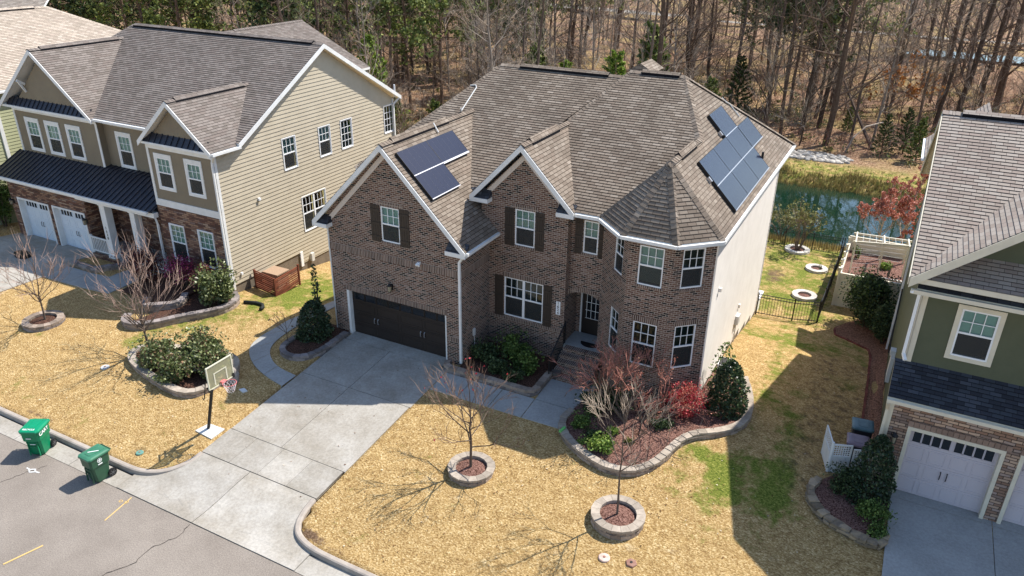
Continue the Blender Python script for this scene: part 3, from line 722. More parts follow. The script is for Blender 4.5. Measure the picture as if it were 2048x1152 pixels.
s = MB(); s.ab((14.0, 15.07), (2.3, 13.72), (-2.6, 1.0)); s.build('foundation', 'foundation', H)
s = MB(); s.ab((.02, 15.05), (13.5, 13.7), (-2.6, 6.35)); s.ab((14.2, 14.3), (13.7, 15.6), (3.2, 6.3)); s.build('back_wall', 'siding_white', H)
# bands and headers
band(H, G0, G1, 0, 6.23, 3.80, 4.08, .014); band(H, G0, G1, .62, 5.54, 2.085, 2.31, .012); band(H, G0, G1, 5.58, 6.23, 1.0, 1.2, .01); band(H, G0, G1, 0, .6, 1.0, 1.2, .01)
band(H, (6.23, 0), (6.23, 2.185), 0, 2.185, 3.80, 4.08, .012)
band(H, G0, G1, 2.5, 3.67, 6.10, 6.30, .012); band(H, G0, G1, 2.6, 3.57, 4.575, 4.655, .03)
band(H, K0, K1, 7.349-6.02, 8.197-5.74, 6.13, 6.33, .012); band(H, K0, K1, 7.3-5.88, 8.25-5.88, 4.575, 4.655, .03)
band(H, K0, K1, 6.85-5.88, 8.7-5.88, 3.21, 3.41, .012); band(H, K0, K1, .36, 3.68, 1.32, 1.44, .03)
band(H, E0_, E1_, .45, 1.14, 4.69, 4.768, .03)
for w0, w1, u0, u1 in ((A0, A1, ua(11.5), ua(12.12)), (A1, B1, .33, 1.33), (B1, C1, .27, 1.22)):
    band(H, w0, w1, u0, u1, 4.575, 4.655, .03); band(H, w0, w1, u0, u1, 3.24, 3.44, .012)
s = MB()
for (a, b), (c, d) in zip(arch[:-1], arch[1:]):
    n = 3
    for i in range(n):
        p = (a+(c-a)*i/n, b+(d-b)*i/n); q = (a+(c-a)*(i+.85)/n, b+(d-b)*(i+.85)/n)
        s.prism([O+U*p[0]+Z*p[1]+N*.012, O+U*q[0]+Z*q[1]+N*.012, O+U*q[0]+Z*(q[1]+.2)+N*.012, O+U*p[0]+Z*(p[1]+.2)+N*.012], -N*.05, 0)
s.build('arch_header', 'brick_soldier', H)
# windows and shutters
window(H, G0, G1, 2.655, 3.515, 4.657, 6.09, label='garage gable window with a pale blind in its upper sash')
for a, b in ((2.19, 2.63), (3.54, 3.98)): shutter(H, G0, G1, a, b, 4.6, 6.12)
k = 5.88
window(H, K0, K1, 7.349-k, 8.197-k, 4.657, 6.125, blinds='curtain', label='second gable window, grey lower sash')
for a, b in ((6.92, 7.32), (8.23, 8.6)): shutter(H, K0, K1, a-k, b-k, 4.6, 6.15)
window(H, K0, K1, 6.909-k, 8.632-k, 1.50, 3.206, units=2, blinds=None, label='wide twin window on the ground floor')
for a, b in ((6.49, 6.88), (8.66, 9.02)): shutter(H, K0, K1, a-k, b-k, 1.44, 3.22)
window(H, E0_, E1_, .5, 1.09, 4.77, 6.06, grid=(2, 2), blinds='curtain', label='narrow window above the entrance arch')
for a, b in ((.17, .47), (1.12, 1.28)): shutter(H, E0_, E1_, a, b, 4.7, 6.08)
window(H, A0, A1, ua(11.57), ua(12.04), 4.70, 6.08, grid=(2, 2), blinds=None); window(H, A0, A1, ua(11.57), ua(12.06), 1.55, 3.22, grid=(2, 2), blinds=None)
window(H, A1, B1, .389, 1.27, 4.66, 6.123, blinds='curtain', bh=4.66+.1, label='upper front window of the bay with drawn shade'); window(H, A1, B1, .389, 1.27, 1.492, 3.215, blinds=None)
window(H, B1, C1, .33, 1.16, 4.69, 6.15, blinds=None); window(H, B1, C1, .33, 1.16, 1.52, 3.235, blinds=None)
# garage door
def garage_door(par, p0, p1, u0, u1, z0, z1, m, depth, cols, lites, glassm='glass', handles=2, xbrace=False, name='garage_door', split=None):
    O, U, N, L = frame_of(p0, p1); s = MB(); rows = 4; h = (z1-z0)/rows; nb = -depth
    s.box(O, U, Z, N, (u0, u1), (z0, z1), (nb-.05, nb))
    for r in range(rows):
        s.box(O, U, Z, N, (u0, u1), (z0+h*r+.006, z0+h*(r+1)-.006), (nb, nb+.012))
        if r < rows-1 or True:
            for c in range(cols):
                a = u0+(u1-u0)*c/cols+.06; b = u0+(u1-u0)*(c+1)/cols-.06; z = z0+h*r
                if r == rows-1: continue
                for q in ((a, b, z+.07, z+.10), (a, b, z+h-.10, z+h-.07), (a, a+.03, z+.10, z+h-.10), (b-.03, b, z+.10, z+h-.10)): s.box(O, U, Z, N, q[:2], q[2:], (nb+.012, nb+.024))
    if xbrace:
        hw = (u1-u0)/cols
        for c in range(cols):
            a = u0+hw*c+.04; b = u0+hw*(c+1)-.04
            for q in ((a, z0+.05, b, z0+h*3-.05), (a, z0+h*3-.05, b, z0+.05)):
                s.bar(O+U*q[0]+Z*q[1]+N*(nb+.024), O+U*q[2]+Z*q[3]+N*(nb+.014), .006, .06, up=N)
    d = s.build(name, m, par)
    g = MB(); fr = MB()
    for a, b in lites:
        g.box(O, U, Z, N, (a, b), (z1-h+.12, z1-.10), (nb+.012, nb+.018))
        for q in ((a-.02, b+.02, z1-h+.10, z1-h+.12), (a-.02, b+.02, z1-.10, z1-.08), (a-.02, a, z1-h+.10, z1-.08), (b, b+.02, z1-h+.10, z1-.08)): fr.box(O, U, Z, N, q[:2], q[2:], (nb+.012, nb+.032))
    g.build('window_lite', 'window_dark', d); fr.build('lite_frame', m, d)
    if handles:
        mid = (u0+u1)/2 if split is None else split
        for c in ([mid] if not isinstance(mid, list) else mid):
            for sg in (-.09, .09):
                t = MB(); q = O+U*(c+sg)+N*(nb+.05); t.tube([q+Z*(z0+h*1.35)-N*.03, q+Z*(z0+h*1.42)+N*.02, q+Z*(z0+h*1.75)+N*.02, q+Z*(z0+h*1.82)-N*.03], [.02, .014, .014, .02], 5); t.build('handle', 'dark_metal' if m != 'door_brown' else 'alu', d)
    return d
mat('window_dark', (.015, .018, .022), .08, .7)
garage_door(H, G0, G1, .76, 5.46, .0, 2.02, 'door_brown', .22, 4, [(.86+i*.59, 1.38+i*.59) for i in range(8)], handles=2, split=[1.95, 4.25])
s = MB(); O, U, N, L = frame_of(G0, G1)
s.box(O, U, Z, N, (.642, .76), (0, 2.078), (-.24, -.012)); s.box(O, U, Z, N, (5.44, 5.518), (0, 2.078), (-.24, -.03)); s.box(O, U, Z, N, (.76, 5.44), (2.0, 2.078), (-.24, -.14)); s.build('garage_door_frame', 'trim_white', H)
# entrance door
s = MB(); D0, D1 = (9.56, 3.4), (11.5, 3.4); O, U, N, L = frame_of(D0, D1)
s.box(O, U, Z, N, (.26, 1.2), (.80, 2.80), (-.10, -.05))
door = s.build('front_door', 'door_brown', H)
s = MB(); s.box(O, U, Z, N, (.45, 1.02), (1.55, 2.62), (-.05, -.042)); s.build('pane', 'window_dark', door)
s = MB()
for i in range(4): x = .45+.57*i/3; s.box(O, U, Z, N, (x-.009, x+.009), (1.55, 2.62), (-.042, -.03))
for i in range(4): z = 1.55+1.07*i/3; s.box(O, U, Z, N, (.40, 1.07), (z-.009, z+.009), (-.041, -.031))
s.build('muntin_grid', 'vinyl_white', door)
s = MB(); s.box(O, U, Z, N, (1.11, 1.16), (1.7, 1.78), (-.05, .0)); s.build('handle', 'alu', door)
s = MB()
for a, b, c, d in ((.20, .26, .78, 2.86), (1.2, 1.26, .78, 2.86), (.26, 1.2, 2.8, 2.86), (.2, 1.26, .74, .80)): s.box(O, U, Z, N, (a, b), (c, d), (-.12, .02))
s.build('door_frame', 'trim_white', H)
# porch, brick steps, railing
s = MB(); s.ab((9.57, 11.3), (2.2, 3.4), (-.3, .86)); s.build('porch_slab', 'concrete_grey', H)
s = MB(); ns = 5
for i in range(ns):
    z = .84-i*.17; y = 2.19-i*.27
    s.ab((9.70, 11.25), (y-.27, y+.02), (-.3, z))
    for j in range(18):
        x = 9.70+j*.086; s.ab((x+.004, x+.080), (y-.285, y), (z-.02, z+.012), 1, random.random())
s.build('steps', ['brick', 'brick_soldier'], H)
s = MB()
for i in range(13):
    y = 2.2-i*.115; zz = .86-.63*(2.2-y); s.bar((9.62, y, zz+.03), (9.62, y, zz+.92), .016, .016)
s.bar((9.62, 2.25, 1.80), (9.62, .80, .89), .04, .035); s.bar((9.62, 2.25, .96), (9.62, .80, .06), .025, .025)
s.bar((9.62, .80, -.05), (9.62, .80, .98), .035, .035); s.bar((9.62, 2.25, .8), (9.62, 2.25, 1.85), .035, .035); s.build('railing', 'iron_black', H)
# house number plaque, sensor light, wall lantern
s = MB(); s.box(Vector((0, 2.185, 0)), Vector((1, 0, 0)), Z, Vector((0, -1, 0)), (9.21, 9.39), (2.09, 2.65), (.0, .02)); pl = s.build('number_plaque', 'vinyl_white', H)
for i, ch in enumerate('1624'):
    t = text_mesh(ch, .155, Vector((9.30, 2.162, 2.58-i*.14)), Vector((1, 0, 0)), Z, Vector((0, -1, 0))); t.build('house_number_digit', 'black', pl)
s = MB(); s.ab((4.31, 4.43), (-.10, 0), (4.04, 4.12)); s.tube([(4.33, -.1, 4.06), (4.31, -.17, 4.02)], [.045, .05], 8); s.tube([(4.41, -.1, 4.06), (4.43, -.17, 4.02)], [.045, .05], 8); s.build('security_light', 'vinyl_white', H)
def lantern(par, x, y, z, yn=-1, h=.42):
    s = MB(); s.ab((x-.055, x+.055), (y-.03, y), (z-.13, z+.13)); s.bar((x, y, z+.08), (x, y-.17, z+.16), .025, .025)
    s.lathe((x, y-.17, z-.16), [(.0, -.02), (.06, 0), (.075, .01), (.075, .03)], 8); s.lathe((x, y-.17, z+.1), [(.1, 0), (.085, .05), (.03, .11), (.0, .15)], 8)
    for a in range(4): an = a*math.pi/2+.78; s.bar((x+.075*math.cos(an), y-.17+.075*math.sin(an), z-.14), (x+.09*math.cos(an), y-.17+.09*math.sin(an), z+.1), .012, .012)
    o = s.build('wall_lantern', 'black', par)
    s = MB(); s.lathe((x, y-.17, z-.13), [(.0, 0), (.062, 0), (.078, .22), (.0, .22)], 8); s.build('lamp_glass', 'lamp_glass', o)
lantern(H, 3.0, 0, 2.74)
# roofs ---------------------------------------------------------
s = MB(); rp = lambda *a, **k: roof_plane(s, *a, **k)
zg, xg = 8.60, 3.05
rp([(xg, -.33, zg), (6.62, -.33, 5.05), (6.62, 2.19, 5.05), (6.0, 5, 5.66), (xg, 6.6, zg)])
rp([(xg, -.33, zg), (xg, 7.0, zg), (-.5, 7.0, 5.07), (-.5, -.33, 5.07)])
e1, r1 = 6.5, 10.12                              # rear left block
rp([(-.5, 2.6, e1), (10.0, 2.6, e1), (10.0, 9.2, r1), (3.0, 9.2, r1)]); rp([(-.5, 2.6, e1), (3.0, 9.2, r1), (-.5, 15.8, e1)]); rp([(-.5, 15.8, e1), (3.0, 9.2, r1), (10.0, 9.2, r1), (10.0, 15.8, e1)])
e2, r2 = 6.5, 10.4                               # front right block
FL, FR, BL, BR = (5.42, 1.95, e2), (15.28, 1.95, e2), (5.42, 16.1, e2), (15.28, 16.1, e2); RL, RR = (9.2, 9.05, r2), (11.47, 9.05, r2)
rp([(5.42+2.25*.97, 5.9, 8.65), RL, RR, (13.1, 6.0, 8.75)]) if False else None
rp([(9.56, 1.95, e2), FR, RR, RL, (7.72, 6.1, 8.78)]); rp([(5.42, 5.0, e2), (7.72, 6.1, 8.78), RL, BL]); rp([BL, RL, RR, BR]); rp([FR, BR, RR, (13.1, 6.0, 8.75)])
# second gable
rp([(7.72, 1.84, 8.72), (9.9, 1.84, 6.5), (9.9, 1.95, 6.5), (7.72, 6.35, 8.72)]); rp([(7.72, 1.84, 8.72), (7.72, 6.6, 8.72), (5.56, 4.5, 6.5), (5.56, 1.84, 6.5)])
# turret over the bay
T, J = (13.1, 2.4, 8.75), (13.1, 6.0, 8.75)
Q0, Q1, Q2, Q3 = (10.85, 1.99, 6.5), (12.12, .74, 6.5), (14.05, .74, 6.5), (15.28, 1.95, 6.5)
rp([Q0, Q1, T], t=.14); rp([Q1, Q2, T], t=.14); rp([Q2, Q3, T], t=.14); rp([Q0, T, J], t=.12); rp([Q3, J, T], t=.12)
roof = s.build('roof', ['shingle_brown', 'trim_white'], H)
s = MB()
caps(s, (-.5, 2.6, e1), (3.0, 9.2, r1)); caps(s, (5.9, 2.9, 6.97), RL) if False else caps(s, (7.72, 6.1, 8.78), RL)
caps(s, (15.28, 16.1, e2), RR); caps(s, J, RR); caps(s, (xg, -.33, zg), (xg, 6.5, zg)); caps(s, (7.72, 1.84, 8.72), (7.72, 6.2, 8.72))
caps(s, Q1, T); caps(s, Q2, T); caps(s, Q3, T); caps(s, T, J); caps(s, Q0, T, .10)
caps(s, (3.0, 9.2, r1), (9.4, 9.2, r1)); caps(s, RL, RR); s.build('ridge_caps', 'shingle_brown', roof)
s = MB(); ridge_vent(s, (4.0, 9.2, r1), (8.2, 9.2, r1), .55); ridge_vent(s, (9.7, 9.05, r2), (11.3, 9.05, r2), .55)
ridge_vent(s, (xg, .35, zg), (xg, 4.2, zg), 1.0); ridge_vent(s, (7.72, 2.5, 8.72), (7.72, 4.9, 8.72), 1.0); ridge_vent(s, (13.1, 3.2, 8.75), (13.1, 5.1, 8.75), 1.0)
s.build('ridge_vent', ['shingle_brown', 'vent_dark'], roof)
# rake boards and boxed returns
mat('trim_beige', (.62, .55, .49), .6, .3)
def rake(mb, p, q, h=.24, t=.035, y=0):
    p = Vector(p); q = Vector(q); mb.prism([p, q, q-Z*h, p-Z*h], (0, -t, 0))
s = MB()
for xa_, xb_, ze, xc_, zp, yy in ((-.5, 6.62, 5.05, 3.05, 8.6, -.335), (5.56, 9.9, 6.5, 7.72, 8.72, 1.835)):
    rake(s, (xa_, yy, ze-.01), (xc_, yy, zp-.01)); rake(s, (xc_, yy, zp-.01), (xb_, yy, ze-.01))
s.build('rake_board', 'trim_white', H)
s = MB()
for xa_, xb_, ze, xc_, zp, yy in ((.10, 6.13, 5.24, 3.05, 8.30, 0), (6.0, 9.5, 6.55, 7.72, 8.33, 2.185)): rake(s, (xa_, yy, ze), (xc_, yy, zp), .26); rake(s, (xc_, yy, zp), (xb_, yy, ze), .26)
s.build('frieze_board', 'trim_beige', H)
def eave_return(x0, x1, y0, y1, z):
    s = MB(); s.ab((x0, x1), (y0, y1), (z-.16, z)); o = s.build('eave_return', 'trim_white', H)
    t = MB(); a, b = min(x0, x1), max(x0, x1); t.face([(a, y0+.02, z+.01), (b, y0+.02, z+.01), (b, y1, z+.3), (a, y1, z+.3)]); t.face([(a, y0+.02, z+.01), (a, y1, z+.3), (a, y1, z+.01)]); t.face([(b, y0+.02, z+.01), (b, y1, z+.01), (b, y1, z+.3)]); t.build('return_roof', 'shingle_dark', o)
eave_return(-.5, .22, -.36, 0, 4.98); eave_return(5.75, 6.6, -.36, 0, 4.98); eave_return(5.56, 6.35, 1.81, 2.18, 6.42); eave_return(9.2, 9.88, 1.81, 2.18, 6.42)
gutter(H, [(9.93, 1.90, 6.42), (10.85, 1.92, 6.42), (12.1, .68, 6.42), (14.08, .68, 6.42), (15.30, 1.86, 6.42), (15.33, 16.1, 6.42)]); gutter(H, [(6.66, -.3, 4.98), (6.66, 2.18, 4.98)])
downspout(H, [(6.6, -.28, 4.9), (6.3, -.06, 4.65), (6.19, -.055, 4.5), (6.19, -.055, .15)]); downspout(H, [(-.5, -.25, 4.9), (-.06, .05, 4.7), (-.05, .07, 0)])
# roof conduits and pipe vents
s = MB(); s.tube([(3.4, 3.1, 8.35), (3.12, 3.2, 8.66), (2.9, 3.3, 8.6)], .03, 6); s.tube([(2.62, 6.15, 8.66), (2.6, 6.2, 8.52), (2.57, 7.6, 9.3), (2.45, 7.74, 9.37), (2.2, 7.7, 9.34), (2.15, 7.68, 9.2)], .028, 6)
s.tube([(13.4, 11.5, 8.5), (12.95, 11.5, 8.95), (12.8, 11.2, 9.12), (12.6, 11.3, 9.25)], .03, 6); s.build('conduit', 'conduit', roof)
s = MB(); s.tube([(14.8, 10.3, 6.95), (14.8, 10.3, 7.42)], .05, 8); s.build('vent_pipe', 'black', roof)
s = MB(); s.prism([(8.6, 10.2, 10.2), (9.2, 10.2, 10.55), (9.8, 10.2, 10.2)], (0, 1.5, 0)); s.build('rear_dormer', 'shingle_brown', roof)
# solar panels
def solar(O, U, V, N, u0, u1, v0, v1, skirt=True):
    s = MB(); s.box(O, U, V, N, (u0+.008, u1-.008), (v0+.008, v1-.008), (.10, .135)); p = s.build('solar_panel', 'cell_blue', H)
    f = MB()
    for q in ((u0+.002, u1-.002, v0+.002, v0+.014), (u0+.002, u1-.002, v1-.014, v1-.002), (u0+.002, u0+.012, v0+.014, v1-.014), (u1-.012, u1-.002, v0+.014, v1-.014)): f.box(O, U, V, N, q[:2], q[2:], (.02, .14))
    f.build('panel_frame', 'black', p)
    b = MB()
    for i in range(1, 6):
        a = u0+(u1-u0)*i/6; b.box(O, U, V, N, (a-.002, a+.002), (v0+.02, v1-.02), (.135, .1362))
    b.build('cell_lines', 'cell_line', p)
    if skirt:
        k = MB(); k.box(O, U, V, N, (u0, u1), (v0-.012, v0+.002), (.005, .14)); k.build('skirt', 'black', p)
mat('cell_line', (.05, .05, .07), .4, .4)
def rails(O, U, V, N, segs):
    s = MB()
    for u0, u1, v in segs: s.box(O, U, V, N, (u0, u1), (v-.018, v+.018), (.12, .146))
    s.build('solar_rail', 'alu', H)
n1 = Vector((1, 0, 1)).normalized(); V1 = Vector((-1, 0, 1)).normalized(); O1 = Vector((4.98, 0, 6.67)); hh = .765*math.sqrt(2)
for u0, u1, k in ((0, 1.96, 0), (0, 1.96, 1), (1.96, 3.90, 1)): solar(O1, Vector((0, 1, 0)), V1, n1, u0, u1, hh*k, hh*(k+1), k == 0 or u0 > 1)
rails(O1, Vector((0, 1, 0)), V1, n1, [(0, 1.96, 0), (0, 3.9, hh), (1.96, 3.9, hh-.04)])
al = math.atan(1.03); V2 = Vector((-math.cos(al), 0, math.sin(al))); n2 = Vector((math.sin(al), 0, math.cos(al))); O2 = Vector((15.05, 4.1, 6.5+1.03*.23)); hh = (15.05-12.77)/3/math.cos(al)
for u0, k in ((0, 0), (2.04, 0), (4.08, 0), (0, 1), (2.0, 1), (4.0, 1), (6.03, 1), (4.0, 2)): solar(O2, Vector((0, 1, 0)), V2, n2, u0, u0+(2.04 if k == 0 else 2.0), hh*k, hh*(k+1), k == 0 or u0 > 6)
rails(O2, Vector((0, 1, 0)), V2, n2, [(0, 6.12, 0), (0, 8.03, hh), (4.0, 6.0, hh*2)])
s = MB()
for u, v in ((-.1, 1.92), (1.2, 2.12), (3.4, 2.12), (6.8, 2.12), (3.9, 3.2), (5.2, 3.3)):
    q = O2+Vector((0, 1, 0))*u+V2*v*.75*1.0+n2*.05; s.box(q, Vector((0, 1, 0)), V2, n2, (-.04, .04), (-.1, .1), (-.04, .08))
s.build('rail_end', 'alu', H)
s = MB(); s.ab((15.09, 15.2), (3.22, 3.34), (4.0, 4.14)); s.ab((15.09, 15.16), (8.25, 8.4), (1.1, 1.25)); s.build('vent_hood', 'siding_white', H)
s = MB(); s.ab((15.09, 15.24), (7.9, 8.3), (.45, .85)); s.tube([(15.13, 8.1, .45), (15.13, 8.1, -.5)], .025, 5); s.build('meter_box', 'conduit', H)
s = MB(); s.ab((6.24, 6.30), (.78, .92), (1.0, 1.3)); s.tube([(6.28, .85, .95), (6.29, .86, .2)], .02, 5); s.build('meter_box', 'conduit', H)

# ================================================================ TAN HOUSE (left)
Tn = thing('tan_house', (-15, 2, -.6), 'tan sided house with grey roof, dark metal porch roof and two white garage doors', 'house')
xr, yf = -7.3, 1.14
sd_ = (.19, .026)
s = MB()
Yp, Ye = 8.8, 15.2
P_ = [(0, -.1), (6.0-yf, -.1), (6.0-yf, -.72), (8.4-yf, -.72), (8.4-yf, -1.2), (14.8-yf, -1.2), (14.8-yf, 6.55), (Yp-yf, 10.1), (2.5-yf, 6.5), (0, 6.5)]
hol = [(5.43-yf, 6.35-yf, 4.57, 6.14), (8.13-yf, 9.02-yf, 4.6, 6.14), (9.92-yf, 10.85-yf, 4.6, 6.14), (13.85-yf, 14.77-yf, 4.62, 6.2), (6.38-yf, 8.2-yf, .97, 2.85)]
O, U, N, L = frame_of((xr, yf), (xr, 14.8))
lap(s, O, U, Z, N, [(0, -.1), (L, -.1), (L, 6.55), (Yp-yf, 10.1), (0, 5.9)], *sd_, hol, v0=-1.2)
lap(s, O, U, Z, N, [(0, 5.9), (0.9, 6.32), (1.36, 6.5), (0, 6.5)], *sd_, v0=-1.2)
lap(s, O, U, Z, N, [(6.0-yf, -.72), (L, -.72), (L, -.1), (6.0-yf, -.1)], *sd_, v0=-1.2); lap(s, O, U, Z, N, [(8.4-yf, -1.2), (L, -1.2), (L, -.72), (8.4-yf, -.72)], *sd_, v0=-1.2)
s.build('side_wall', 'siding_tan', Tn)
s = MB(); s.ab((-9, xr-.03), (yf+.05, 14.7), (-2.6, 0)); s.build('foundation', 'foundation', Tn)
for i, h in enumerate(hol): window(Tn, (xr, yf), (xr, 14.8), *h, units=2 if i == 4 else 1, grid=(3, 2) if i != 3 and i != 2 else (3, 4), trim='vinyl_white', trimw=(.03, .03, .03), blinds=None if i > 1 else 'blind', full=i in (2, 3), depth=.05)
# front blocks
s = MB(); q = MB()
RB0, RB1 = (-11.65, yf), (xr, yf); L_ = RB1[0]-RB0[0]
rh = [(-11.23+11.65, -10.08+11.65, 4.20, 5.98), (-9.24+11.65, -8.12+11.65, 4.20, 5.98)]
wall(s, RB0, RB1, 3.6, 6.35, rh, siding=(.19, .012)); wall(s, (-11.65, 3.0), (-11.65, yf), 3.4, 6.4, siding=(.19, .012))
wall(s, RB0, RB1, 0, 0, (), poly=[(.35, 6.6), (L_-.3, 6.6), (L_/2, 8.3)], siding=(.19, .012))
wall(s, (-17.15, 2.95), (-11.65, 2.95), 3.2, 6.5, [(.85, 2.02, 4.06, 5.97)], siding=(.19, .012))
LB0, LB1 = (-24.1, 2.6), (-17.15, 2.6)
lh = [(-23.25+24.1, -22.05+24.1, 4.12, 5.98), (-21.55+24.1, -20.32+24.1, 4.12, 5.98), (-19.78+24.1, -18.58+24.1, 4.12, 5.98)]
wall(s, LB0, LB1, 3.4, 6.5, lh, siding=(.19, .012)); wall(s, (-17.15, 2.6), (-17.15, 2.95), 3.4, 6.5)
wall(s, LB0, LB1, 0, 0, (), poly=[(.5, 6.7), (6.5, 6.7), (3.5, 9.4)], siding=(.19, .012)); wall(s, (-24.1, 14.5), (-24.1, 2.6), -2, 6.5, siding=(.19, .012))
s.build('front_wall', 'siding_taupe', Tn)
tw = (.12, .20, .12)
for h in rh: window(Tn, RB0, RB1, h[0]+.12, h[1]-.12, h[2]+.12, h[3]-.2, trim='trim_white', trimw=tw, depth=.04)
for h in lh: window(Tn, LB0, LB1, h[0]+.12, h[1]-.12, h[2]+.12, h[3]-.2, trim='trim_white', trimw=tw, depth=.04)
window(Tn, (-17.15, 2.95), (-11.65, 2.95), .97, 1.90, 4.18, 5.77, trim='trim_white', trimw=tw, depth=.04)
# stone veneer
s = MB()
wall(s, (-11.65, yf-.03), (xr+.01, yf-.03), -.8, 3.35, [(-11.02+11.65, -10.06+11.65, .62, 2.47), (-9.08+11.65, -8.12+11.65, .66, 2.5)], depth=.05)
gy = 1.2; TG0, TG1 = (-24.1, gy), (-17.55, gy)
gh_ = [(-23.5+24.1, -20.75+24.1, -.72, 1.72), (-20.45+24.1, -17.72+24.1, -.72, 1.75)]
wall(s, TG0, TG1, -1.2, 2.85, gh_, depth=.3, poly=[(0, -1.2), (L-.0 if False else 6.55, -1.2), (6.55, 2.85), (0, 2.85)])
wall(s, (-17.55, gy), (-17.55, 2.9), -1.2, 3.2); wall(s, (-17.55, 2.9), (-11.66, 2.9), -.9, 3.2, [(1.9, 3.0, 1.75, 2.25), (4.45, 5.6, -.35, 1.85)])
s.face([(-11.66, 2.9, -.9), (-11.66, 1.1, -.9), (-11.66, 1.1, 3.4), (-11.66, 2.9, 3.4)])
s.build('stone_wall', 'ledge_stone', Tn)
for a, b, c, d in ((-11.02, -10.06, .62, 2.47), (-9.08, -8.12, .66, 2.5)): window(Tn, (-11.65, yf-.03), (xr, yf-.03), a+11.65, b+11.65, c, d, grid=(3, 3), depth=.05, trim='vinyl_white', trimw=(.03, .03, .03))
window(Tn, (-17.55, 2.9), (-11.66, 2.9), 1.9, 3.0, 1.75, 2.25, grid=(1, 1), full=True, blinds=None, depth=.05)
for i, (a, b, c, d) in enumerate(gh_):
    lt = [(a+.30+j*.24, a+.30+j*.24+.19) for j in range(4)]+[(a+1.48+j*.24, a+1.48+j*.24+.19) for j in range(4)]
    garage_door(Tn, TG0, TG1, a+.1, b-.1, c+.04, d-.08, 'door_white', .28, 4, lt, handles=1)
s = MB(); O, U, N, L = frame_of(TG0, TG1)
for a, b, c, d in gh_:
    s.box(O, U, Z, N, (a, a+.1), (c, d), (-.3, .03)); s.box(O, U, Z, N, (b-.1, b), (c, d), (-.3, .03)); s.box(O, U, Z, N, (a+.1, b-.1), (d-.1, d), (-.3, .031))
s.build('garage_door_frame', 'trim_white', Tn)
# door, porch, columns, rail
s = MB(); s.ab((-13.05, -12.1), (2.86, 2.92), (-.33, 1.83)); dd = s.build('front_door', 'door_red', Tn); s = MB(); s.ab((-12.85, -12.3), (2.84, 2.86), (.5, 1.7)); s.build('pane', 'window_dark', dd)
s = MB(); s.ab((-17.5, -11.66), (1.15, 2.9), (-1.2, -.36)); s.build('porch_slab', 'concrete_grey', Tn)
s = MB(); s.ab((-17.5, -15.6), (1.0, 1.14), (-1.2, -.37)); s.build('porch_stone', 'ledge_stone', Tn)
for x0, x1 in ((-16.05, -15.65), (-13.75, -13.4)):
    s = MB(); s.ab((x0, x1), (.98, 1.38), (-.36, 2.72)); s.ab((x0-.04, x1+.04), (.94, 1.42), (-.36, -.2)); s.ab((x0-.04, x1+.04), (.94, 1.42), (2.58, 2.72)); cl_ = s.build('porch_column', 'trim_white', Tn)
    if x0 < -16:
        for i, ch in enumerate('1628'): t = text_mesh(ch, .2, Vector((-15.85, .972, 1.35-i*.19)), Vector((1, 0, 0)), Z, Vector((0, -1, 0))); t.build('house_number_digit', 'black', cl_)
s = MB(); s.bar((-17.5, 1.1, .55), (-16.08, 1.1, .55), .06, .07); s.bar((-17.5, 1.1, -.22), (-16.08, 1.1, -.22), .05, .06); s.ab((-17.52, -17.42), (1.05, 1.15), (-.36, .66))
for i in range(10): s.bar((-17.34+i*.135, 1.1, -.2), (-17.34+i*.135, 1.1, .53), .04, .04)
s.bar((-13.38, 1.1, .1), (-11.7, 1.1, .1), .06, .07); s.bar((-13.38, 1.1, -.22), (-11.7, 1.1, -.22), .05, .06)
for i in range(11): s.bar((-13.28+i*.14, 1.1, -.2), (-13.28+i*.14, 1.1, .08), .04, .04)
s.build('porch_railing', 'trim_white', Tn)
s = MB(); s.ab((-17.6, -11.66), (.80, 1.06), (2.70, 2.95)); s.ab((-24.3, -17.6), (.80, 1.19), (2.75, 2.92)); s.ab((-17.5, -11.7), (1.06, 2.9), (2.78, 2.82)); s.build('porch_beam', 'trim_white', Tn)
lantern(Tn, -17.62, gy, 1.35); lantern(Tn, -23.9, gy, 1.4)
# metal porch roof with standing seams
def seam_roof(par, x0, x1, y0, z0, y1, z1, step=.4, name='metal_porch_roof'):
    s = MB(); d = Vector((0, y1-y0, z1-z0)); Ld = d.length; V = d.normalized(); Nn = Vector((1, 0, 0)).cross(V)
    s.box(Vector((0, y0, z0)), Vector((1, 0, 0)), V, Nn, (x0, x1), (0, Ld), (-.03, .01))
    x = x0+.02
    while x < x1: s.box(Vector((0, y0, z0)), Vector((1, 0, 0)), V, Nn, (x-.012, x+.012), (0, Ld), (.01, .05)); x += step
    s.build(name, 'standing_seam', par)
seam_roof(Tn, -24.4, -11.68, .70, 3.02, 2.6, 3.98, .36); seam_roof(Tn, -17.15, -11.68, 2.55, 3.96, 2.95, 4.03, .36)
seam_roof(Tn, -11.45, -7.45, .86, 6.55, yf+.02, 6.95, .36, 'skirt_roof'); seam_roof(Tn, -24.0, -17.3, 2.30, 6.62, 2.62, 7.02, .36, 'skirt_roof')
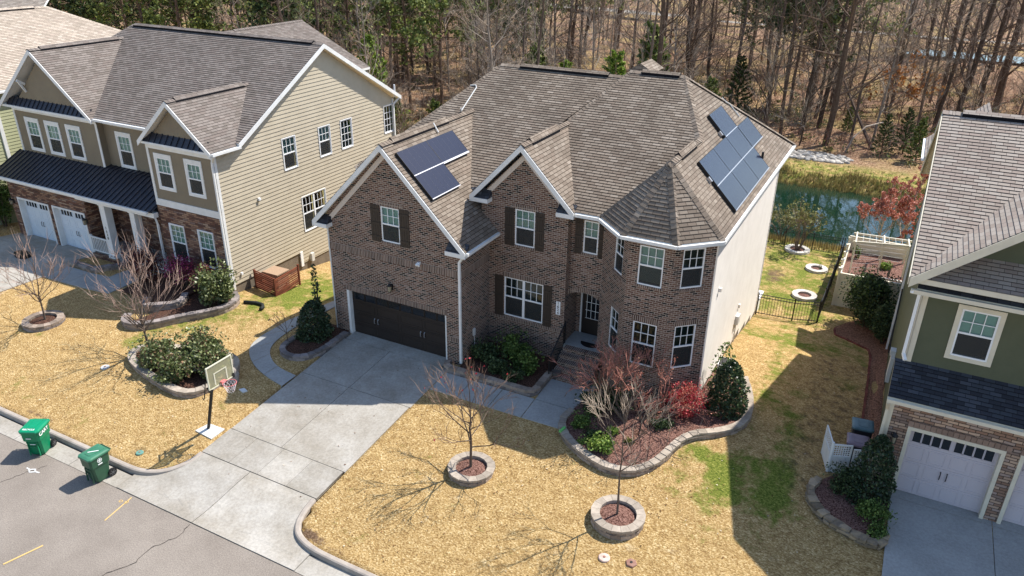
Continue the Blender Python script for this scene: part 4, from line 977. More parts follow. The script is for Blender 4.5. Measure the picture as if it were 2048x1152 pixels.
# trim boards
s = MB()
for x0, x1, y, z0, z1 in ((-11.67, -11.52, yf, 3.6, 6.45), (xr-.14, xr+.02, yf, -.4, 6.45), (-24.12, -23.98, 2.6, 3.9, 6.6), (-17.28, -17.13, 2.6, 3.9, 6.6)): s.ab((x0, x1), (y-.04, y), (z0, z1))
s.ab((-11.66, xr+.01), (yf-.05, yf), (3.34, 3.68)); s.ab((-11.66, xr+.01), (yf-.05, yf), (6.18, 6.50)); s.ab((-24.12, -17.13), (2.55, 2.6), (6.28, 6.60)); s.ab((-17.13, -11.66), (2.9, 2.95), (6.25, 6.6))
s.ab((xr, xr+.04), (yf-.04, yf+.1), (-.3, 6.45)); s.ab((xr, xr+.045), (14.68, 14.82), (-1.2, 6.5)); s.ab((-24.45, -17.0), (2.22, 2.6), (6.50, 6.62)); s.ab((-11.7, -7.2), (.80, yf), (6.46, 6.56))
s.build('trim_board', 'trim_white', Tn)
# roof
s = MB(); e3, r3 = 6.65, 10.32
rp = lambda *a, **k: roof_plane(s, *a, **k)
rp([(-24.6, 2.4, e3), (-6.98, 2.4, e3), (-6.98, Yp, r3), (-21.0, Yp, r3)]); rp([(-24.6, Ye, e3), (-21.0, Yp, r3), (-6.98, Yp, r3), (-6.98, Ye, e3)]); rp([(-24.6, 2.4, e3), (-21.0, Yp, r3), (-24.6, Ye, e3)])
xm = -9.42; rp([(xm, .80, 8.6), (xm, 5.9, 8.6), (-11.75, 2.6, 6.55), (-11.75, .80, 6.55)]); rp([(xm, .80, 8.6), (-7.05, .80, 6.55), (-7.05, 2.5, 6.55), (xm, 5.9, 8.6)])
xm2 = -20.75; rp([(xm2, 2.2, 9.75), (xm2, 8.0, 9.75), (-24.55, 3.0, 6.62), (-24.55, 2.2, 6.62)]); rp([(xm2, 2.2, 9.75), (-16.95, 2.2, 6.62), (-16.95, 2.6, 6.62), (xm2, 8.0, 9.75)])
rp([(-19.6, 13.0, 9.5), (-19.8, 21.6, 9.5), (-14.66, 22.4, 6.6), (-14.5, 13.0, 6.6)]); rp([(-19.6, 13.0, 9.5), (-24.5, 13.0, 6.6), (-25, 22.4, 6.6), (-19.8, 21.6, 9.5)])
rf = s.build('roof', ['shingle_grey', 'trim_white'], Tn)
s = MB(); caps(s, (-21, Yp, r3), (-6.98, Yp, r3)); caps(s, (xm, .8, 8.6), (xm, 5.8, 8.6)); caps(s, (xm2, 2.2, 9.75), (xm2, 7.9, 9.75)); caps(s, (-24.6, 2.4, e3), (-21, Yp, r3)); caps(s, (-19.65, 15, 9.5), (-19.8, 21.6, 9.5)); s.build('ridge_caps', 'shingle_grey', rf)
s = MB(); ridge_vent(s, (-20.8, Yp, r3), (-7.6, Yp, r3), .57); ridge_vent(s, (xm, 1.3, 8.6), (xm, 5.4, 8.6), .87); ridge_vent(s, (xm2, 2.8, 9.75), (xm2, 7.4, 9.75), .83); s.build('ridge_vent', ['shingle_grey', 'vent_dark'], rf)
s = MB()
for xa_, xb_, ze, xc_, zp, yy in ((-11.75, -7.05, 6.55, xm, 8.6, .795), (-24.55, -16.95, 6.62, xm2, 9.75, 2.195)): rake(s, (xa_, yy, ze), (xc_, yy, zp)); rake(s, (xc_, yy, zp), (xb_, yy, ze))
for a, b in (((-6.97, 2.4, e3), (-6.97, Yp, r3)), ((-6.97, Yp, r3), (-6.97, Ye, e3))): s.prism([Vector(a), Vector(b), Vector(b)-Z*.22, Vector(a)-Z*.22], (.03, 0, 0))
s.build('rake_board', 'trim_white', Tn)
for px_, py_, pz_ in ((-22.4, 2.45, 7.9), (-19.1, 2.45, 7.9)):
    s = MB(); s.bar((px_, 2.58, pz_-.1), (px_, 2.2, pz_+.15), .09, .12); s.bar((px_, 2.56, pz_-.5), (px_, 2.25, pz_+.1), .08, .09); s.build('gable_bracket', 'trim_white', Tn) if px_ < -20 else None
gutter(Tn, [(-17.0, 2.33, 6.58), (-11.75, 2.33, 6.58)]); gutter(Tn, [(-6.98, .82, 6.48), (-6.98, 2.5, 6.48)]); gutter(Tn, [(-24.45, .66, 2.97), (-11.9, .66, 2.97)])
downspout(Tn, [(-7.0, .9, 6.4), (-7.28, 1.02, 6.1), (-7.3, 1.02, 5.9), (-7.3, 1.02, .2)]); downspout(Tn, [(-6.95, 15.0, 6.55), (-7.2, 14.72, 6.2), (-7.2, 14.72, -1.2)]); downspout(Tn, [(-11.8, .9, 2.95), (-11.75, 1.0, 2.3), (-11.75, 1.0, -.1)])
s = MB(); s.ab((-7.29, -7.18), (3.38, 3.5), (3.6, 3.72)); s.ab((-7.29, -7.2), (1.66, 1.76), (.33, .43)); s.build('vent_hood', 'vinyl_white', Tn)
s = MB(); s.tube([(-7.2, 14.9, 6.6), (-7.2, 14.9, 7.3)], .05, 6); s.build('vent_pipe', 'vinyl_white', Tn)
s = MB(); s.ab((-7.3, -7.16), (6.55, 6.75), (-.8, -.35)); s.build('meter_box', 'conduit', Tn); s = MB(); s.ab((-7.31, -7.24), (5.80, 5.98), (-.85, -.02)); s.build('corner_trim', 'vinyl_white', Tn)

# ================================================================ FAR LEFT HOUSE
F = thing('pale_roof_house', (-33, 8, -1), 'house with pale cream shingle roof and light green siding beyond the tan house', 'house')
s = MB(); rp = lambda *a, **k: roof_plane(s, *a, **k)
rp([(-32.6, -2, 10.5), (-32.6, 11.3, 10.5), (-26.4, 18.0, 6.9), (-26.4, -2, 6.9)]); rp([(-32.6, -2, 10.5), (-39, -2, 6.9), (-39, 18, 6.9), (-32.6, 11.3, 10.5)]); rp([(-26.4, 18, 6.9), (-32.6, 11.3, 10.5), (-39, 18, 6.9)])
rp([(-60, 9, 8.0), (-33, 9, 8.0), (-36, 14, 10.9), (-60, 14, 10.9)])
rf = s.build('roof', ['shingle_cream', 'trim_white'], F)
s = MB(); caps(s, (-32.6, -2, 10.5), (-32.6, 11.3, 10.5)); caps(s, (-26.4, 18, 6.9), (-32.6, 11.3, 10.5)); s.build('ridge_caps', 'shingle_cream', rf)
s = MB(); ridge_vent(s, (-32.6, 0, 10.5), (-32.6, 10.4, 10.5), .6); s.build('ridge_vent', ['shingle_cream', 'vent_dark'], rf)
s = MB(); wall(s, (-26.7, -1), (-26.7, 17.5), -2, 6.8, siding=(.19, .02)); wall(s, (-38.7, -1), (-26.7, -1), -2, 6.8, siding=(.19, .02)); s.build('wall', 'siding_lightgreen', F)
s = MB(); s.ab((-26.72, -26.62), (3.0, 3.2), (-2, 6.8)); s.ab((-26.72, -26.6), (-1.02, -.85), (-2, 6.8)); s.build('trim_board', 'trim_white', F); gutter(F, [(-26.33, -2, 6.82), (-26.33, 18, 6.82)])
window(F, (-26.7, -1), (-26.7, 17.5), 1.9, 3.1, -.2, 1.4, trim='trim_white') if False else None

# ================================================================ GREEN HOUSE (right)
Gr = thing('green_house', (26, 4, -.3), 'olive green sided house with stone garage front and cream window trim', 'house')
s = MB(); W0, W1 = (21.33, 1.3), (33.5, 1.3)
gwh = [(22.42-21.33, 23.38-21.33, 4.47, 6.0), (24.55-21.33, 25.5-21.33, 4.5, 6.03), (26.7-21.33, 27.65-21.33, 4.5, 6.03)]
wall(s, W0, W1, 3.4, 6.7, gwh, siding=(.18, .010)); wall(s, (21.33, 1.45), (33.5, 1.45), 0, 0, (), poly=[(.5, 7.0), (11.6, 7.0), (6.05, 11.6)], siding=(.18, .010))
wall(s, (21.33, 12.6), (21.33, 1.3), -2.2, 6.8, poly=[(0, -2.2), (11.3, -.6), (11.3, 6.9), (5.8, 10.1), (0, 6.9)], siding=(.18, .012)); wall(s, (21.33, 1.3), (21.33, .42), -.6, 3.6, siding=(.18, .012))
s.ab((21.35, 27), (12.6, 18.2), (-2.6, 6.7))
s.build('siding_wall', 'siding_green', Gr)
tw = (.13, .13, .13)
for i, h in enumerate(gwh): window(Gr, W0, W1, *h, trim='trim_cream', trimw=tw, depth=.04)
s = MB(); V0, V1_ = (21.2, .4), (33.5, .4)
gg = [(21.82-21.2, 24.42-21.2, -.31, 2.24), (24.78-21.2, 27.4-21.2, -.31, 2.24), (27.8-21.2, 30.4-21.2, -.31, 2.24)]
wall(s, V0, V1_, -.8, 3.1, gg, depth=.22, poly=[(0, -.8), (12.3, -.8), (12.3, 3.1), (0, 3.1)]); s.build('stone_wall', 'ledge_stone_light', Gr)
for a, b, c, d in gg:
    lt = [(a+.22+j*.265, a+.22+j*.265+.22) for j in range(4)]+[(a+1.36+j*.265, a+1.36+j*.265+.22) for j in range(4)]
    garage_door(Gr, V0, V1_, a+.11, b-.11, c+.02, d-.13, 'door_grey', .20, 4, lt, handles=1)
s = MB(); O, U, N, L = frame_of(V0, V1_)
for a, b, c, d in gg: s.box(O, U, Z, N, (a, a+.11), (c, d), (-.22, .04)); s.box(O, U, Z, N, (b-.11, b), (c, d), (-.22, .04)); s.box(O, U, Z, N, (a+.11, b-.11), (d-.12, d), (-.22, .041))
s.build('garage_door_frame', 'trim_cream', Gr)
s = MB()
for a, b, c, d in gg:
    i = 0; x = a-.02
    while x < b: s.box(O, U, Z, N, (x+.006, x+.145), (d+.01, d+.2), (.0, .05), 0, random.random()); x += .152
mat('header_stone', (.30, .21, .165), .9, .2, noise=(9, (.25, .17, .13)), tint=.18); s.build('stone_header', 'header_stone', Gr)
lantern(Gr, 21.53, .4, 1.75); lantern(Gr, 24.6, .4, 1.75) if False else None
s = MB(); rp = lambda *a, **k: roof_plane(s, *a, **k)
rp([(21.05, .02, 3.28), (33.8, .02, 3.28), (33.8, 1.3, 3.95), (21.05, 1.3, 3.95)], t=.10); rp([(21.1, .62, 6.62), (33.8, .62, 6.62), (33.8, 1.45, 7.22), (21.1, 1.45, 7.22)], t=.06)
s.build('shed_roof', ['shingle_dark', 'trim_cream'], Gr)
s = MB(); rp = lambda *a, **k: roof_plane(s, *a, **k)
rp([(20.85, .45, 7.0), (24.0, .45, 7.0), (33.8, 6.65, 10.5), (20.85, 6.65, 10.5)]); rp([(20.85, 13.4, 6.75), (20.85, 6.65, 10.5), (33.8, 6.65, 10.5), (33.8, 13.4, 6.75)])
xg2 = 27.35; rp([(20.85, .42, 6.98), (xg2, .42, 12.2), (xg2, 8.0, 12.2), (22.2, 3.0, 8.05), (20.85, .5, 6.98)]); rp([(xg2, .42, 12.2), (33.8, .42, 6.98), (33.8, 8.0, 6.98), (xg2, 8.0, 12.2)])
rp([(20.85, 14.5, 7.0), (23.0, 14.5, 8.9), (23.0, 18.4, 8.9), (20.85, 18.4, 7.0)]); rp([(24.5, 7.5, 8.8), (27.5, 7.5, 11.2), (27.5, 11.5, 11.2), (24.5, 11.5, 8.8)])
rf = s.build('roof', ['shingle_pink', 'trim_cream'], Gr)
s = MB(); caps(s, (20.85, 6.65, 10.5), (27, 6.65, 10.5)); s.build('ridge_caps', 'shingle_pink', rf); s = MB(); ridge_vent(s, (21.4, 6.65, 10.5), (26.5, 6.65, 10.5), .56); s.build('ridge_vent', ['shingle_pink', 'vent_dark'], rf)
s = MB(); rake(s, (20.85, .41, 6.98), (xg2, .41, 12.2), .28); rake(s, (xg2, .41, 12.2), (33.8, .41, 6.98), .28)
s.prism([(20.84, .45, 7.0), (20.84, 6.65, 10.5), (20.84, 6.65, 10.26), (20.84, .45, 6.76)], (-.03, 0, 0)); s.prism([(20.84, 13.4, 6.75), (20.84, 6.65, 10.5), (20.84, 6.65, 10.26), (20.84, 13.4, 6.51)], (-.03, 0, 0)); s.build('rake_board', 'trim_cream', Gr)
s = MB(); s.ab((21.3, 33.5), (1.25, 1.3), (6.2, 6.58)); s.ab((21.32, 21.48), (1.25, 1.3), (3.95, 6.2)); s.ab((21.29, 21.33), (1.25, 1.4), (3.9, 6.5)); s.ab((21.19, 33.5), (.33, .4), (2.92, 3.17)); s.ab((21.17, 21.31), (.35, .4), (-.4, 2.95)); s.ab((20.95, 33.6), (.5, .62), (6.48, 6.60)); s.build('trim_board', 'trim_cream', Gr)
s = MB(); s.bar((25.2, 1.4, 9.05), (25.2, .6, 9.3), .1, .14); s.bar((23.95, 1.42, 8.6), (23.95, 1.0, 8.95), .11, .14); s.build('gable_bracket', 'trim_cream', Gr)
gutter(Gr, [(21.05, -.05, 3.2), (33.6, -.05, 3.2)], m='trim_cream'); gutter(Gr, [(20.80, 14.5, 6.92), (20.80, 18.4, 6.92)], m='vinyl_white')
downspout(Gr, [(20.98, .5, 6.55), (21.22, 1.12, 6.3), (21.22, 1.14, 6.1), (21.22, 1.14, 4.25), (21.3, .98, 4.1)], m='vinyl_white'); downspout(Gr, [(21.1, -.02, 3.1), (21.14, .3, 2.7), (21.14, .3, -.2)], m='trim_cream'); downspout(Gr, [(21.2, 13.3, 6.5), (21.22, 12.9, 6.2), (21.22, 12.9, -1.8)], m='vinyl_white')
s = MB(); s.ab((21.18, 21.31), (6.3, 7.0), (.3, 1.35)); s.ab((21.12, 21.31), (6.5, 6.85), (1.35, 1.55)); s.build('meter_box', 'conduit', Gr)
s = MB(); s.tube([(21.24, 9.2, -.7), (21.24, 7.3, -.3), (21.24, 6.6, .3)], .03, 5); s.tube([(21.24, 10.4, -.5), (21.24, 13, 1.6)], .03, 5); s.build('service_pipe', 'black', Gr)
s = MB()
for x0, x1 in ((21.86, 24.66), (24.68, 30)): s.ab((x0, x1), (.18, .62), (-.7, -.30))
for x0, x1, y0, y1 in ((21.86, 24.66, -4.2, .165), (24.68, 27.5, -4.2, .165), (21.86, 24.66, -9.7, -4.22), (24.68, 27.5, -9.7, -4.22)):
    s.face([(x0, y0, gz(23, y0)+.05), (x1, y0, gz(23, y0)+.05), (x1, y1, -.30), (x0, y1, -.30)]); s.face([(x0, y0, gz(23, y0)+.05), (x0, y1, -.3), (x0, y1, -.9), (x0, y0, -1.1)])
struct(s, 'driveway', 'concrete_grey')
s = MB(); s.face([(21.87, -9.7, -.78), (27.4, -9.7, -.78), (27.4, .3, -.34), (21.87, .3, -.34)]); struct(s, 'driveway_joint', 'joint')
# tan house driveway and walk
s = MB()
for x0, x1, y0, y1 in ((-24.3, -20.6, -.1, 1.55), (-20.58, -17.6, -.1, 1.55), (-24.3, -20.6, -4.5, -.12), (-20.58, -17.3, -4.5, -.12), (-24.3, -20.6, -9.7, -4.52), (-20.58, -17.3, -9.7, -4.52)):
    q = sheet([(x0, y0), (x1, y0), (x1, y1), (x0, y1)], .04, '', '', 3, None, .1); k = len(s.v); s.v += q.v; s.f += [tuple(i+k for i in f) for f in q.f]; s.m += q.m; s.uv += q.uv; s.t += q.t
struct(s, 'driveway', 'concrete')
s = MB()
for P in ([(-17.28, -2.0), (-15.6, -1.95), (-15.6, -.6), (-17.28, -.6)], [(-15.58, -1.95), (-14.2, -1.9), (-14.2, -.5), (-15.58, -.6)], [(-14.18, -1.9), (-12.6, -1.8), (-12.4, .9), (-14.18, .95)], ):
    q = sheet(P, .04, '', '', 2, None, .1); k = len(s.v); s.v += q.v; s.f += [tuple(i+k for i in f) for f in q.f]; s.m += q.m; s.uv += q.uv; s.t += q.t
struct(s, 'walkway', 'concrete_grey')
# ================================================================ BORDERS, BEDS
rnd = random.Random(7)
mat('block_tan', (.36, .29, .235), .9, .2, noise=(7, (.25, .195, .155)), tint=.35, bump=(30, .012))
mat('block_cap', (.40, .345, .285), .9, .2, noise=(5, (.29, .245, .20)), tint=.2, bump=(30, .008))
mat('block_grey', (.26, .225, .215), .9, .2, noise=(7, (.19, .165, .155)), tint=.35, bump=(30, .012))
mat('block_white', (.60, .57, .52), .9, .2, noise=(7, (.50, .47, .42)), tint=.18)
mat('fieldstone', (.36, .27, .17), .9, .2, noise=(4, (.20, .16, .12)), tint=.4, bump=(18, .02))
def densify(pts, L):
    pts = [Vector(p) for p in pts]; tot = sum((b-a).length for a, b in zip(pts[:-1], pts[1:])); return resample(pts, max(3, round(tot/L)+1))
def border(path, label, loc=None, h=.3, courses=2, cap=True, w_=.26, L=.3, m='block_tan', mc='block_cap', closed=False, zf=gz, name='stone_border', group=None, jit=.012, cat='stone border'):
    pts = densify(path, L); nn_ = offset(pts, 1.)
    if closed: nn_[0] = nn_[-1] = pts[0]+((nn_[0]-pts[0])+(nn_[-1]-pts[-1])).normalized()
    nv_ = [q-p for p, q in zip(pts, nn_)]
    if loc is None: loc = (pts[0].x, pts[0].y, gz(*pts[0]))
    t = thing(name, loc, label, cat, group); s = MB(); c = MB(); ch = h/(courses+(0 if not cap else 1))
    for k in range(courses+(1 if cap else 0)):
        top = k == courses; mb = c if top else s; n = len(pts)-1
        for i in range(n):
            a, b = pts[i], pts[i+1]; na, nb_ = nv_[i], nv_[i+1]
            if k % 2: a, b = a.lerp(b, .5), b.lerp(pts[(i+2) % len(pts)] if i+2 < len(pts) else (pts[1] if closed else b), .5); na, nb_ = na.lerp(nb_, .5), nb_.lerp(nv_[i+2] if i+2 < len(pts) else (nv_[1] if closed else nb_), .5)
            d = (b-a); l_ = d.length
            if l_ < .05: continue
            d.normalize(); nn = Vector((d.y, -d.x)); zz = (zf(a.x, a.y)+zf(b.x, b.y))/2
            z0 = zz+ch*k-(.12 if k == 0 else 0); z1 = zz+ch*(k+1)
            ww = w_/2+(.02 if top else rnd.uniform(-.004, .012)); g = .004
            A = a+d*g; B = b-d*g; j0 = rnd.uniform(-jit, jit)
            # trapezoid blocks so that the outer side follows the bend
            q = [(A.x+na.x*(ww+j0), A.y+na.y*(ww+j0)), (B.x+nb_.x*(ww+j0), B.y+nb_.y*(ww+j0)), (B.x-nb_.x*ww, B.y-nb_.y*ww), (A.x-na.x*ww, A.y-na.y*ww)]
            tt = rnd.random(); P = [Vector((*e, z0)) for e in q]; mb.prism(P, (0, 0, z1-z0-.003), 0, tt)
    s.build('block_course', m, t)
    if cap: c.build('cap_stones', mc, t)
    return t
def ring(cx, cy, r, label, h=.3, courses=2, z=None, m='block_tan', mc='block_cap', L=.26, group=None, w_=.26, soil=None):
    k = 40; pts = [(cx+r*math.cos(2*math.pi*i/k), cy+r*math.sin(2*math.pi*i/k)) for i in range(k+1)]
    zc = gz(cx, cy) if z is None else z
    t = border(pts, label, (cx, cy, zc), h, courses, True, w_, L, m, mc, True, lambda x, y: zc, 'tree_ring', group, cat='tree ring')
    s = MB()
    for i in range(24):
        a, b = 2*math.pi*i/24, 2*math.pi*(i+1)/24; rr = r-w_/2+.03
        for r0, r1, z0, z1 in ((0, rr*.5, .10, .06), (rr*.5, rr, .06, 0)):
            s.face([(cx+r0*math.cos(a), cy+r0*math.sin(a), zc+h-.14+z0), (cx+r1*math.cos(a), cy+r1*math.sin(a), zc+h-.14+z1), (cx+r1*math.cos(b), cy+r1*math.sin(b), zc+h-.14+z1), (cx+r0*math.cos(b), cy+r0*math.sin(b), zc+h-.14+z0)])
    s.build('mulch', soil or 'mulch_red', t); return t
ring(9.5, -4.93, .66, 'round tan block ring round the small tree in the middle of the front lawn', .19, w_=.22)
ring(14.57, -4.83, .70, 'round tan block ring round the slender tree nearest the bottom edge', .27, 2, w_=.23)
ring(-12.5, -5.1, .72, 'round brown block ring round the leftmost small bare tree', .22, 1, m='block_grey', mc='block_tan', soil='mulch')
bp_ = dict(h=.16, courses=1, m='block_white', mc='block_white', group='pale stone rings in the back yard')
ring(15.5, 25.0, .62, 'pale stone ring round the bushy tree by the back fence', **bp_); ring(17.0, 22.2, .50, 'pale stone ring in mid back yard with only a twig in it', **bp_); ring(16.95, 17.7, .52, 'pale stone ring nearest the black gate fence', **bp_)
cb = smooth([(11.33, -.85), (11.2, -1.5), (11.5, -2.1), (12.2, -2.6), (12.9, -2.9), (13.6, -3.06), (14.3, -2.9), (14.85, -2.25), (15.08, -1.45), (15.3, -.66), (15.7, -.12), (16.1, .08), (16.7, .7), (17.0, 1.35), (17.0, 2.2), (16.75, 3.4), (16.3, 4.6)])
border([tuple(p) for p in cb], 'long curving tan block wall round the planting bed below the bay windows', h=.26, courses=2, w_=.22)
def bed(poly, dz, label, m='mulch', name='mulch_bed'):
    s = sheet(poly, dz, '', '', 2); o = s.build(name, m); tag(o, kind='structure'); return o
bed([tuple(p) for p in cb]+[(15.1, 4.6), (15.1, 1.5), (11.7, .9), (11.5, .2)], .17, '', 'mulch_red')
fb = [(5.62, .0), (5.68, -.52), (9.62, -.52), (9.58, 1.0)]
border(fb, 'low grey brown block edge along the front walk beside the garage corner', h=.24, courses=1, m='block_grey', mc='block_tan', w_=.22, L=.34); bed([(6.25, -.45), (9.55, -.45), (9.6, 2.18), (6.25, 2.18)], .14, '')
gb = smooth([(.60, -.05), (.56, -1.2), (.42, -2.05), (.05, -2.5), (-.5, -2.6), (-1.05, -2.4), (-1.27, -2.0), (-1.2, -1.3), (-.95, -.7), (-.9, .1)])
border([tuple(p) for p in gb], 'U shaped grey block edge round the cone shrub at the garage corner', h=.2, courses=1, m='block_grey', mc='block_grey', w_=.2); bed([tuple(p) for p in gb]+[(.0, .2)], .10, '')
mb_ = smooth([(-5.9, -4.35), (-6.5, -4.6), (-6.65, -5.1), (-6.1, -5.6), (-5.1, -5.9), (-4.1, -6.1), (-2.9, -6.28), (-2.1, -6.2), (-1.75, -5.5), (-1.7, -4.9), (-1.75, -4.2), (-2.4, -3.55), (-3.6, -3.5), (-5.0, -3.9), (-5.9, -4.35)])
border([tuple(p) for p in mb_], 'tan block edge round the big rounded bush bed near the basketball hoop', h=.26, courses=2, m='block_tan', closed=True); bed([tuple(p) for p in mb_[:-1]], .15, '')
tb = smooth([(-9.4, -3.1), (-9.15, -3.6), (-8.5, -3.68), (-7.8, -3.2), (-7.2, -2.1), (-6.6, -1.45), (-6.05, -.6), (-6.1, .2), (-6.9, .75)])
border([tuple(p) for p in tb], 'brown block wall curving round the lower bed of the tan house', h=.34, courses=2, m='block_tan', mc='block_grey')
bed([tuple(p) for p in tb[6:]]+[(-7.6, .9), (-9.0, .3), (-8.6, -1.6)], .12, '')
tb2 = smooth([(-9.9, -1.6), (-9.4, -2.35), (-8.9, -1.95), (-8.3, -1.55), (-8.2, -1.1), (-8.6, -.6)]); border([tuple(p) for p in tb2], 'short stacked stone wall of the upper bed behind the bare spreading tree', h=.42, courses=3, m='block_tan', mc='block_grey', L=.25); bed([tuple(p) for p in tb2]+[(-8.4, .9), (-12, .9), (-12, -1.6)], .2, '')
border([(-17.3, -.35), (-15.4, -.4), (-14.6, .9)], 'brown block edge of the grass strip beside the tan house porch', h=.26, courses=1, m='block_tan', mc='block_grey')
s = sheet([(-17.2, -.3), (-15.4, -.35), (-14.8, .9), (-17.2, .9)], .12, '', '', 1)
# fieldstone bed of the green house
t = thing('fieldstone_wall', (20.2, -2, -.2), 'dry stacked fieldstone edge round the dark shrubs by the grey driveway', 'stone wall'); s = MB(); c = MB()
pts = densify([tuple(p) for p in smooth([(19.75, -.3), (19.55, -.7), (19.6, -1.2), (19.78, -1.6), (20.2, -1.95), (20.7, -2.15), (21.3, -2.35), (21.75, -2.4), (21.8, -1.9)])], .26)
for k in range(3):
    for i in range(len(pts)-1):
        a = pts[i].lerp(pts[i+1], rnd.uniform(-.2, .2)); b = pts[i+1].lerp(pts[i], rnd.uniform(-.3, .15)); d = (b-a); d.normalize(); n_ = Vector((d.y, -d.x)); z = gz(a.x, a.y)-.03+k*.085; w0, w1 = rnd.uniform(.09, .17), rnd.uniform(.08, .17)
        P = [Vector((*(a+n_*w0), z)), Vector((*(b+n_*w1), z+rnd.uniform(-.02, .02))), Vector((*(b-n_*w1), z)), Vector((*(a-n_*w0), z+rnd.uniform(-.02, .02)))]; (c if k == 2 else s).prism(P, (0, 0, rnd.uniform(.06, .085)), 0, rnd.random())
s.build('stacked_stones', 'fieldstone', t); c.build('cap_stones', 'fieldstone', t)
bed([(19.8, -.3), (19.65, -.9), (19.9, -1.6), (20.7, -2.0), (21.75, -2.2), (21.8, .3), (21.2, .4), (20.2, .3)], .1, '', 'mulch_red')
bed([(18.85, 14.6), (18.95, 13.3), (19.5, 12.9), (20.5, 12.2), (20.62, 11.3), (20.66, 8.2), (20.7, 4.2), (20.7, 1.8), (21.3, 1.8), (21.3, 14.5), (20, 16.5)], .03, '', 'rock_strip', 'red_gravel')
mat('brick_edging', (.17, .055, .04), .9, .2, tint=.3)
border([(18.85, 14.4), (18.95, 13.3), (19.6, 12.85), (20.5, 12.15), (20.62, 11.2), (20.66, 8.2), (20.7, 4.2), (20.7, 2.4)], 'thin red edging along the gravel strip of the green house', h=.07, courses=1, cap=False, w_=.08, L=.2, m='brick_edging')
# ================================================================ WHEELED BINS
def bin_cart(loc, rz, sx, sy, h, mbody, mlid, label, group=None):
    t = thing('wheeled_bin', loc, label, 'bin', group, world=False); t.rotation_euler = (0, 0, rz)
    X, Y = Vector((1, 0, 0)), Vector((0, 1, 0)); s = MB(); a = sx/2; b = sy/2; hb = h-.09
    lv = [(0.03, .36, .33), (.12, .37, .36), (hb*.62, .42, .42), (hb*.63, .455, .47), (hb*.93, .47, .48), (hb*.935, .5, .5), (hb, .5, .5)]
    ch = .06; rows = []
    for z, fx, fy in lv:
        x_, y_ = sx*fx, sy*fy; yo = .03*(1-z/h)
        rows.append([(-x_+ch, -y_+yo, z), (x_-ch, -y_+yo, z), (x_, -y_+ch+yo, z), (x_, y_-ch, z), (x_-ch, y_, z), (-x_+ch, y_, z), (-x_, y_-ch, z), (-x_, -y_+ch+yo, z)])
    for r0, r1 in zip(rows[:-1], rows[1:]):
        for i in range(8): s.face([r0[i], r0[(i+1) % 8], r1[(i+1) % 8], r1[i]])
    s.face(rows[0][::-1])
    s.ab((-.12, .12), (-b*.86-.0, -b*.80), (hb*.48, hb*.55)); s.ab((-.1, .1), (-b*.9, -b*.82), (hb*.40, hb*.42))
    for sg in (-1, 1):      # moulded ribs
        s.ab((sg*sx*.25-.012, sg*sx*.25+.012), (-b*.88, -b*.76), (.05, hb*.58))
    s.build('body', mbody, t)
    s = MB(); n = 6; rowz = []
    for j, (fx, fy, z) in enumerate(((1.04, 1.03, hb-.035), (1.06, 1.05, hb), (1.03, 1.02, hb+.03), (.86, .84, hb+.055), (.60, .6, hb+.062))):
        x_, y_ = a*fx, b*fy; c_ = .07*fx; rowz.append([(-x_+c_, -y_, z), (x_-c_, -y_, z), (x_, -y_+c_, z), (x_, y_-.02, z), (x_-.02, y_, z), (-x_+.02, y_, z), (-x_, y_-.02, z), (-x_, -y_+c_, z)])
    for r0, r1 in zip(rowz[:-1], rowz[1:]):
        for i in range(8): s.face([r0[i], r0[(i+1) % 8], r1[(i+1) % 8], r1[i]])
    s.face(rowz[-1])
    for sg in (-1, 1): s.bar((sg*.12, -b*.55, hb+.066), (sg*.16, b*.75, hb+.066), .03, .012)
    s.bar((-.12, -b*.55, hb+.066), (.12, -b*.55, hb+.066), .03, .012)
    s.build('lid', mlid, t)
    s = MB(); s.bar((-a*.8, b+.07, hb-.02), (a*.8, b+.07, hb-.02), .03, .03)
    for x_ in (-a*.8, -.1, .1, a*.8): s.bar((x_, b-.02, hb-.03), (x_, b+.08, hb-.02), .03, .03)
    s.build('handle', mbody, t)
    for sg in (-1, 1):
        s = MB(); x_ = sg*(a*.86)
        s.tube([(x_-.035, b*.82, .145), (x_+.035, b*.82, .145)], .145, 18); wh = s.build('wheel', 'black', t)
        s = MB()
        for k in range(6): an = k*math.pi/3; s.bar((x_+sg*.038, b*.82, .145), (x_+sg*.038, b*.82+.11*math.cos(an), .145+.11*math.sin(an)), .02, .008, up=X)
        s.tube([(x_+sg*.03, b*.82, .145), (x_+sg*.045, b*.82, .145)], .035, 8); s.build('hub', 'hub_grey', wh)
    return t
mat('hub_grey', (.10, .10, .10), .5, .4); mat('bin_green', (.0, .20, .085), .45, .45, noise=(5, (.0, .165, .07))); mat('bin_green_lid', (.0, .26, .12), .42, .45, noise=(6, (.0, .21, .10)))
mat('bin_dark', (.028, .095, .05), .45, .45, noise=(4, (.022, .075, .042))); mat('bin_dark_lid', (.035, .15, .085), .4, .45, noise=(5, (.05, .185, .11)))
mat('bin_blue_lid', (.065, .125, .145), .4, .5, noise=(4, (.11, .19, .21))); mat('bin_mauve_lid', (.20, .14, .17), .4, .5, noise=(4, (.26, .19, .23))); mat('bin_charcoal', (.04, .035, .04), .5, .4); mat('print_white', (.8, .82, .8), .6, .3)  # includes a near-black body colour for the two bins with coloured lids
rzv = -.915
b1 = bin_cart((-4.52, -10.62, rzv), R(27), .66, .76, 1.13, 'bin_green', 'bin_green_lid', 'bright green wheeled bin with white CARY lettering, standing further left at the kerb')
tm = text_mesh('CARY', .20, Vector((.33*.94+.012, -.05, .90)), Vector((0, 1, 0)), Z, Vector((1, 0, 0)), .006); o = tm.build('printed_name', 'print_white', b1)
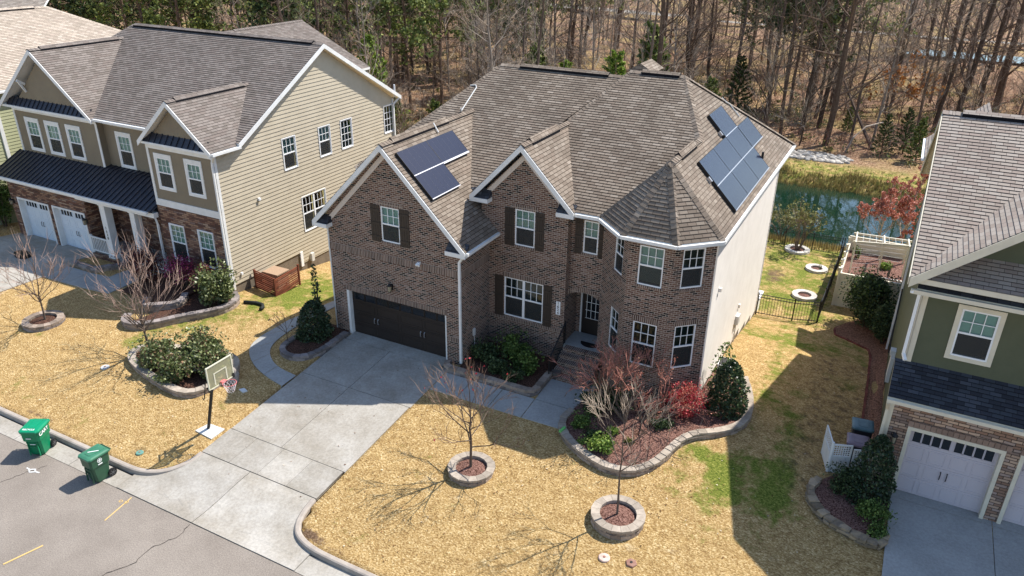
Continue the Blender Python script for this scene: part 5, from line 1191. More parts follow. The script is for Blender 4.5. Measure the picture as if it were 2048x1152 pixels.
tm = text_mesh('RECYCLE', .10, Vector((-.02, -.27, 1.085)), Vector((1, 0, 0)), Vector((0, 1, .12)).normalized(), Z, .016); tm.build('printed_word', 'print_white', b1)
s = MB(); s.ab((-.13, .05), (-.375, -.368), (.77, .80)); s.ab((-.06, .12), (-.345, -.335), (.52, .54)); s.build('sticker', 'print_white', b1)
b2 = bin_cart((-1.47, -10.60, rzv), R(-2), .60, .74, 1.11, 'bin_dark', 'bin_dark_lid', 'dark green wheeled bin with round white emblem on its side, nearer the driveway')
s = MB()
for k in range(20):
    a0, a1 = k*math.pi/10, (k+1)*math.pi/10; cc = Vector((.292, -.02, .86))
    s.face([cc+Vector((0, r*math.cos(a), r*math.sin(a))) for r, a in ((.065, a0), (.082, a0), (.082, a1), (.065, a1))])
s.box(Vector((.288, -.02, .86)), Vector((0, 1, 0)), Z, Vector((1, 0, 0)), (-.05, .05), (-.012, .012), (0, .006)); s.box(Vector((.288, -.02, .86)), Vector((0, 1, 0)), Z, Vector((1, 0, 0)), (-.012, .012), (.012, .06), (0, .006)); s.box(Vector((.288, -.02, .86)), Vector((0, 1, 0)), Z, Vector((1, 0, 0)), (-.035, .03), (-.05, -.03), (0, .006))
s.box(Vector((.284, -.02, .72)), Vector((0, 1, 0)), Z, Vector((1, 0, 0)), (-.075, .075), (-.02, .015), (0, .006)); s.build('emblem', 'print_white', b2)
s = MB(); s.bar((-.1, -.12, 1.093), (.12, .12, 1.093), .03, .004); s.build('sticker', 'print_white', b2)
bin_cart((20.68, 2.25, -.33), R(6), .66, .66, 1.12, 'bin_charcoal', 'bin_blue_lid', 'wheeled bin with blue grey lid behind the white lattice panels'); bin_cart((20.62, 1.36, -.3), R(4), .66, .66, 1.0, 'bin_charcoal', 'bin_mauve_lid', 'wheeled bin with mauve lid behind the white lattice panels')
# ================================================================ BASKETBALL HOOP
B = thing('basketball_hoop', (-.07, -7.22, -.61), 'basketball hoop with clear backboard leaning on a dark pole beside the driveway', 'basketball hoop')
s = MB(); s.tube([(-.07, -7.22, -.60), (.28, -7.22, .55), (.60, -7.22, 1.6), (.70, -7.22, 1.95)], [.065, .065, .06, .055], 4); s.tube([(.45, -7.22, 1.1), (.44, -7.30, 1.15)], .03, 5); s.build('pole', 'black', B)
s = MB()
for y in (-7.33, -7.11):
    s.bar((.62, y, 1.65), (1.02, y, 1.78), .03, .05); s.bar((.52, y, 1.95), (1.02, y, 2.35), .03, .05)
s.bar((.62, -7.36, 1.65), (.62, -7.08, 1.65), .04, .05); s.bar((.60, -7.36, 1.93), (.60, -7.08, 1.93), .04, .04)
s.bar((.44, -7.38, 1.62), (.22, -7.38, .86), .025, .025); s.tube([(.22, -7.38, .86), (.18, -7.38, .80), (.14, -7.38, .84), (.16, -7.38, .90)], .015, 5); s.bar((.44, -7.38, 1.35), (.40, -7.2, 1.25), .03, .06); s.build('lift_arm', 'black', B)
y0, y1, z0, z1, xx = -7.77, -6.67, 1.66, 2.52, 1.05
s = MB(); s.ab((xx-.008, xx+.008), (y0+.03, y1-.03), (z0+.03, z1-.03)); bb_ = s.build('backboard', 'acrylic', B)
s = MB(); mat('board_frame', (.62, .60, .47), .5, .4)
for a, b, c, d in ((y0, y1, z1-.035, z1), (y0, y0+.04, z0, z1-.035), (y1-.04, y1, z0, z1-.035), (y0+.04, y1-.04, z0, z0+.035)): s.ab((xx-.022, xx+.022), (a, b), (c, d))
s.build('board_frame', 'board_frame', bb_)
s = MB(); ym = (y0+y1)/2
for a, b, c, d in ((ym-.28, ym+.28, z0+.5, z0+.54), (ym-.28, ym-.235, z0+.08, z0+.5), (ym+.235, ym+.28, z0+.08, z0+.5)): s.ab((xx+.010, xx+.016), (a, b), (c, d))
s.build('target_square', 'board_frame', bb_)
s = MB(); s.ab((xx-.05, xx+.03), (y0, y0+.1), (z0-.06, z0+.02)); s.ab((xx-.05, xx+.03), (y1-.08, y1+.01), (z0-.03, z0+.14)); s.build('corner_pad', 'black', bb_)
mat('rim_red', (.62, .17, .17), .5, .4); mat('net', (.78, .70, .72), .8, .1)
s = MB(); rc = Vector((xx+.36, ym+.02, z0+.12)); pts = [rc+Vector((.225*math.cos(a), .225*math.sin(a), 0)) for a in [i*2*math.pi/24 for i in range(25)]]; s.tube(pts, .011, 5, cap=False); s.ab((xx+.02, xx+.14), (ym-.08, ym+.1), (z0+.06, z0+.13)); rim = s.build('rim', 'rim_red', B)
s = MB(); N_ = 10
for i in range(N_):
    for sg in (-1, 1):
        prev = None
        for k in range(5):
            a = (i+sg*k*.5)*2*math.pi/N_; r_ = .225-.028*k; p = rc+Vector((r_*math.cos(a), r_*math.sin(a), -.085*k))
            if prev is not None: s.bar(prev, p, .008, .008)
            prev = p
s.build('net', 'net', rim)
s = MB(); pd = [(-.40, -7.52), (.47, -7.60), (.50, -7.0), (-.25, -7.02)]
s.prism([Vector((x, y, gz(x, y)-.05)) for x, y in pd], (0, 0, .09)); mat('pad_white', (.66, .65, .62), .9, .2, noise=(5, (.56, .55, .52))); solo(s, 'concrete_pad', 'pad_white', (0, -7.3, -.61), 'square pale concrete pad under the basketball pole beside the driveway', 'concrete pad')
# ================================================================ LIDS IN THE LAWN
mat('lid_pink', (.50, .33, .27), .85, .2, noise=(9, (.62, .50, .44))); mat('lid_brown', (.22, .11, .08), .7, .3, noise=(9, (.30, .17, .13))); mat('lid_green', (.12, .26, .22), .7, .3); mat('lid_white', (.62, .60, .56), .8, .3, noise=(9, (.40, .42, .44)))
def lid(x, y, r, m, label, sq=False):
    t = thing('utility_cover', (x, y, gz(x, y)), label, 'utility cover'); s = MB(); k = 6 if sq else 20; z = gz(x, y)
    s.lathe((x, y, z), [(r, -.05), (r, .03), (r*.9, .045), (0, .05)], k); s.build('cover', m, t)
    s = MB(); s.lathe((x, y, z), [(r*.25, .048), (r*.25, .06), (0, .062)], 8); s.build('knob', 'lid_brown' if m != 'lid_brown' else 'black', t)
lid(14.74, -6.36, .17, 'lid_pink', 'round pinkish utility cover in the lawn below the slender tree ring'); lid(15.5, -6.2, .17, 'lid_brown', 'brown oval utility cover right of the pinkish one', True); lid(-1.25, -9.2, .13, 'lid_green', 'small green round cover in bare soil by the kerb'); lid(-6.85, -6.28, .17, 'lid_white', 'white utility cover in the lawn left of the big bush bed')
s = MB(); s.prism([Vector(p) for p in ((.40, -6.3, -.53), (.62, -6.42, -.54), (.72, -6.28, -.53), (.5, -6.16, -.52))], (0, 0, .05)) if False else s.prism([Vector(p) for p in ((-.75, -5.05, -.42), (-.5, -5.12, -.43), (-.38, -4.98, -.42), (-.62, -4.9, -.41))], (0, 0, .05)); solo(s, 'paver', 'paint_white', (-.6, -5, -.42), 'small white flat paver lying on the lawn behind the hoop', 'paver')
# boulder behind hoop
def rock(c, r, label, m='rock_grey', seed=1, sc=(1, 1, 1)):
    q = random.Random(seed); s = MB(); k = 9; rows = []
    for i in range(6):
        ph = -math.pi/2+math.pi*i/5; rows.append([Vector((c[0]+sc[0]*r*math.cos(ph)*math.cos(a)*q.uniform(.85, 1.12), c[1]+sc[1]*r*math.cos(ph)*math.sin(a)*q.uniform(.85, 1.12), c[2]+sc[2]*r*math.sin(ph))) for a in [2*math.pi*j/k for j in range(k)]])
    for a, b in zip(rows[:-1], rows[1:]):
        for j in range(k): s.face([a[j], a[(j+1) % k], b[(j+1) % k], b[j]])
    return s
mat('rock_grey', (.34, .30, .27), .9, .2, noise=(6, (.24, .21, .19)), bump=(12, .02))
solo(rock((-1.42, -4.7, -.2), .3, '', seed=3, sc=(1, .8, 1.5)), 'boulder', 'rock_grey', (-1.42, -4.7, -.4), 'upright grey boulder at the right end of the big bush bed', 'boulder')
# ================================================================ CONDENSER SCREEN, DRAIN PIPE, GARAGE SIDE UNIT, POT, MAT
S = thing('slatted_screen', (-6.2, 2.7, -.55), 'red brown horizontal slat screen hiding a box beside the tan house wall', 'screen')
mat('cedar_slat', (.20, .06, .032), .7, .3, noise=(2, (.13, .036, .022)), tint=.3)
def slats(p, q, z, n, h=.98):
    p, q = Vector(p), Vector(q); s = MB(); hh = h/n
    for i in range(n):
        k = rnd.choice((1, 1, 2)); f = [0]+sorted(rnd.uniform(.25, .75) for _ in range(k-1))+[1]
        for a, b in zip(f[:-1], f[1:]): A = p.lerp(q, a+.004); Bq = p.lerp(q, b-.004); s.bar((A.x, A.y, z+hh*(i+.5)), (Bq.x, Bq.y, z+hh*(i+.5)), .03, hh-rnd.choice((.02, .03, .05)), t=rnd.random())
    s.build('slat_panel', 'cedar_slat', S)
slats((-7.15, 2.38), (-5.58, 2.08), -.62, 9); slats((-5.56, 2.10), (-5.72, 3.9), -.72, 9)
for x, y in ((-7.15, 2.40), (-5.57, 2.09), (-5.72, 3.92)): s = MB(); s.bar((x, y, -.8), (x, y, .34), .08, .08); s.build('post', 'cedar_slat', S)
s = MB(); s.ab((-7.0, -6.1), (2.85, 3.6), (-.75, .04)); s.ab((-7.05, -6.05), (2.8, 3.65), (.04, .10)); mat('box_tan', (.36, .25, .17), .8, .2); solo(s, 'equipment_box', 'box_tan', (-6.4, 3.1, -.7), 'tan topped box standing inside the slatted screen', 'box')
s = MB(); s.tube([tuple((x, y, gz(x, y)+.09)) for x, y in ((-6.0, .45), (-5.5, .72), (-5.1, .72), (-4.85, .5), (-4.75, .25))], .085, 10); mat('corrugated', (.012, .016, .014), .6, .4, bump=(60, .02)); solo(s, 'drain_pipe', 'corrugated', (-5.5, .6, -.35), 'black corrugated drain pipe curving over the grass by the tan house bed', 'drain pipe', smooth=True)
A = thing('condenser_unit', (-.5, 1.6, -.4), 'dark grey outdoor unit behind the cone shrub at the garage side', 'condenser')
s = MB(); s.ab((-.95, -.1), (1.3, 2.2), (-.5, .45)); s.build('cabinet', 'condenser_grey' if 'condenser_grey' in MT else mat('condenser_grey', (.075, .075, .08), .5, .4).name, A) if False else None
mat('condenser_grey', (.075, .075, .08), .5, .4); s.build('cabinet', 'condenser_grey', A); s = MB()
for i in range(7): s.ab((-.9, -.15), (1.37+i*.12, 1.40+i*.12), (.45, .475))
s.build('top_grille', 'alu', A)
s = MB(); s.lathe((9.87, .95, gz(9.87, .95)+.03), [(.0, 0), (.12, 0), (.17, .26), (.185, .26), (.19, .32), (.16, .32), (.14, .27), (0, .27)], 16); mat('pot_grey', (.10, .085, .075), .7, .3); solo(s, 'flower_pot', 'pot_grey', (9.87, .95, 0), 'empty dark flower pot at the foot of the brick steps', 'flower pot')
s = MB(); k = 18; s.prism([Vector((10.55+.42*math.cos(i*math.pi/(k-1)), 2.72-.36*math.sin(i*math.pi/(k-1)), .863)) for i in range(k)][::-1], (0, 0, .015)); mat('mat_dark', (.02, .017, .016), .95, .1); solo(s, 'doormat', 'mat_dark', (10.5, 2.7, .86), 'dark half round doormat before the front door', 'doormat')
s = MB(); s.bar((11.52, -1.95, .12), (11.46, -2.25, .1), .08, .06); mat('lime', (.16, .52, .14), .6, .3); solo(s, 'plastic_edging', 'lime', (11.5, -2.1, 0), 'short lime green plastic strip lying on the curved bed wall', 'plastic strip')
K = thing('wall_equipment', (15.5, 5.0, -.2), 'white boxy outdoor unit low against the white side wall', 'outdoor unit'); s = MB(); s.ab((15.2, 15.75), (4.6, 5.3), (-.3, .25)); s.build('cabinet', 'vinyl_white', K); s = MB(); s.ab((15.25, 15.7), (4.65, 5.25), (.25, .27)); s.build('grille', 'dark_metal', K)
s = MB(); s.ab((14.6, 15.1), (14.1, 14.9), (-2.0, -1.0)); s.ab((14.5, 15.2), (14.0, 15.0), (-1.0, -.92)); solo(s, 'yard_box', 'vinyl_white', (14.8, 14.5, -1.9), 'white box just behind the gate fence at the house corner', 'box')
# small child bike on tan porch
Bk = thing('bicycle', (-14.9, 2.2, -.36), 'small dark bicycle lying against the tan house porch wall', 'bicycle')
for x, z in ((-15.2, -.1), (-14.5, -.1)):
    s = MB(); s.tube([(x+.24*math.cos(a), 2.3, z+.24*math.sin(a)) for a in [i*2*math.pi/14 for i in range(15)]], .022, 5, cap=False)
    for a in range(6): s.bar((x, 2.3, z), (x+.23*math.cos(a), 2.3, z+.23*math.sin(a)), .008, .008)
    s.build('wheel', 'black', Bk)
s = MB()
for a, b in (((-15.2, -.1), (-14.95, .3)), ((-14.95, .3), (-14.6, .25)), ((-14.6, .25), (-14.5, -.1)), ((-14.95, .3), (-14.85, -.08)), ((-14.85, -.08), (-14.6, .25)), ((-14.85, -.08), (-15.2, -.1)), ((-14.6, .25), (-14.58, .42)), ((-14.95, .3), (-14.97, .42))): s.tube([(a[0], 2.3, a[1]), (b[0], 2.3, b[1])], .02, 5)
s.build('frame', 'dark_metal', Bk); s = MB(); s.ab((-15.06, -14.88), (2.24, 2.36), (.42, .47)); s.build('saddle', 'black', Bk); s = MB(); s.bar((-14.58, 2.1, .44), (-14.58, 2.5, .44), .03, .03); s.build('handlebar', 'black', Bk)
s = MB(); s.prism([Vector((-20.6+.55*math.cos(a), -.9+.32*math.sin(a), -.55)) for a in [i*math.pi/8 for i in range(16)]], (0, 0, .22)); solo(s, 'covered_heap', 'black', (-20.6, -.9, -.55), 'low black covered heap on the tan house driveway', 'heap')
# neighbour hoop fragment at left edge
Nh = thing('basketball_hoop', (-25.6, .6, -.6), 'red rimmed hoop with framed board at the far left edge', 'basketball hoop')
s = MB(); s.tube([(-25.9, .9, -.7), (-25.9, .9, 1.6)], .05, 6); s.build('pole', 'black', Nh); s = MB(); s.ab((-26.4, -25.3), (.80, .83), (1.0, 1.9)); q = s.build('backboard', 'acrylic', Nh)
s = MB()
for a in (-26.4, -26.03, -25.67, -25.3): s.ab((a-.02, a+.02), (.78, .85), (1.0, 1.9))
for z in (1.0, 1.45, 1.9): s.ab((-26.4, -25.3), (.785, .845), (z-.02, z+.02))
s.build('board_frame', 'board_frame', q); s = MB(); s.tube([(-25.85+.22*math.cos(a), .52+.22*math.sin(a), 1.05) for a in [i*2*math.pi/16 for i in range(17)]], .015, 5, cap=False); s.build('rim', 'rim_red', Nh)
# ================================================================ FENCES
def iron_fence(pts, label, h=1.15, step=.13, post=1.9, zf=None, every=None):
    t = thing('iron_fence', (*pts[0], gz(*pts[0])), label, 'fence'); zf = zf or gz; rails_ = MB(); pk = MB()
    for a, b in zip(pts[:-1], pts[1:]):
        a, b = Vector(a), Vector(b); L = (b-a).length; n = max(1, round(L/post))
        for i in range(n+1):
            p = a.lerp(b, i/n); z = zf(*p); s = MB(); s.bar((p.x, p.y, z-.1), (p.x, p.y, z+h+.08), .055, .055); s.build('post', 'iron_black', t)
        for i in range(n):
            p, q = a.lerp(b, i/n), a.lerp(b, (i+1)/n)
            for f in (.10, .86, .99): rails_.bar((p.x, p.y, zf(*p)+h*f), (q.x, q.y, zf(*q)+h*f), .028, .032)
            m_ = max(1, int((q-p).length/step))
            for j in range(1, m_): r_ = p.lerp(q, j/m_); z = zf(*r_); pk.bar((r_.x, r_.y, z+.05), (r_.x, r_.y, z+h), .018, .018)
    rails_.build('rail', 'iron_black', t); pk.build('pickets', 'iron_black', t)
iron_fence([(15.12, 13.95), (16.85, 14.18), (17.98, 14.6)], 'black iron gate fence between the white side wall and the side yard')
iron_fence([(18.0, 14.75), (18.08, 25.4)], 'black iron fence running back along the right side of the back yard'); iron_fence([(17.95, 25.45), (13.0, 25.45), (6.0, 25.5)], 'black iron fence across the back yard in front of the pond')
# white lattice panels
LT = thing('lattice_screen', (20.2, .9, -.3), 'three white lattice topped panels screening the bins beside the stone garage', 'screen')
def lattice(p, q, z0, z1):
    p, q = Vector(p), Vector(q); d = q-p; L = d.length; d.normalize(); U = Vector((d.x, d.y, 0)); Nn = U.cross(Z); O = Vector((p.x, p.y, z0)); h = z1-z0; s = MB()
    for a, b, c, e in ((0, .05, 0, h), (L-.05, L, 0, h), (.05, L-.05, 0, .07), (.05, L-.05, h-.06, h), (.05, L-.05, h*.6-.03, h*.6+.03)): s.box(O, U, Z, Nn, (a, b), (c, e), (-.02, .02))
    n = 6
    for i in range(n): s.box(O, U, Z, Nn, (.05+(L-.1)*i/n+.004, .05+(L-.1)*(i+1)/n-.004), (.07, h*.6-.03), (-.01, .01))
    for i in range(1, 7): x = .05+(L-.1)*i/7; s.box(O, U, Z, Nn, (x-.014, x+.014), (h*.6+.03, h-.06), (-.01, .0))
    for i in range(1, 5): z = h*.6+.03+(h*.4-.09)*i/5; s.box(O, U, Z, Nn, (.05, L-.05), (z-.014, z+.014), (.0, .01))
    s.build('lattice_panel', 'trim_white', LT)
lattice((19.93, .42), (20.50, .62), -.3, .86); lattice((20.55, .64), (21.1, .85), -.35, .72); lattice((19.62, 1.35), (19.90, .40), -.32, .92)
s = MB(); s.bar((19.91, .41, -.4), (19.91, .41, .93), .07, .07); s.build('post', 'trim_white', LT)
# raised garden with pergola behind the big shrub
PG = thing('pergola', (19.8, 19.2, -.6), 'white wire strung pergola over a raised garden bed beside the green house', 'pergola')
for x, y, zt in ((18.85, 18.6, 1.28), (20.18, 19.2, 1.2), (21.35, 19.4, 1.2), (18.75, 21.2, .75), (20.1, 21.4, .7), (21.3, 21.5, .7)):
    s = MB(); s.bar((x, y, -.7), (x, y, zt), .085, .085); s.build('post', 'trim_cream', PG)
s = MB()
for p, q in (((18.72, 18.55, 1.24), (21.5, 19.45, 1.2)), ((18.6, 21.15, .80), (21.5, 21.5, .75)), ((18.85, 18.4, 1.26), (18.75, 21.4, .78)), ((20.18, 19.0, 1.23), (20.1, 21.6, .76)), ((21.35, 19.2, 1.22), (21.3, 21.7, .75))): s.bar(p, q, .07, .11)
s.build('beam', 'trim_cream', PG)
s = MB()
for i in range(9): f = i/8; s.bar((18.85+f*2.5, 18.6+f*.8, 1.27-.07*f), (18.78+f*2.5, 21.2+f*.3, .82), .012, .012)
for i in range(5): z = -.5+.24*i; s.bar((18.8, 21.15, z), (21.3, 21.45, z), .012, .012); s.bar((18.85, 18.62, z+.3), (20.18, 19.2, z+.3), .008, .008)
s.build('wire', 'conduit', PG)
GB = thing('raised_garden', (19.8, 19.5, -1.5), 'raised garden bed behind cream retaining boards, above the big dark shrub', 'raised bed')
s = MB(); s.ab((18.4, 21.4), (17.38, 17.5), (-2.3, -.12)); s.ab((18.4, 18.52), (17.5, 22.3), (-2.4, -.12)); s.ab((18.4, 21.4), (22.2, 22.3), (-2.4, .25)); s.build('retaining_board', 'trim_cream', GB)
for y in (17.4, 18.6, 19.8, 21.0, 22.2): s = MB(); s.bar((18.42, y, -2.3), (18.42, y, .12), .12, .12); s.ab((18.34, 18.50), (y-.08, y+.08), (.12, .17)); s.build('post', 'trim_cream', GB)
s = MB(); s.face([(18.5, 17.5, -.5), (21.4, 17.5, -.5), (21.4, 22.2, -.6), (18.5, 22.2, -.6)]); s.build('garden_soil', 'mulch_red', GB)
s = MB()
for i in range(16): x = 18.7+i*.17; s.prism([Vector((x+rnd.uniform(-.02, .02), 17.9+rnd.uniform(-.04, .04)+(.0 if i < 9 else .5), -.5)) + Vector(o) for o in ((0, 0, 0), (.15, 0, 0), (.14, .12, 0), (.01, .13, 0))], (0, 0, .12), 0, rnd.random())
s.build('edge_stones', 'block_white', GB)
s = MB()
# ================================================================ PLANTS
def leafmat(name, col, col2, rough=.6, tr=.25, spread=.45):
    m = bpy.data.materials.new(name); m.use_nodes = True; MT[name] = m; n = m.node_tree.nodes; l = m.node_tree.links; b = n['Principled BSDF']
    b.inputs['Roughness'].default_value = rough; b.inputs['Specular IOR Level'].default_value = .35
    a = n.new('ShaderNodeAttribute'); a.attribute_name = 'tint'; rr = n.new('ShaderNodeValToRGB'); rr.color_ramp.elements[0].color = (*[c*(1-spread) for c in col], 1); rr.color_ramp.elements[1].color = (*col2, 1)
    e = rr.color_ramp.elements.new(.6); e.color = (*col, 1); l.new(a.outputs['Fac'], rr.inputs[0]); l.new(rr.outputs[0], b.inputs['Base Color'])
    t = n.new('ShaderNodeBsdfTranslucent'); l.new(rr.outputs[0], t.inputs[0]); x = n.new('ShaderNodeMixShader'); x.inputs[0].default_value = tr
    l.new(b.outputs[0], x.inputs[1]); l.new(t.outputs[0], x.inputs[2]); l.new(x.outputs[0], n['Material Output'].inputs[0])
leafmat('leaf_dark', (.045, .075, .028), (.14, .19, .07)); leafmat('leaf_holly', (.032, .060, .028), (.12, .17, .08), .35); leafmat('leaf_mid', (.085, .145, .03), (.26, .36, .09)); leafmat('leaf_lime', (.16, .27, .04), (.42, .50, .12))
leafmat('leaf_camellia', (.115, .15, .05), (.42, .45, .22), .35); leafmat('leaf_bronze', (.16, .10, .06), (.42, .24, .13)); leafmat('leaf_red', (.38, .015, .03), (.70, .09, .12)); leafmat('leaf_plum', (.085, .025, .025), (.24, .07, .06)); leafmat('leaf_magenta', (.33, .03, .14), (.62, .12, .30))
leafmat('leaf_coral', (.50, .17, .11), (.78, .42, .33)); leafmat('needle', (.11, .15, .035), (.33, .37, .10), .7); leafmat('needle_bright', (.17, .27, .035), (.42, .52, .10), .7); leafmat('needle_dark', (.045, .068, .02), (.15, .19, .055), .7); leafmat('leaf_orange', (.50, .20, .05), (.75, .42, .14)); leafmat('reed', (.30, .22, .08), (.50, .42, .18)); leafmat('leaf_olive', (.16, .16, .05), (.36, .34, .13))
mat('bark_grey', (.17, .13, .105), .95, .1, noise=(8, (.10, .075, .06)), tint=.25); mat('bark_dark', (.085, .062, .048), .95, .1, noise=(6, (.15, .11, .085)), tint=.4); mat('bark_pine', (.105, .07, .052), .95, .1, noise=(5, (.17, .12, .09)), tint=.3)
mat('twig_pale', (.36, .25, .20), .9, .1, tint=.3); mat('twig_brown', (.20, .135, .10), .95, .1, tint=.4); mat('twig_grey', (.36, .29, .225), .95, .1, tint=.4); mat('twig_red', (.38, .17, .13), .9, .1, tint=.35)
def rv(q, s=1.): 
    while True:
        v = Vector((q.uniform(-1, 1), q.uniform(-1, 1), q.uniform(-1, 1)))
        if .05 < v.length < 1: return v*s
def leaf(mb, p, size, q, m=0, t=None, asp=1.6, up=.3):
    a = rv(q); a.normalize(); b = a.cross(rv(q)); b.normalize(); n = a.cross(b)
    if n.z < 0: b = -b
    a = a*size*asp*.5; b = b*size*.5
    mb.face([p-a, p-a*.1+b, p+a, p-a*.1-b], m, [(0, 0), (1, 0), (1, 1), (0, 1)], q.random() if t is None else t)
def blob_pts(q, n, c, rx, ry, rz_, shell=.55, lumps=7, flat=0.):
    """points clustered in uneven lumps through an ellipsoid's volume"""
    L = []
    for _ in range(lumps):
        v = rv(q); v.normalize(); v *= q.uniform(.25, .72); L.append((v, q.uniform(.32, .55)))
    out = []
    while len(out) < n:
        c0, r0 = q.choice(L); d = rv(q); d.normalize(); d *= r0*(q.random()**.4); v = c0+d
        if v.length > 1.05 or v.z < -.95: continue
        if v.length < shell*q.random(): continue
        out.append((Vector((c[0]+v.x*rx, c[1]+v.y*ry, c[2]+v.z*rz_)), v))
    return out
def bush(loc, r, h, label, cat, m='leaf_dark', n=1800, size=.07, seed=1, name='shrub', lumps=12, m2=None, f2=.0, shape=None, group=None, stems=True, asp=1.6):
    q = random.Random(seed); z = loc[2] if len(loc) > 2 else gz(loc[0], loc[1]); rx, ry = (r if isinstance(r, tuple) else (r, r))
    t = thing(name, (loc[0], loc[1], z), label, cat, group, world=False); s = MB(); s2 = MB()
    if shape == 'cone':
        for _ in range(n):
            f = q.random()**1.25; a = q.uniform(0, 6.283); rr = (1-f**2.6)**.75*rx*(.86+.15*math.sin(a*3+f*8+seed)*math.sin(f*11+seed)+.09*math.sin(a*7-f*15)+.1*q.random())+.05; k = 1-.45*q.random()**2.2
            p = Vector((rr*k*math.cos(a), rr*k*math.sin(a), .06+f*(h-.1))); leaf(s2 if q.random() < f2 else s, p, size*q.uniform(.6, 1.3), q, asp=asp)
    else:
        for p, v in blob_pts(q, n, (0, 0, h*.52), rx, ry, h*.52, lumps=lumps): leaf(s2 if q.random() < f2*(1+v.z) else s, p, size*q.uniform(.6, 1.35), q, asp=asp)
        for _ in range(int(n*.05)):     # stray shoots
            a = q.uniform(0, 6.283); b = q.uniform(0, 1.2); k = q.uniform(.98, 1.18); p = Vector((rx*k*math.cos(a)*math.cos(b), ry*k*math.sin(a)*math.cos(b), h*.52+h*.5*k*math.sin(b))); leaf(s, p, size, q, asp=asp)
    s.build('foliage', m, t)
    if s2.f: s2.build('new_foliage', m2, t)
    if stems:
        s = MB()
        for i in range(6): a = q.uniform(0, 6.283); s.tube([(.05*math.cos(a), .05*math.sin(a), -.1), (rx*.3*math.cos(a), ry*.3*math.sin(a), h*.35), (rx*.55*math.cos(a+.3), ry*.55*math.sin(a+.3), h*.7)], [.03, .02, .008], 4)
        s.build('stem', 'bark_dark', t)
    return t
MINR = [.0075]
def grow(mb, q, p, d, L, r, depth, kids, spread, curl=.25, upb=.15, k=4, m=0, tw=None, taper=.62, segs=3, tips=None, cr=None):
    r = max(r, MINR[0]); pts = [p.copy()]; rs = [r]; dd = d.copy(); n = segs if depth > 0 else 2
    for i in range(n):
        dd = dd+rv(q, curl); dd.z += upb*.3; dd.normalize(); pts.append(pts[-1]+dd*(L/n)); rs.append(r*(1-(1-taper)*(i+1)/n) if depth else r*(1-.75*(i+1)/n))
    mb.tube(pts, rs, k if depth > 1 else 3, m if depth > 1 else 1, cap=False, t=q.random()); mb = cr or mb
    if tips is not None and depth == 0: tips.append(pts[-1])
    if depth == 0: return
    for i in range(kids[depth-1] if isinstance(kids, (list, tuple)) else kids):
        f = q.uniform(.35, 1.0) if i else 1.; j = min(n-1, int(f*n)); g = f*n-j; st = pts[j].lerp(pts[j+1], min(1, g))
        a = q.uniform(0, 6.283); u_ = dd.cross(Vector((.3, .2, .9))); u_.normalize(); v_ = dd.cross(u_); sp_ = spread*q.uniform(.6, 1.3); nd = dd*math.cos(sp_)+(u_*math.cos(a)+v_*math.sin(a))*math.sin(sp_); nd.z += upb; nd.normalize()
        grow(mb, q, st, nd, L*q.uniform(.55, .8), rs[-1]*q.uniform(.6, .85), depth-1, kids, spread, curl, upb, k, m, tw, taper, segs, tips)
def bare_tree(loc, label, seed, trunk, Lb, depth, kids, spread, r, lean=(0, 0), nb=4, mb_='bark_grey', mt='twig_pale', cat='tree', name='bare_tree', first=.5, tipleaf=None, tsz=.05, ntip=0, curl=.2, upb=.2, group=None, zoff=0., multi=False, bl=1.):
    q = random.Random(seed); z = gz(loc[0], loc[1])+zoff; t = thing(name, (loc[0], loc[1], z), label, cat, group, world=False); s = MB(); tw = MB(); tips = []
    if multi:
        for i in range(nb):
            a = i*6.283/nb+q.uniform(-.3, .3); d = Vector((math.cos(a)*.42+lean[0], math.sin(a)*.42+lean[1], 1)); d.normalize(); grow(s, q, Vector((.04*math.cos(a), .04*math.sin(a), -.05)), d, trunk, r, depth, kids, spread, curl, upb, 5, 0, None, .55, 4, tips, tw)
    else:
        top = Vector((lean[0]*trunk, lean[1]*trunk, trunk)); k = 6; pts = [Vector((0, 0, -.15))]+[Vector((top.x*i/k+q.uniform(-.02, .02), top.y*i/k+q.uniform(-.02, .02), trunk*i/k)) for i in range(1, k+1)]
        s.tube(pts, [r*(1-.55*i/k) for i in range(k+1)], 6)
        for i in range(nb):
            f = first+(1-first)*(i/(max(1, nb-1))); p = Vector((top.x*f, top.y*f, trunk*f)); a = i*2.4+q.uniform(-.4, .4); el = .35+.5*f; d = Vector((math.cos(a), math.sin(a), el*1.3)); d.normalize()
            grow(tw, q, p, d, Lb*q.uniform(.75, 1.15)*(1.15-.45*(f-first)/(1.001-first)), r*.5*(1.2-.5*f), depth, kids, spread, curl, upb, 4, 0, tw, .6, 3, tips)
        grow(tw, q, top, Vector((lean[0], lean[1], 1)).normalized(), Lb*bl, r*.45, depth, kids, spread*.7, curl, upb, 4, 0, tw, .6, 3, tips)
    s.build('trunk', [mb_, mt], t); tw.build('crown', [mb_, mt], t)
    if tipleaf and tips:
        s = MB()
        for _ in range(ntip or len(tips)*3): p = q.choice(tips); leaf(s, p+rv(q, .10), tsz*q.uniform(.6, 1.4), q)
        s.build('foliage', tipleaf, t)
    return t
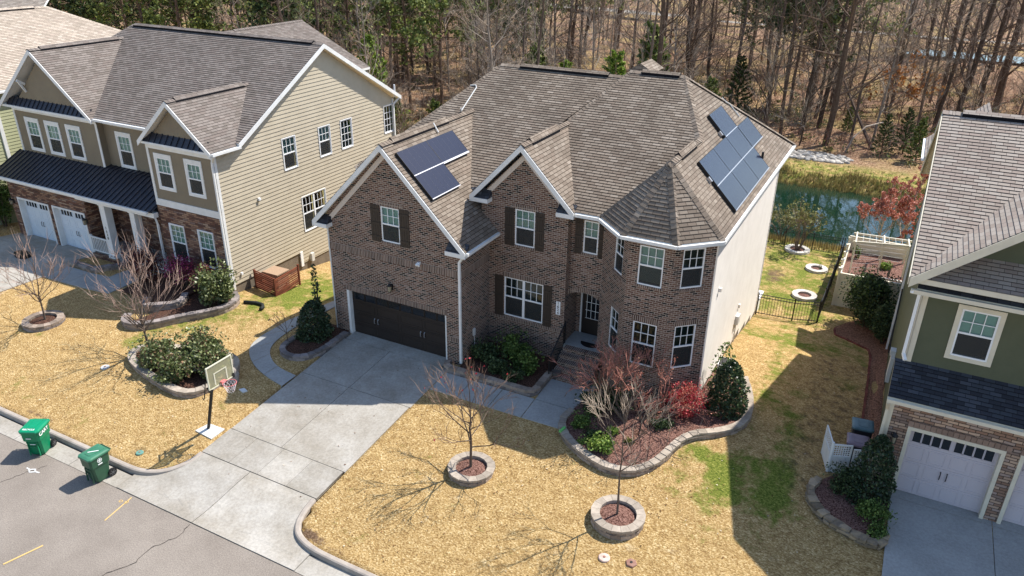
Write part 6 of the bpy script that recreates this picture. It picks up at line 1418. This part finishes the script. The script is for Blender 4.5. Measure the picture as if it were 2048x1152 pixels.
# ---- front gardens
bare_tree((-12.45, -5.05), 'leftmost small bare tree in a block ring on the lawn', 11, 1.3, 1.45, 3, [3, 3, 3], .55, .055, (.05, 0), 9, first=.6, curl=.32, upb=.18, zoff=.1)
bare_tree((-6.05, -4.75), 'wide spreading bare tree with pinkish twigs at the left end of the big bush bed', 23, 1.25, 1.7, 3, [3, 3, 3], .55, .07, (-.06, 0), 11, mt='twig_pale', first=.7, curl=.32, upb=.2, zoff=.15)
bare_tree((9.47, -4.93), 'small bare tree with a few red leaves in the middle lawn ring', 5, 2.2, 1.15, 3, [3, 3, 3], .5, .05, (0, 0), 12, 'bark_dark', 'twig_brown', first=.33, curl=.2, upb=.18, zoff=.2, bl=.8, tipleaf='leaf_red', tsz=.05, ntip=22)
bare_tree((14.55, -4.85), 'slender bare young tree in the block ring nearest the bottom edge', 8, 3.0, 1.1, 3, [3, 3, 3], .5, .038, (-.02, .02), 9, 'bark_grey', 'twig_grey', first=.52, curl=.25, upb=.15, zoff=.25, bl=.7)
MINR[0] = .010
bare_tree((13.25, -.6), 'broad leafless crape myrtle with reddish twigs before the bay windows', 31, 1.3, 1, 4, [4, 3, 3, 3], .55, .045, (-.32, .0), 7, 'bark_grey', 'twig_red', multi=True, curl=.22, upb=.04, zoff=.2, tipleaf='leaf_bronze', tsz=.03, ntip=900)
bare_tree((13.75, -.35), 'second leafless crape myrtle, right of the broad one', 37, 1.15, 1, 4, [3, 2, 3, 3], .5, .035, (.25, .05), 5, 'bark_grey', 'twig_red', multi=True, curl=.22, upb=.06, zoff=.2, tipleaf='leaf_coral', tsz=.03, ntip=500)
MINR[0] = .0075
bare_tree((-1.25, -1.75), 'thin bare sapling beside the cone shrub', 3, .8, .55, 2, [3, 3], .5, .022, (0, 0), 5, 'bark_dark', 'twig_brown', first=.4, tipleaf='leaf_bronze', tsz=.05, ntip=26)
bush((-.55, -.85), .72, 1.75, 'dense dark cone shaped shrub at the garage corner', 'shrub', 'leaf_holly', 5200, .062, 2, shape='cone')
bush((-.95, -.1), .16, 3.0, 'tall thin leafy shoot rising behind the cone shrub', 'shrub', 'leaf_dark', 300, .085, 4, shape='cone', stems=True)
for i, (x, y, r, h, lb) in enumerate(((-5.05, -5.1, .98, 1.2, 'rounded glossy bush at the left of the big bed with reddish lower leaves'), (-3.7, -4.2, 1.0, 1.4, 'tallest rounded glossy bush at the back of the big bed'), (-3.5, -5.6, .85, 1.05, 'rounded glossy bush at the front of the big bed'), (-2.4, -4.8, .78, 1.25, 'rounded glossy bush nearest the hoop in the big bed'))):
    bush((x, y), r, h, lb, 'shrub', 'leaf_camellia', 4200, .072, 20+i, m2='leaf_bronze', f2=.16, lumps=17)
for i, (x, y, z_) in enumerate(((-3.2, -5.0, .42), (-3.0, -4.5, .5))):
    s = rock((x, y, gz(x, y)+.25), .12, '', seed=30+i, sc=(1.4, 1, .5)); solo(s, 'stone', 'block_white', (x, y, gz(x, y)), ('white stone showing between the bushes of the big bed', 'second pale stone among the bushes of the big bed')[i], 'stone')
bush((-6.8, -.35), .9, 2.2, 'glossy light green camellia at the right end of the tan house bed', 'shrub', 'leaf_camellia', 3200, .10, 41, lumps=16)
bush((-8.0, -.1), .72, 1.85, 'coral topped shrub between the magenta shrub and the glossy camellia', 'shrub', 'leaf_plum', 1700, .06, 42, m2='leaf_coral', f2=.35)
bush((-9.4, .1), .95, 1.85, 'magenta flowering shrub under the tan house ground floor windows', 'shrub', 'leaf_plum', 2400, .055, 43, m2='leaf_magenta', f2=.4)
bush((-11.9, -.3), 1.15, 2.1, 'large dark plum shrub beside the tan house porch', 'shrub', 'leaf_plum', 4200, .05, 44, lumps=18)
bush((-26.2, 1.6), 1.0, 3.2, 'yellow green bush at the left corner of the tan house', 'shrub', 'leaf_mid', 1500, .1, 45); bush((-26.6, -.6), .9, 1.2, 'dark low shrub at the far left edge by the hoop', 'shrub', 'leaf_dark', 1200, .08, 46)
for i, (x, y, r, h, m, lb) in enumerate(((6.9, .75, .62, 1.0, 'leaf_dark', 'dark shrub in the front bed against the garage side wall'), (7.75, 1.35, .75, 1.35, 'leaf_mid', 'leafy green shrub in the front bed under the wide window'), (8.7, .75, .62, 1.05, 'leaf_mid', 'rounded green shrub in the front bed nearest the steps'), (7.7, .2, .5, .75, 'leaf_dark', 'low dark shrub at the front of the front bed'), (8.5, -.05, .42, .55, 'leaf_dark', 'lowest small shrub in the front bed by the block edge'))): bush((x, y), r, h, lb, 'shrub', m, 2200, .065, 60+i)
bush((11.95, -.55), .6, .95, 'dark evergreen shrub beside the front walk at the curved bed', 'shrub', 'leaf_dark', 2400, .055, 70); bush((12.75, -.1), .7, 1.0, 'dark evergreen shrub behind the crape myrtle stems', 'shrub', 'leaf_dark', 2400, .055, 71)
bush((12.0, -1.45), .45, .7, 'mid green ball shrub near the lime strip in the curved bed', 'shrub', 'leaf_mid', 1700, .045, 72); bush((12.55, -1.85), .33, .5, 'small glossy shrub left of the bright green one', 'shrub', 'leaf_dark', 800, .06, 73); bush((13.0, -2.3), .5, .65, 'bright yellow green shrub overhanging the curved wall', 'shrub', 'leaf_lime', 1900, .06, 74)
bush((12.35, -2.2), .28, .35, 'small lime coloured plant close to the curved wall', 'shrub', 'leaf_lime', 500, .05, 75); bush((13.05, -1.35), .18, .3, 'tuft of bright grass among the crape myrtle stems', 'plant', 'leaf_lime', 220, .08, 76, asp=4, stems=False); bush((13.75, -1.6), .16, .25, 'tuft of yellow grass on the open mulch', 'plant', 'leaf_olive', 160, .08, 77, asp=4, stems=False)
bush((14.45, -.25), .42, .5, 'low round green shrub alone on the mulch', 'shrub', 'leaf_dark', 1300, .05, 78); bush((15.0, .75), .72, 1.35, 'vivid red shrub in front of the bay corner', 'shrub', 'leaf_red', 3200, .045, 79, m2='leaf_coral', f2=.25, lumps=16); bush((14.0, .45), .5, .9, 'dark plum shrub under the bay left of the vivid red one', 'shrub', 'leaf_plum', 1500, .045, 80)
bush((16.2, 1.75), .68, 2.3, 'tall dark glossy holly at the right end of the curved bed', 'shrub', 'leaf_holly', 4600, .07, 81, shape='cone', m2='leaf_camellia', f2=.15); bush((15.7, 3.1), .5, 2.3, 'narrow upright green shoots behind the tall dark holly', 'shrub', 'leaf_mid', 420, .07, 82, shape='cone')
bush((13.9, -.9), .55, .22, 'fallen pale twigs and ground plants on the mulch', 'plant', 'leaf_bronze', 400, .04, 83, stems=False)
bush((21.2, -.35), .62, 2.5, 'tall dark holly beside the stone garage corner', 'shrub', 'leaf_holly', 5200, .06, 90, shape='cone'); bush((20.5, -.3), .7, .8, 'spreading dark green shrub left of the tall holly', 'shrub', 'leaf_dark', 2200, .05, 91); bush((21.45, -1.35), .55, .7, 'green feathery shrub overhanging the grey driveway', 'shrub', 'leaf_mid', 2400, .045, 92); bush((21.6, -2.0), .3, .45, 'lowest small green shrub at the fieldstone edge', 'shrub', 'leaf_mid', 900, .045, 93)
bush((20.1, 15.4), (1.35, 1.5), 2.9, 'very large dark green shrub against the green house wall', 'shrub', 'leaf_dark', 9000, .075, 95, lumps=26, m2='leaf_mid', f2=.12); bush((21.0, 13.6), .8, 1.9, 'dark shrub squeezed between the largest shrub and the green wall', 'shrub', 'leaf_dark', 2500, .07, 96)
bush((20.5, 20.2, -.6), .35, .45, 'bright green clump in the raised garden under the pergola', 'plant', 'leaf_lime', 500, .07, 97); bush((18.95, 21.0, -.6), .25, .8, 'thin green plant at the pergola corner', 'plant', 'leaf_mid', 160, .07, 98)
bush((17.2, 22.1), .12, .5, 'twiggy seedling in the middle back yard ring', 'plant', 'leaf_olive', 30, .05, 99)
bare_tree((15.5, 25.0), 'olive leafed multi stem tree in the farthest back yard ring', 101, 1.3, 1, 3, [4, 3, 3], .5, .045, (0, 0), 6, 'bark_grey', 'twig_brown', multi=True, curl=.2, upb=.1, tipleaf='leaf_olive', tsz=.09, ntip=700)
bare_tree((14.1, 27.6), 'pale twiggy shrub at the pond edge behind the back fence', 103, 1.2, 1, 3, [4, 4, 3], .5, .04, (0, 0), 7, 'bark_grey', 'twig_grey', multi=True, curl=.2, upb=.1, tipleaf='leaf_olive', tsz=.09, ntip=900)
bare_tree((12.8, 27.2), 'yellow green bush at the pond edge close to the white wall', 104, .9, 1, 3, [3, 3, 3], .5, .04, (0, 0), 6, 'bark_grey', 'twig_grey', multi=True, curl=.2, upb=.1, tipleaf='leaf_olive', tsz=.10, ntip=900)
bare_tree((19.9, 26.2), 'coral red budding tree behind the pergola at the pond', 105, 2.1, 1.3, 3, [4, 3, 3], .5, .07, (0, 0), 8, 'twig_grey', 'twig_grey', first=.4, curl=.2, upb=.25, tipleaf='leaf_coral', tsz=.075, ntip=4500)
bare_tree((21.2, 28.5), 'orange red budding tree half hidden by the green house', 106, 2.6, 1.6, 3, [4, 3, 3], .5, .08, (0, 0), 8, 'twig_grey', 'twig_grey', first=.4, curl=.2, upb=.25, tipleaf='leaf_coral', tsz=.085, ntip=4500)
# ---- pond bank reeds and rocks
def scatter_tufts(n, region, m, name, size=(.25, .6), blades=7, seed=1):
    q = random.Random(seed); s = MB(); i = 0
    while i < n:
        x, y = region(q); i += 1; z = gz(x, y)
        for _ in range(blades):
            a = q.uniform(0, 6.283); h = q.uniform(*size); w_ = .012+.01*q.random(); d = Vector((math.cos(a), math.sin(a), 0)); b = Vector((x+q.uniform(-.08, .08), y+q.uniform(-.08, .08), z-.02)); sd2 = Vector((-d.y, d.x, 0))*w_
            s.face([b-sd2, b+sd2, b+d*h*.3+Z*h], 0, [(0, 0), (1, 0), (.5, 1)], q.random())
    return tag(s.build(name, m), kind='stuff')
def bank(q):
    x = q.uniform(5, 29); y = 41.8+2.6*q.random()**1.3+.5*math.sin(x*.8)+.3*math.sin(x*2.3); return x, y
scatter_tufts(1500, bank, 'reed', 'pond_reeds', (.12, .85), 7, 2); scatter_tufts(1100, bank, 'leaf_olive', 'pond_reeds', (.12, .7), 7, 12)
scatter_tufts(900, lambda q: (q.uniform(8, 18.5), 26.0+q.random()*3.2), 'reed', 'pond_reeds', (.15, .5), 6, 3)
scatter_tufts(700, lambda q: (q.uniform(5, 29), q.uniform(43, 48)), 'leaf_olive', 'bank_grass', (.08, .22), 6, 4)
q = random.Random(5); s = MB()
for _ in range(300):
    a = q.uniform(0, 6.283); r_ = q.random()**.5; x = 13.3+3.2*r_*math.cos(a); y = 49.8+1.5*r_*math.sin(a); k = rock((x, y, gz(x, y)+.05), q.uniform(.10, .28), '', seed=q.randint(0, 9999), sc=(1.2, 1, .7)); n0 = len(s.v); s.v += k.v; s.f += [tuple(i+n0 for i in f) for f in k.f]; s.m += k.m; s.uv += k.uv; s.t += [q.random()]*len(k.t)
mat('riprap', (.38, .35, .31), .9, .2, tint=.6); tag(s.build('riprap_rocks', 'riprap'), kind='stuff')
s = MB(); s.tube([(15.5, 53.0, -2.7), (15.9, 53.6, -1.4), (16.7, 55.0, -.6), (18.0, 57.0, -.45), (18.8, 58.0, -.6)], [.10, .09, .08, .06, .04], 6); mat('log_pale', (.40, .33, .27), .9, .1); solo(s, 'bowed_log', 'log_pale', (15.5, 53, -2.7), 'pale bowed dead branch arching behind the pond', 'log')
s = MB(); s.tube([(12.2, 66, 3.4), (15, 60, .2), (17.6, 55, -2.6)], [.07, .13, .18], 6); solo(s, 'leaning_trunk', 'bark_dark', (17.6, 55, -2.7), 'dark dead trunk leaning down toward the pond bank', 'log')
# ================================================================ WOODS
MINR[0] = .011
def forest_tree(seed, H_, r, kind):
    """template: straight trunk, side limbs, fine twigs; built in its own coordinates"""
    q = random.Random(seed); s = MB(); tw = MB(); lean = Vector((q.uniform(-.05, .05), q.uniform(-.05, .05), 1)); k = 9; pts = []
    for i in range(k+1): f = i/k; pts.append(Vector((lean.x*f*H_+q.uniform(-.12, .12)*(f > .05), lean.y*f*H_+q.uniform(-.12, .12)*(f > .05), f*H_-.2)))
    s.tube(pts, [r*(1-.8*(i/k)**1.1) for i in range(k+1)], 6, t=q.random()); fol = None
    at_ = lambda f: pts[min(k-1, int(f*k))].lerp(pts[min(k-1, int(f*k))+1], f*k-min(k-1, int(f*k)))
    if kind == 'bare':
        for i in range(24):
            f = .12+.86*(i/24)**.9; a = q.uniform(0, 6.283); L = H_*.17*(1.25-f)*q.uniform(.5, 1.3); d = Vector((math.cos(a), math.sin(a), q.uniform(.3, 1.3))); d.normalize(); grow(tw, q, at_(f), d, L, r*.28*(1.15-f)+.012, 3, [3, 3, 3], .55, .25, .12, 4, 0, tw, .5, 3)
    elif kind == 'brush':       # thin understory sapling with many fine twigs
        for i in range(22):
            f = .08+.90*(i/22); a = q.uniform(0, 6.283); L = H_*.3*(1.15-f)*q.uniform(.5, 1.2); d = Vector((math.cos(a), math.sin(a), q.uniform(.3, 1.4))); d.normalize(); grow(tw, q, at_(f), d, L, .03*(1.2-f)+.008, 2, [5, 4], .5, .25, .15, 3, 0, tw, .5, 2)
    elif kind == 'pine':        # tall pine, bare below, needle tufts above
        fol = MB()
        for i in range(34):
            f = .34+.64*(i/34); a = q.uniform(0, 6.283); L = H_*.16*(1.2-f)*q.uniform(.6, 1.25); d = Vector((math.cos(a), math.sin(a), q.uniform(-.1, .5))); d.normalize(); tips = []; grow(s, q, at_(f), d, L, .06*(1.2-f)+.01, 2, [3, 3], .5, .2, .1, 3, 0, tw, .5, 3, tips)
            for p in tips:
                for _ in range(10): leaf(fol, p+rv(q, .45), q.uniform(.14, .32), q, asp=1.7)
        for i in range(12):
            f = .1+.25*q.random(); a = q.uniform(0, 6.283); d = Vector((math.cos(a), math.sin(a), q.uniform(-.2, .2))); d.normalize(); grow(s, q, at_(f), d, H_*.07*q.uniform(.4, 1.2), .03, 1, [2], .5, .25, 0, 3, 0, tw)
    elif kind == 'young':       # young pine or cedar clothed to the ground
        fol = MB()
        for i in range(76):
            f = .06+.92*(i/76); a = i*2.4+q.uniform(-.4, .4); L = H_*.30*(1.08-f)**.8*q.uniform(.75, 1.2); d = Vector((math.cos(a), math.sin(a), .25+.5*f)); d.normalize(); p0 = at_(f); s.tube([p0, p0+d*L], [.03*(1.1-f)+.006, .004], 3, cap=False)
            for j in range(26):
                g = .25+.8*q.random()**.7; p = p0+d*L*g+rv(q, .05*H_*.5*(1.15-f)); leaf(fol, p, q.uniform(.09, .20), q, asp=2.2)
    return s, tw, fol
TPL = {}
def template(key, seed, H_, r, kind, bark, twig, fmat, crown_name):
    s, tw, fol = forest_tree(seed, H_, r, kind); TPL[key] = (s.mesh('trunk', [bark, twig or bark]), tw.mesh('crown', [bark, twig]) if tw.f else None, fol.mesh('crown', [fmat]) if fol else None)
def plant_tree(key, x, y, label, name, group, sc=1., rz=0., cat='tree', z=None):
    t = thing(name, (x, y, (gz(x, y) if z is None else z)), label, cat, group, world=False); t.rotation_euler = (0, 0, rz); t.scale = (sc, sc, sc)
    for nm, me_ in zip(('trunk', 'crown', 'crown'), TPL[key]):
        if me_: o = bpy.data.objects.new(nm, me_); C.objects.link(o); o.parent = t
    return t
bk = ['bark_dark', 'bark_grey', 'bark_pine', 'bark_pale', 'bark_grey', 'bark_pale']; tk = ['twig_brown', 'twig_grey', 'twig_brown', 'twig_grey', 'twig_grey', 'twig_grey']
for i in range(6): template('bare%d' % i, 200+i, (21, 18, 23, 16, 20, 14)[i], (.24, .16, .26, .12, .19, .11)[i], 'bare', bk[i], tk[i], None, None)
for i in range(4): template('brush%d' % i, 300+i, (6, 7.5, 5, 9)[i], (.05, .07, .04, .07)[i], 'brush', ('bark_grey', 'bark_dark')[i % 2], ('twig_brown', 'twig_grey', 'twig_grey', 'twig_grey')[i], None, None)
for i in range(3): template('pine%d' % i, 400+i, (20, 17, 22)[i], (.20, .17, .24)[i], 'pine', 'bark_pine', 'twig_brown', ('needle', 'needle_dark', 'needle')[i], None)
for i in range(3): template('young%d' % i, 500+i, (6, 5, 7)[i], (.09, .07, .1)[i], 'young', 'bark_dark', None, ('needle_bright', 'needle', 'needle_dark')[i], None)
fq = random.Random(77); used = []
def free(x, y, d):
    for a, b in used:
        if (a-x)**2+(b-y)**2 < d*d: return False
    used.append((x, y)); return True
def in_woods(x, y):
    if x > 4: return y > (51.5 if x < 19 else 50)
    if x > -6: return y > 34
    return y > 27+max(0, -(x+30))*.05
def view_ok(x, y):              # only what the photograph could see
    dx, dy = x-19.781, y+22.267; a = math.degrees(math.atan2(dx, dy)); return -66 < a < 13
gB, gP, gU = 'bare trees standing in the wood behind the houses', 'tall pines standing in the wood behind the houses', 'thin leafless saplings in the undergrowth of the wood'
lB, lP, lU = 'tall bare tree with dark trunk in the wood behind the houses', 'tall pine with bare lower trunk in the wood behind the houses', 'thin leafless twiggy sapling in the undergrowth of the wood'
for x, y, k_, sc in ((13.5, 54.8, 2, 1.25), (12.0, 61.5, 0, 1.1), (10.8, 57.6, 0, 1.0), (9.1, 56.6, 4, 1.0), (6.9, 60.2, 2, .9), (15.5, 57.2, 4, .8), (28.6, 79.9, 2, 1.5), (27.2, 84.1, 0, 1.2), (21.0, 61.4, 1, 1.0), (17.4, 58.3, 3, 1.1), (24.5, 70, 0, 1.2)):
    used.append((x, y)); plant_tree('bare%d' % k_, x, y, lB, 'bare_tree', gB, sc, fq.uniform(0, 6.28))
for x, y, k_, sc in ((8.3, 66.0, 1, 1.15), (10.0, 69.5, 0, 1.2), (6.8, 71.5, 1, 1.1), (11.8, 73.0, 2, 1.0), (-41, 62, 0, 1.0), (-37, 57, 1, 1.05), (-33.5, 60, 2, .9), (-44, 70, 0, 1.1), (-30, 66, 1, 1.0), (-50, 58, 2, 1.0), (-62, 68, 0, 1.0), (-57, 75, 1, 1.1), (-72, 72, 1, 1.0), (-80, 78, 0, 1.2), (-28.5, 47, 0, .8)):
    used.append((x, y)); plant_tree('pine%d' % k_, x, y, lP, 'pine_tree', gP, sc, fq.uniform(0, 6.28))
yl = [(-22.8, 33, 0, 1.65, 'bright green young conifer rising behind the right end of the tan roof'), (-44, 45, 1, 1.75, 'green young conifer behind the middle of the tan roof'), (-58.5, 40, 0, 1.6, 'bright young conifer behind the left part of the tan roof'),
      (-10.1, 40, 1, 1.85, 'narrow green conifer rising above the left ridge of the brick house'), (-6.5, 38, 0, 1.4, 'small green conifer top beside the narrow one above the brick house ridge'), (-2.3, 38, 0, 1.6, 'light green young conifer above the centre of the brick house ridge'), (-2.2, 48, 1, 2.2, 'round crowned young pine above the right ridge of the brick house'),
      (3.9, 60, 2, 1.0, 'dark young cedar right of the brick house peak'), (3.2, 50, 1, 1.25, 'dark young cedar at the shaded wood edge behind the solar panels'), (20.2, 55, 2, .62, 'dark young evergreen on the pond bank beside the green house roof'), (18.4, 54, 2, .55, 'dark young evergreen left of its neighbour on the pond bank'), (21.3, 53, 1, .8, 'dark young evergreen behind the two on the pond bank'), (14.8, 60.8, 1, .55, 'small green evergreen low among the big trunks'), (-11.6, 26, 1, 1.3, 'green evergreen shrub tree at the left hip of the brick roof'), (-19.5, 31.5, 2, .8, 'dark evergreen between the tan house and the brick roof'), (-22.5, 36, 1, .9, 'bushy evergreen behind the tan house downspout')]
for x, y, k_, sc, lb in yl: used.append((x, y)); plant_tree('young%d' % k_, x, y, lb, 'young_conifer', 'young evergreens at the wood edge', sc, fq.uniform(0, 6.28))
used.append((19.2, 69)); bare_tree((19.2, 68), 'small tree with orange leaves in the wood', 120, 3.0, 1.8, 3, [4, 3, 3], .5, .06, (0, 0), 8, 'bark_grey', 'twig_grey', first=.35, curl=.2, upb=.1, tipleaf='leaf_orange', tsz=.16, ntip=1500)
for i in range(10): a = i*.63; x, y = -18.5+1.6*math.cos(a), 45.5+1.4*math.sin(a); used.append((x, y)); plant_tree('bare%d' % (3, 5, 1)[i % 3], x, y, lB, 'bare_tree', gB, fq.uniform(.6, .8), fq.uniform(0, 6.28))
nB = 0; tries = 0
while nB < 225 and tries < 20000:
    tries += 1; y = 27+113*fq.random()**1.1; x = fq.uniform(-115, 45)
    if not in_woods(x, y) or not view_ok(x, y): continue
    if x < -12 and fq.random() < .35: continue
    if not free(x, y, 1.9+y*.010): continue
    i = fq.choice((0, 1, 1, 2, 3, 3, 4, 5, 5)); plant_tree('bare%d' % i, x, y, lB, 'bare_tree', gB, fq.uniform(.8, 1.2), fq.uniform(0, 6.28)); nB += 1
nP = 0; tries = 0
while nP < 84 and tries < 20000:
    tries += 1; y = 33+70*fq.random()**1.4; x = fq.uniform(-95, -20)
    if fq.random() < .12: x = fq.uniform(-14, 30); y = fq.uniform(85, 135)
    if not in_woods(x, y) or not view_ok(x, y) or not free(x, y, 3.6): continue
    plant_tree('pine%d' % fq.randint(0, 2), x, y, lP, 'pine_tree', gP, fq.uniform(.8, 1.15), fq.uniform(0, 6.28)); nP += 1
nU = 0; tries = 0
while nU < 210 and tries < 20000:
    tries += 1; y = 28+95*fq.random()**1.5; x = fq.uniform(-70, 32)
    if not in_woods(x, y) or not view_ok(x, y) or not free(x, y, 1.5): continue
    plant_tree('brush%d' % fq.randint(0, 3), x, y, lU, 'sapling', gU, fq.uniform(.6, 1.15), fq.uniform(0, 6.28)); nU += 1
scatter_tufts(3500, lambda q: (q.uniform(-45, 30), q.uniform(50, 80)) if q.random() < .6 else (q.uniform(-45, 3), q.uniform(32, 60)), 'leaf_bronze', 'woodland_litter', (.1, .5), 5, 9)

# low tangled undergrowth, one mass
q = random.Random(15); s = MB(); n = 0
while n < 3200:
    y = 28+75*q.random()**1.3; x = q.uniform(-75, 32)
    if not in_woods(x, y) or not view_ok(x, y): continue
    n += 1; z = gz(x, y); h = q.uniform(.4, 2.0)
    for _ in range(q.randint(4, 8)):
        a = q.uniform(0, 6.28); t_ = q.random(); b0 = Vector((x+q.uniform(-.3, .3), y+q.uniform(-.3, .3), z-.05)); b1 = b0+Vector((math.cos(a)*h*.35, math.sin(a)*h*.35, h*q.uniform(.6, 1))); b2 = b1+Vector((math.cos(a+1)*h*.3, math.sin(a+1)*h*.3, h*.25)); w_ = .014
        for p0, p1 in ((b0, b1), (b1, b2), (b0.lerp(b1, .6), b2+Vector((q.uniform(-.5, .5)*h, q.uniform(-.5, .5)*h, 0)))):
            sdv = (p1-p0).cross(Vector((.6, .75, .2))); sdv.normalize(); s.face([p0-sdv*w_, p0+sdv*w_, p1+sdv*w_*.5, p1-sdv*w_*.5], q.choice((0, 0, 1, 2)), None, t_)
tag(s.build('undergrowth', ['twig_grey', 'twig_brown', 'twig_red']), kind='stuff')
q = random.Random(16); s = MB(); n = 0
while n < 900:
    y = 28+60*q.random()**1.3; x = q.uniform(-75, 32)
    if not in_woods(x, y) or not view_ok(x, y): continue
    n += 1; z = gz(x, y); h = q.uniform(.3, 1.1); k = q.choice((0, 0, 1, 1, 2))
    for _ in range(34): v = rv(q); leaf(s, Vector((x+v.x*h, y+v.y*h, z+h*.55+v.z*h*.6)), q.uniform(.10, .2), q, k)
tag(s.build('undergrowth_foliage', ['leaf_olive', 'needle', 'leaf_bronze']), kind='stuff')

# fallen leaves and bits on lawns, beds and paving
q = random.Random(21); s = MB()
for _ in range(1300):
    x, y = q.choice(((q.uniform(-14, .5), q.uniform(-9.6, -1)), (q.uniform(6, 20), q.uniform(-9.4, 1)), (q.gauss(14, 2), q.gauss(-3.2, .8)), (q.gauss(-4, 3), q.gauss(-5, 1.5)), (q.uniform(15.5, 20.5), q.uniform(-3, 13)), (q.uniform(6, 12), q.uniform(-9.4, -2))) if q.random() < .96 else ((q.uniform(.7, 5.6), q.uniform(-9, 0)),))
    if .6 < x < 5.8 and y < .2: z = pz(x, y)+.02
    else: z = gz(x, y)+.02
    a = q.uniform(0, 6.28); r_ = q.uniform(.012, .038); d = Vector((math.cos(a), math.sin(a), q.uniform(-.2, .2)))*r_; e = Vector((-math.sin(a), math.cos(a), q.uniform(-.3, .3)))*r_*.6; p = Vector((x, y, z+.01)); s.face([p-d, p+e, p+d, p-e], q.choice((0, 0, 0, 1)), None, q.random())
mat('dead_leaf', (.16, .075, .035), .9, .1, tint=.5); mat('pale_chip', (.55, .47, .36), .9, .1, tint=.3)
tag(s.build('fallen_leaves', ['dead_leaf', 'pale_chip']), kind='stuff')
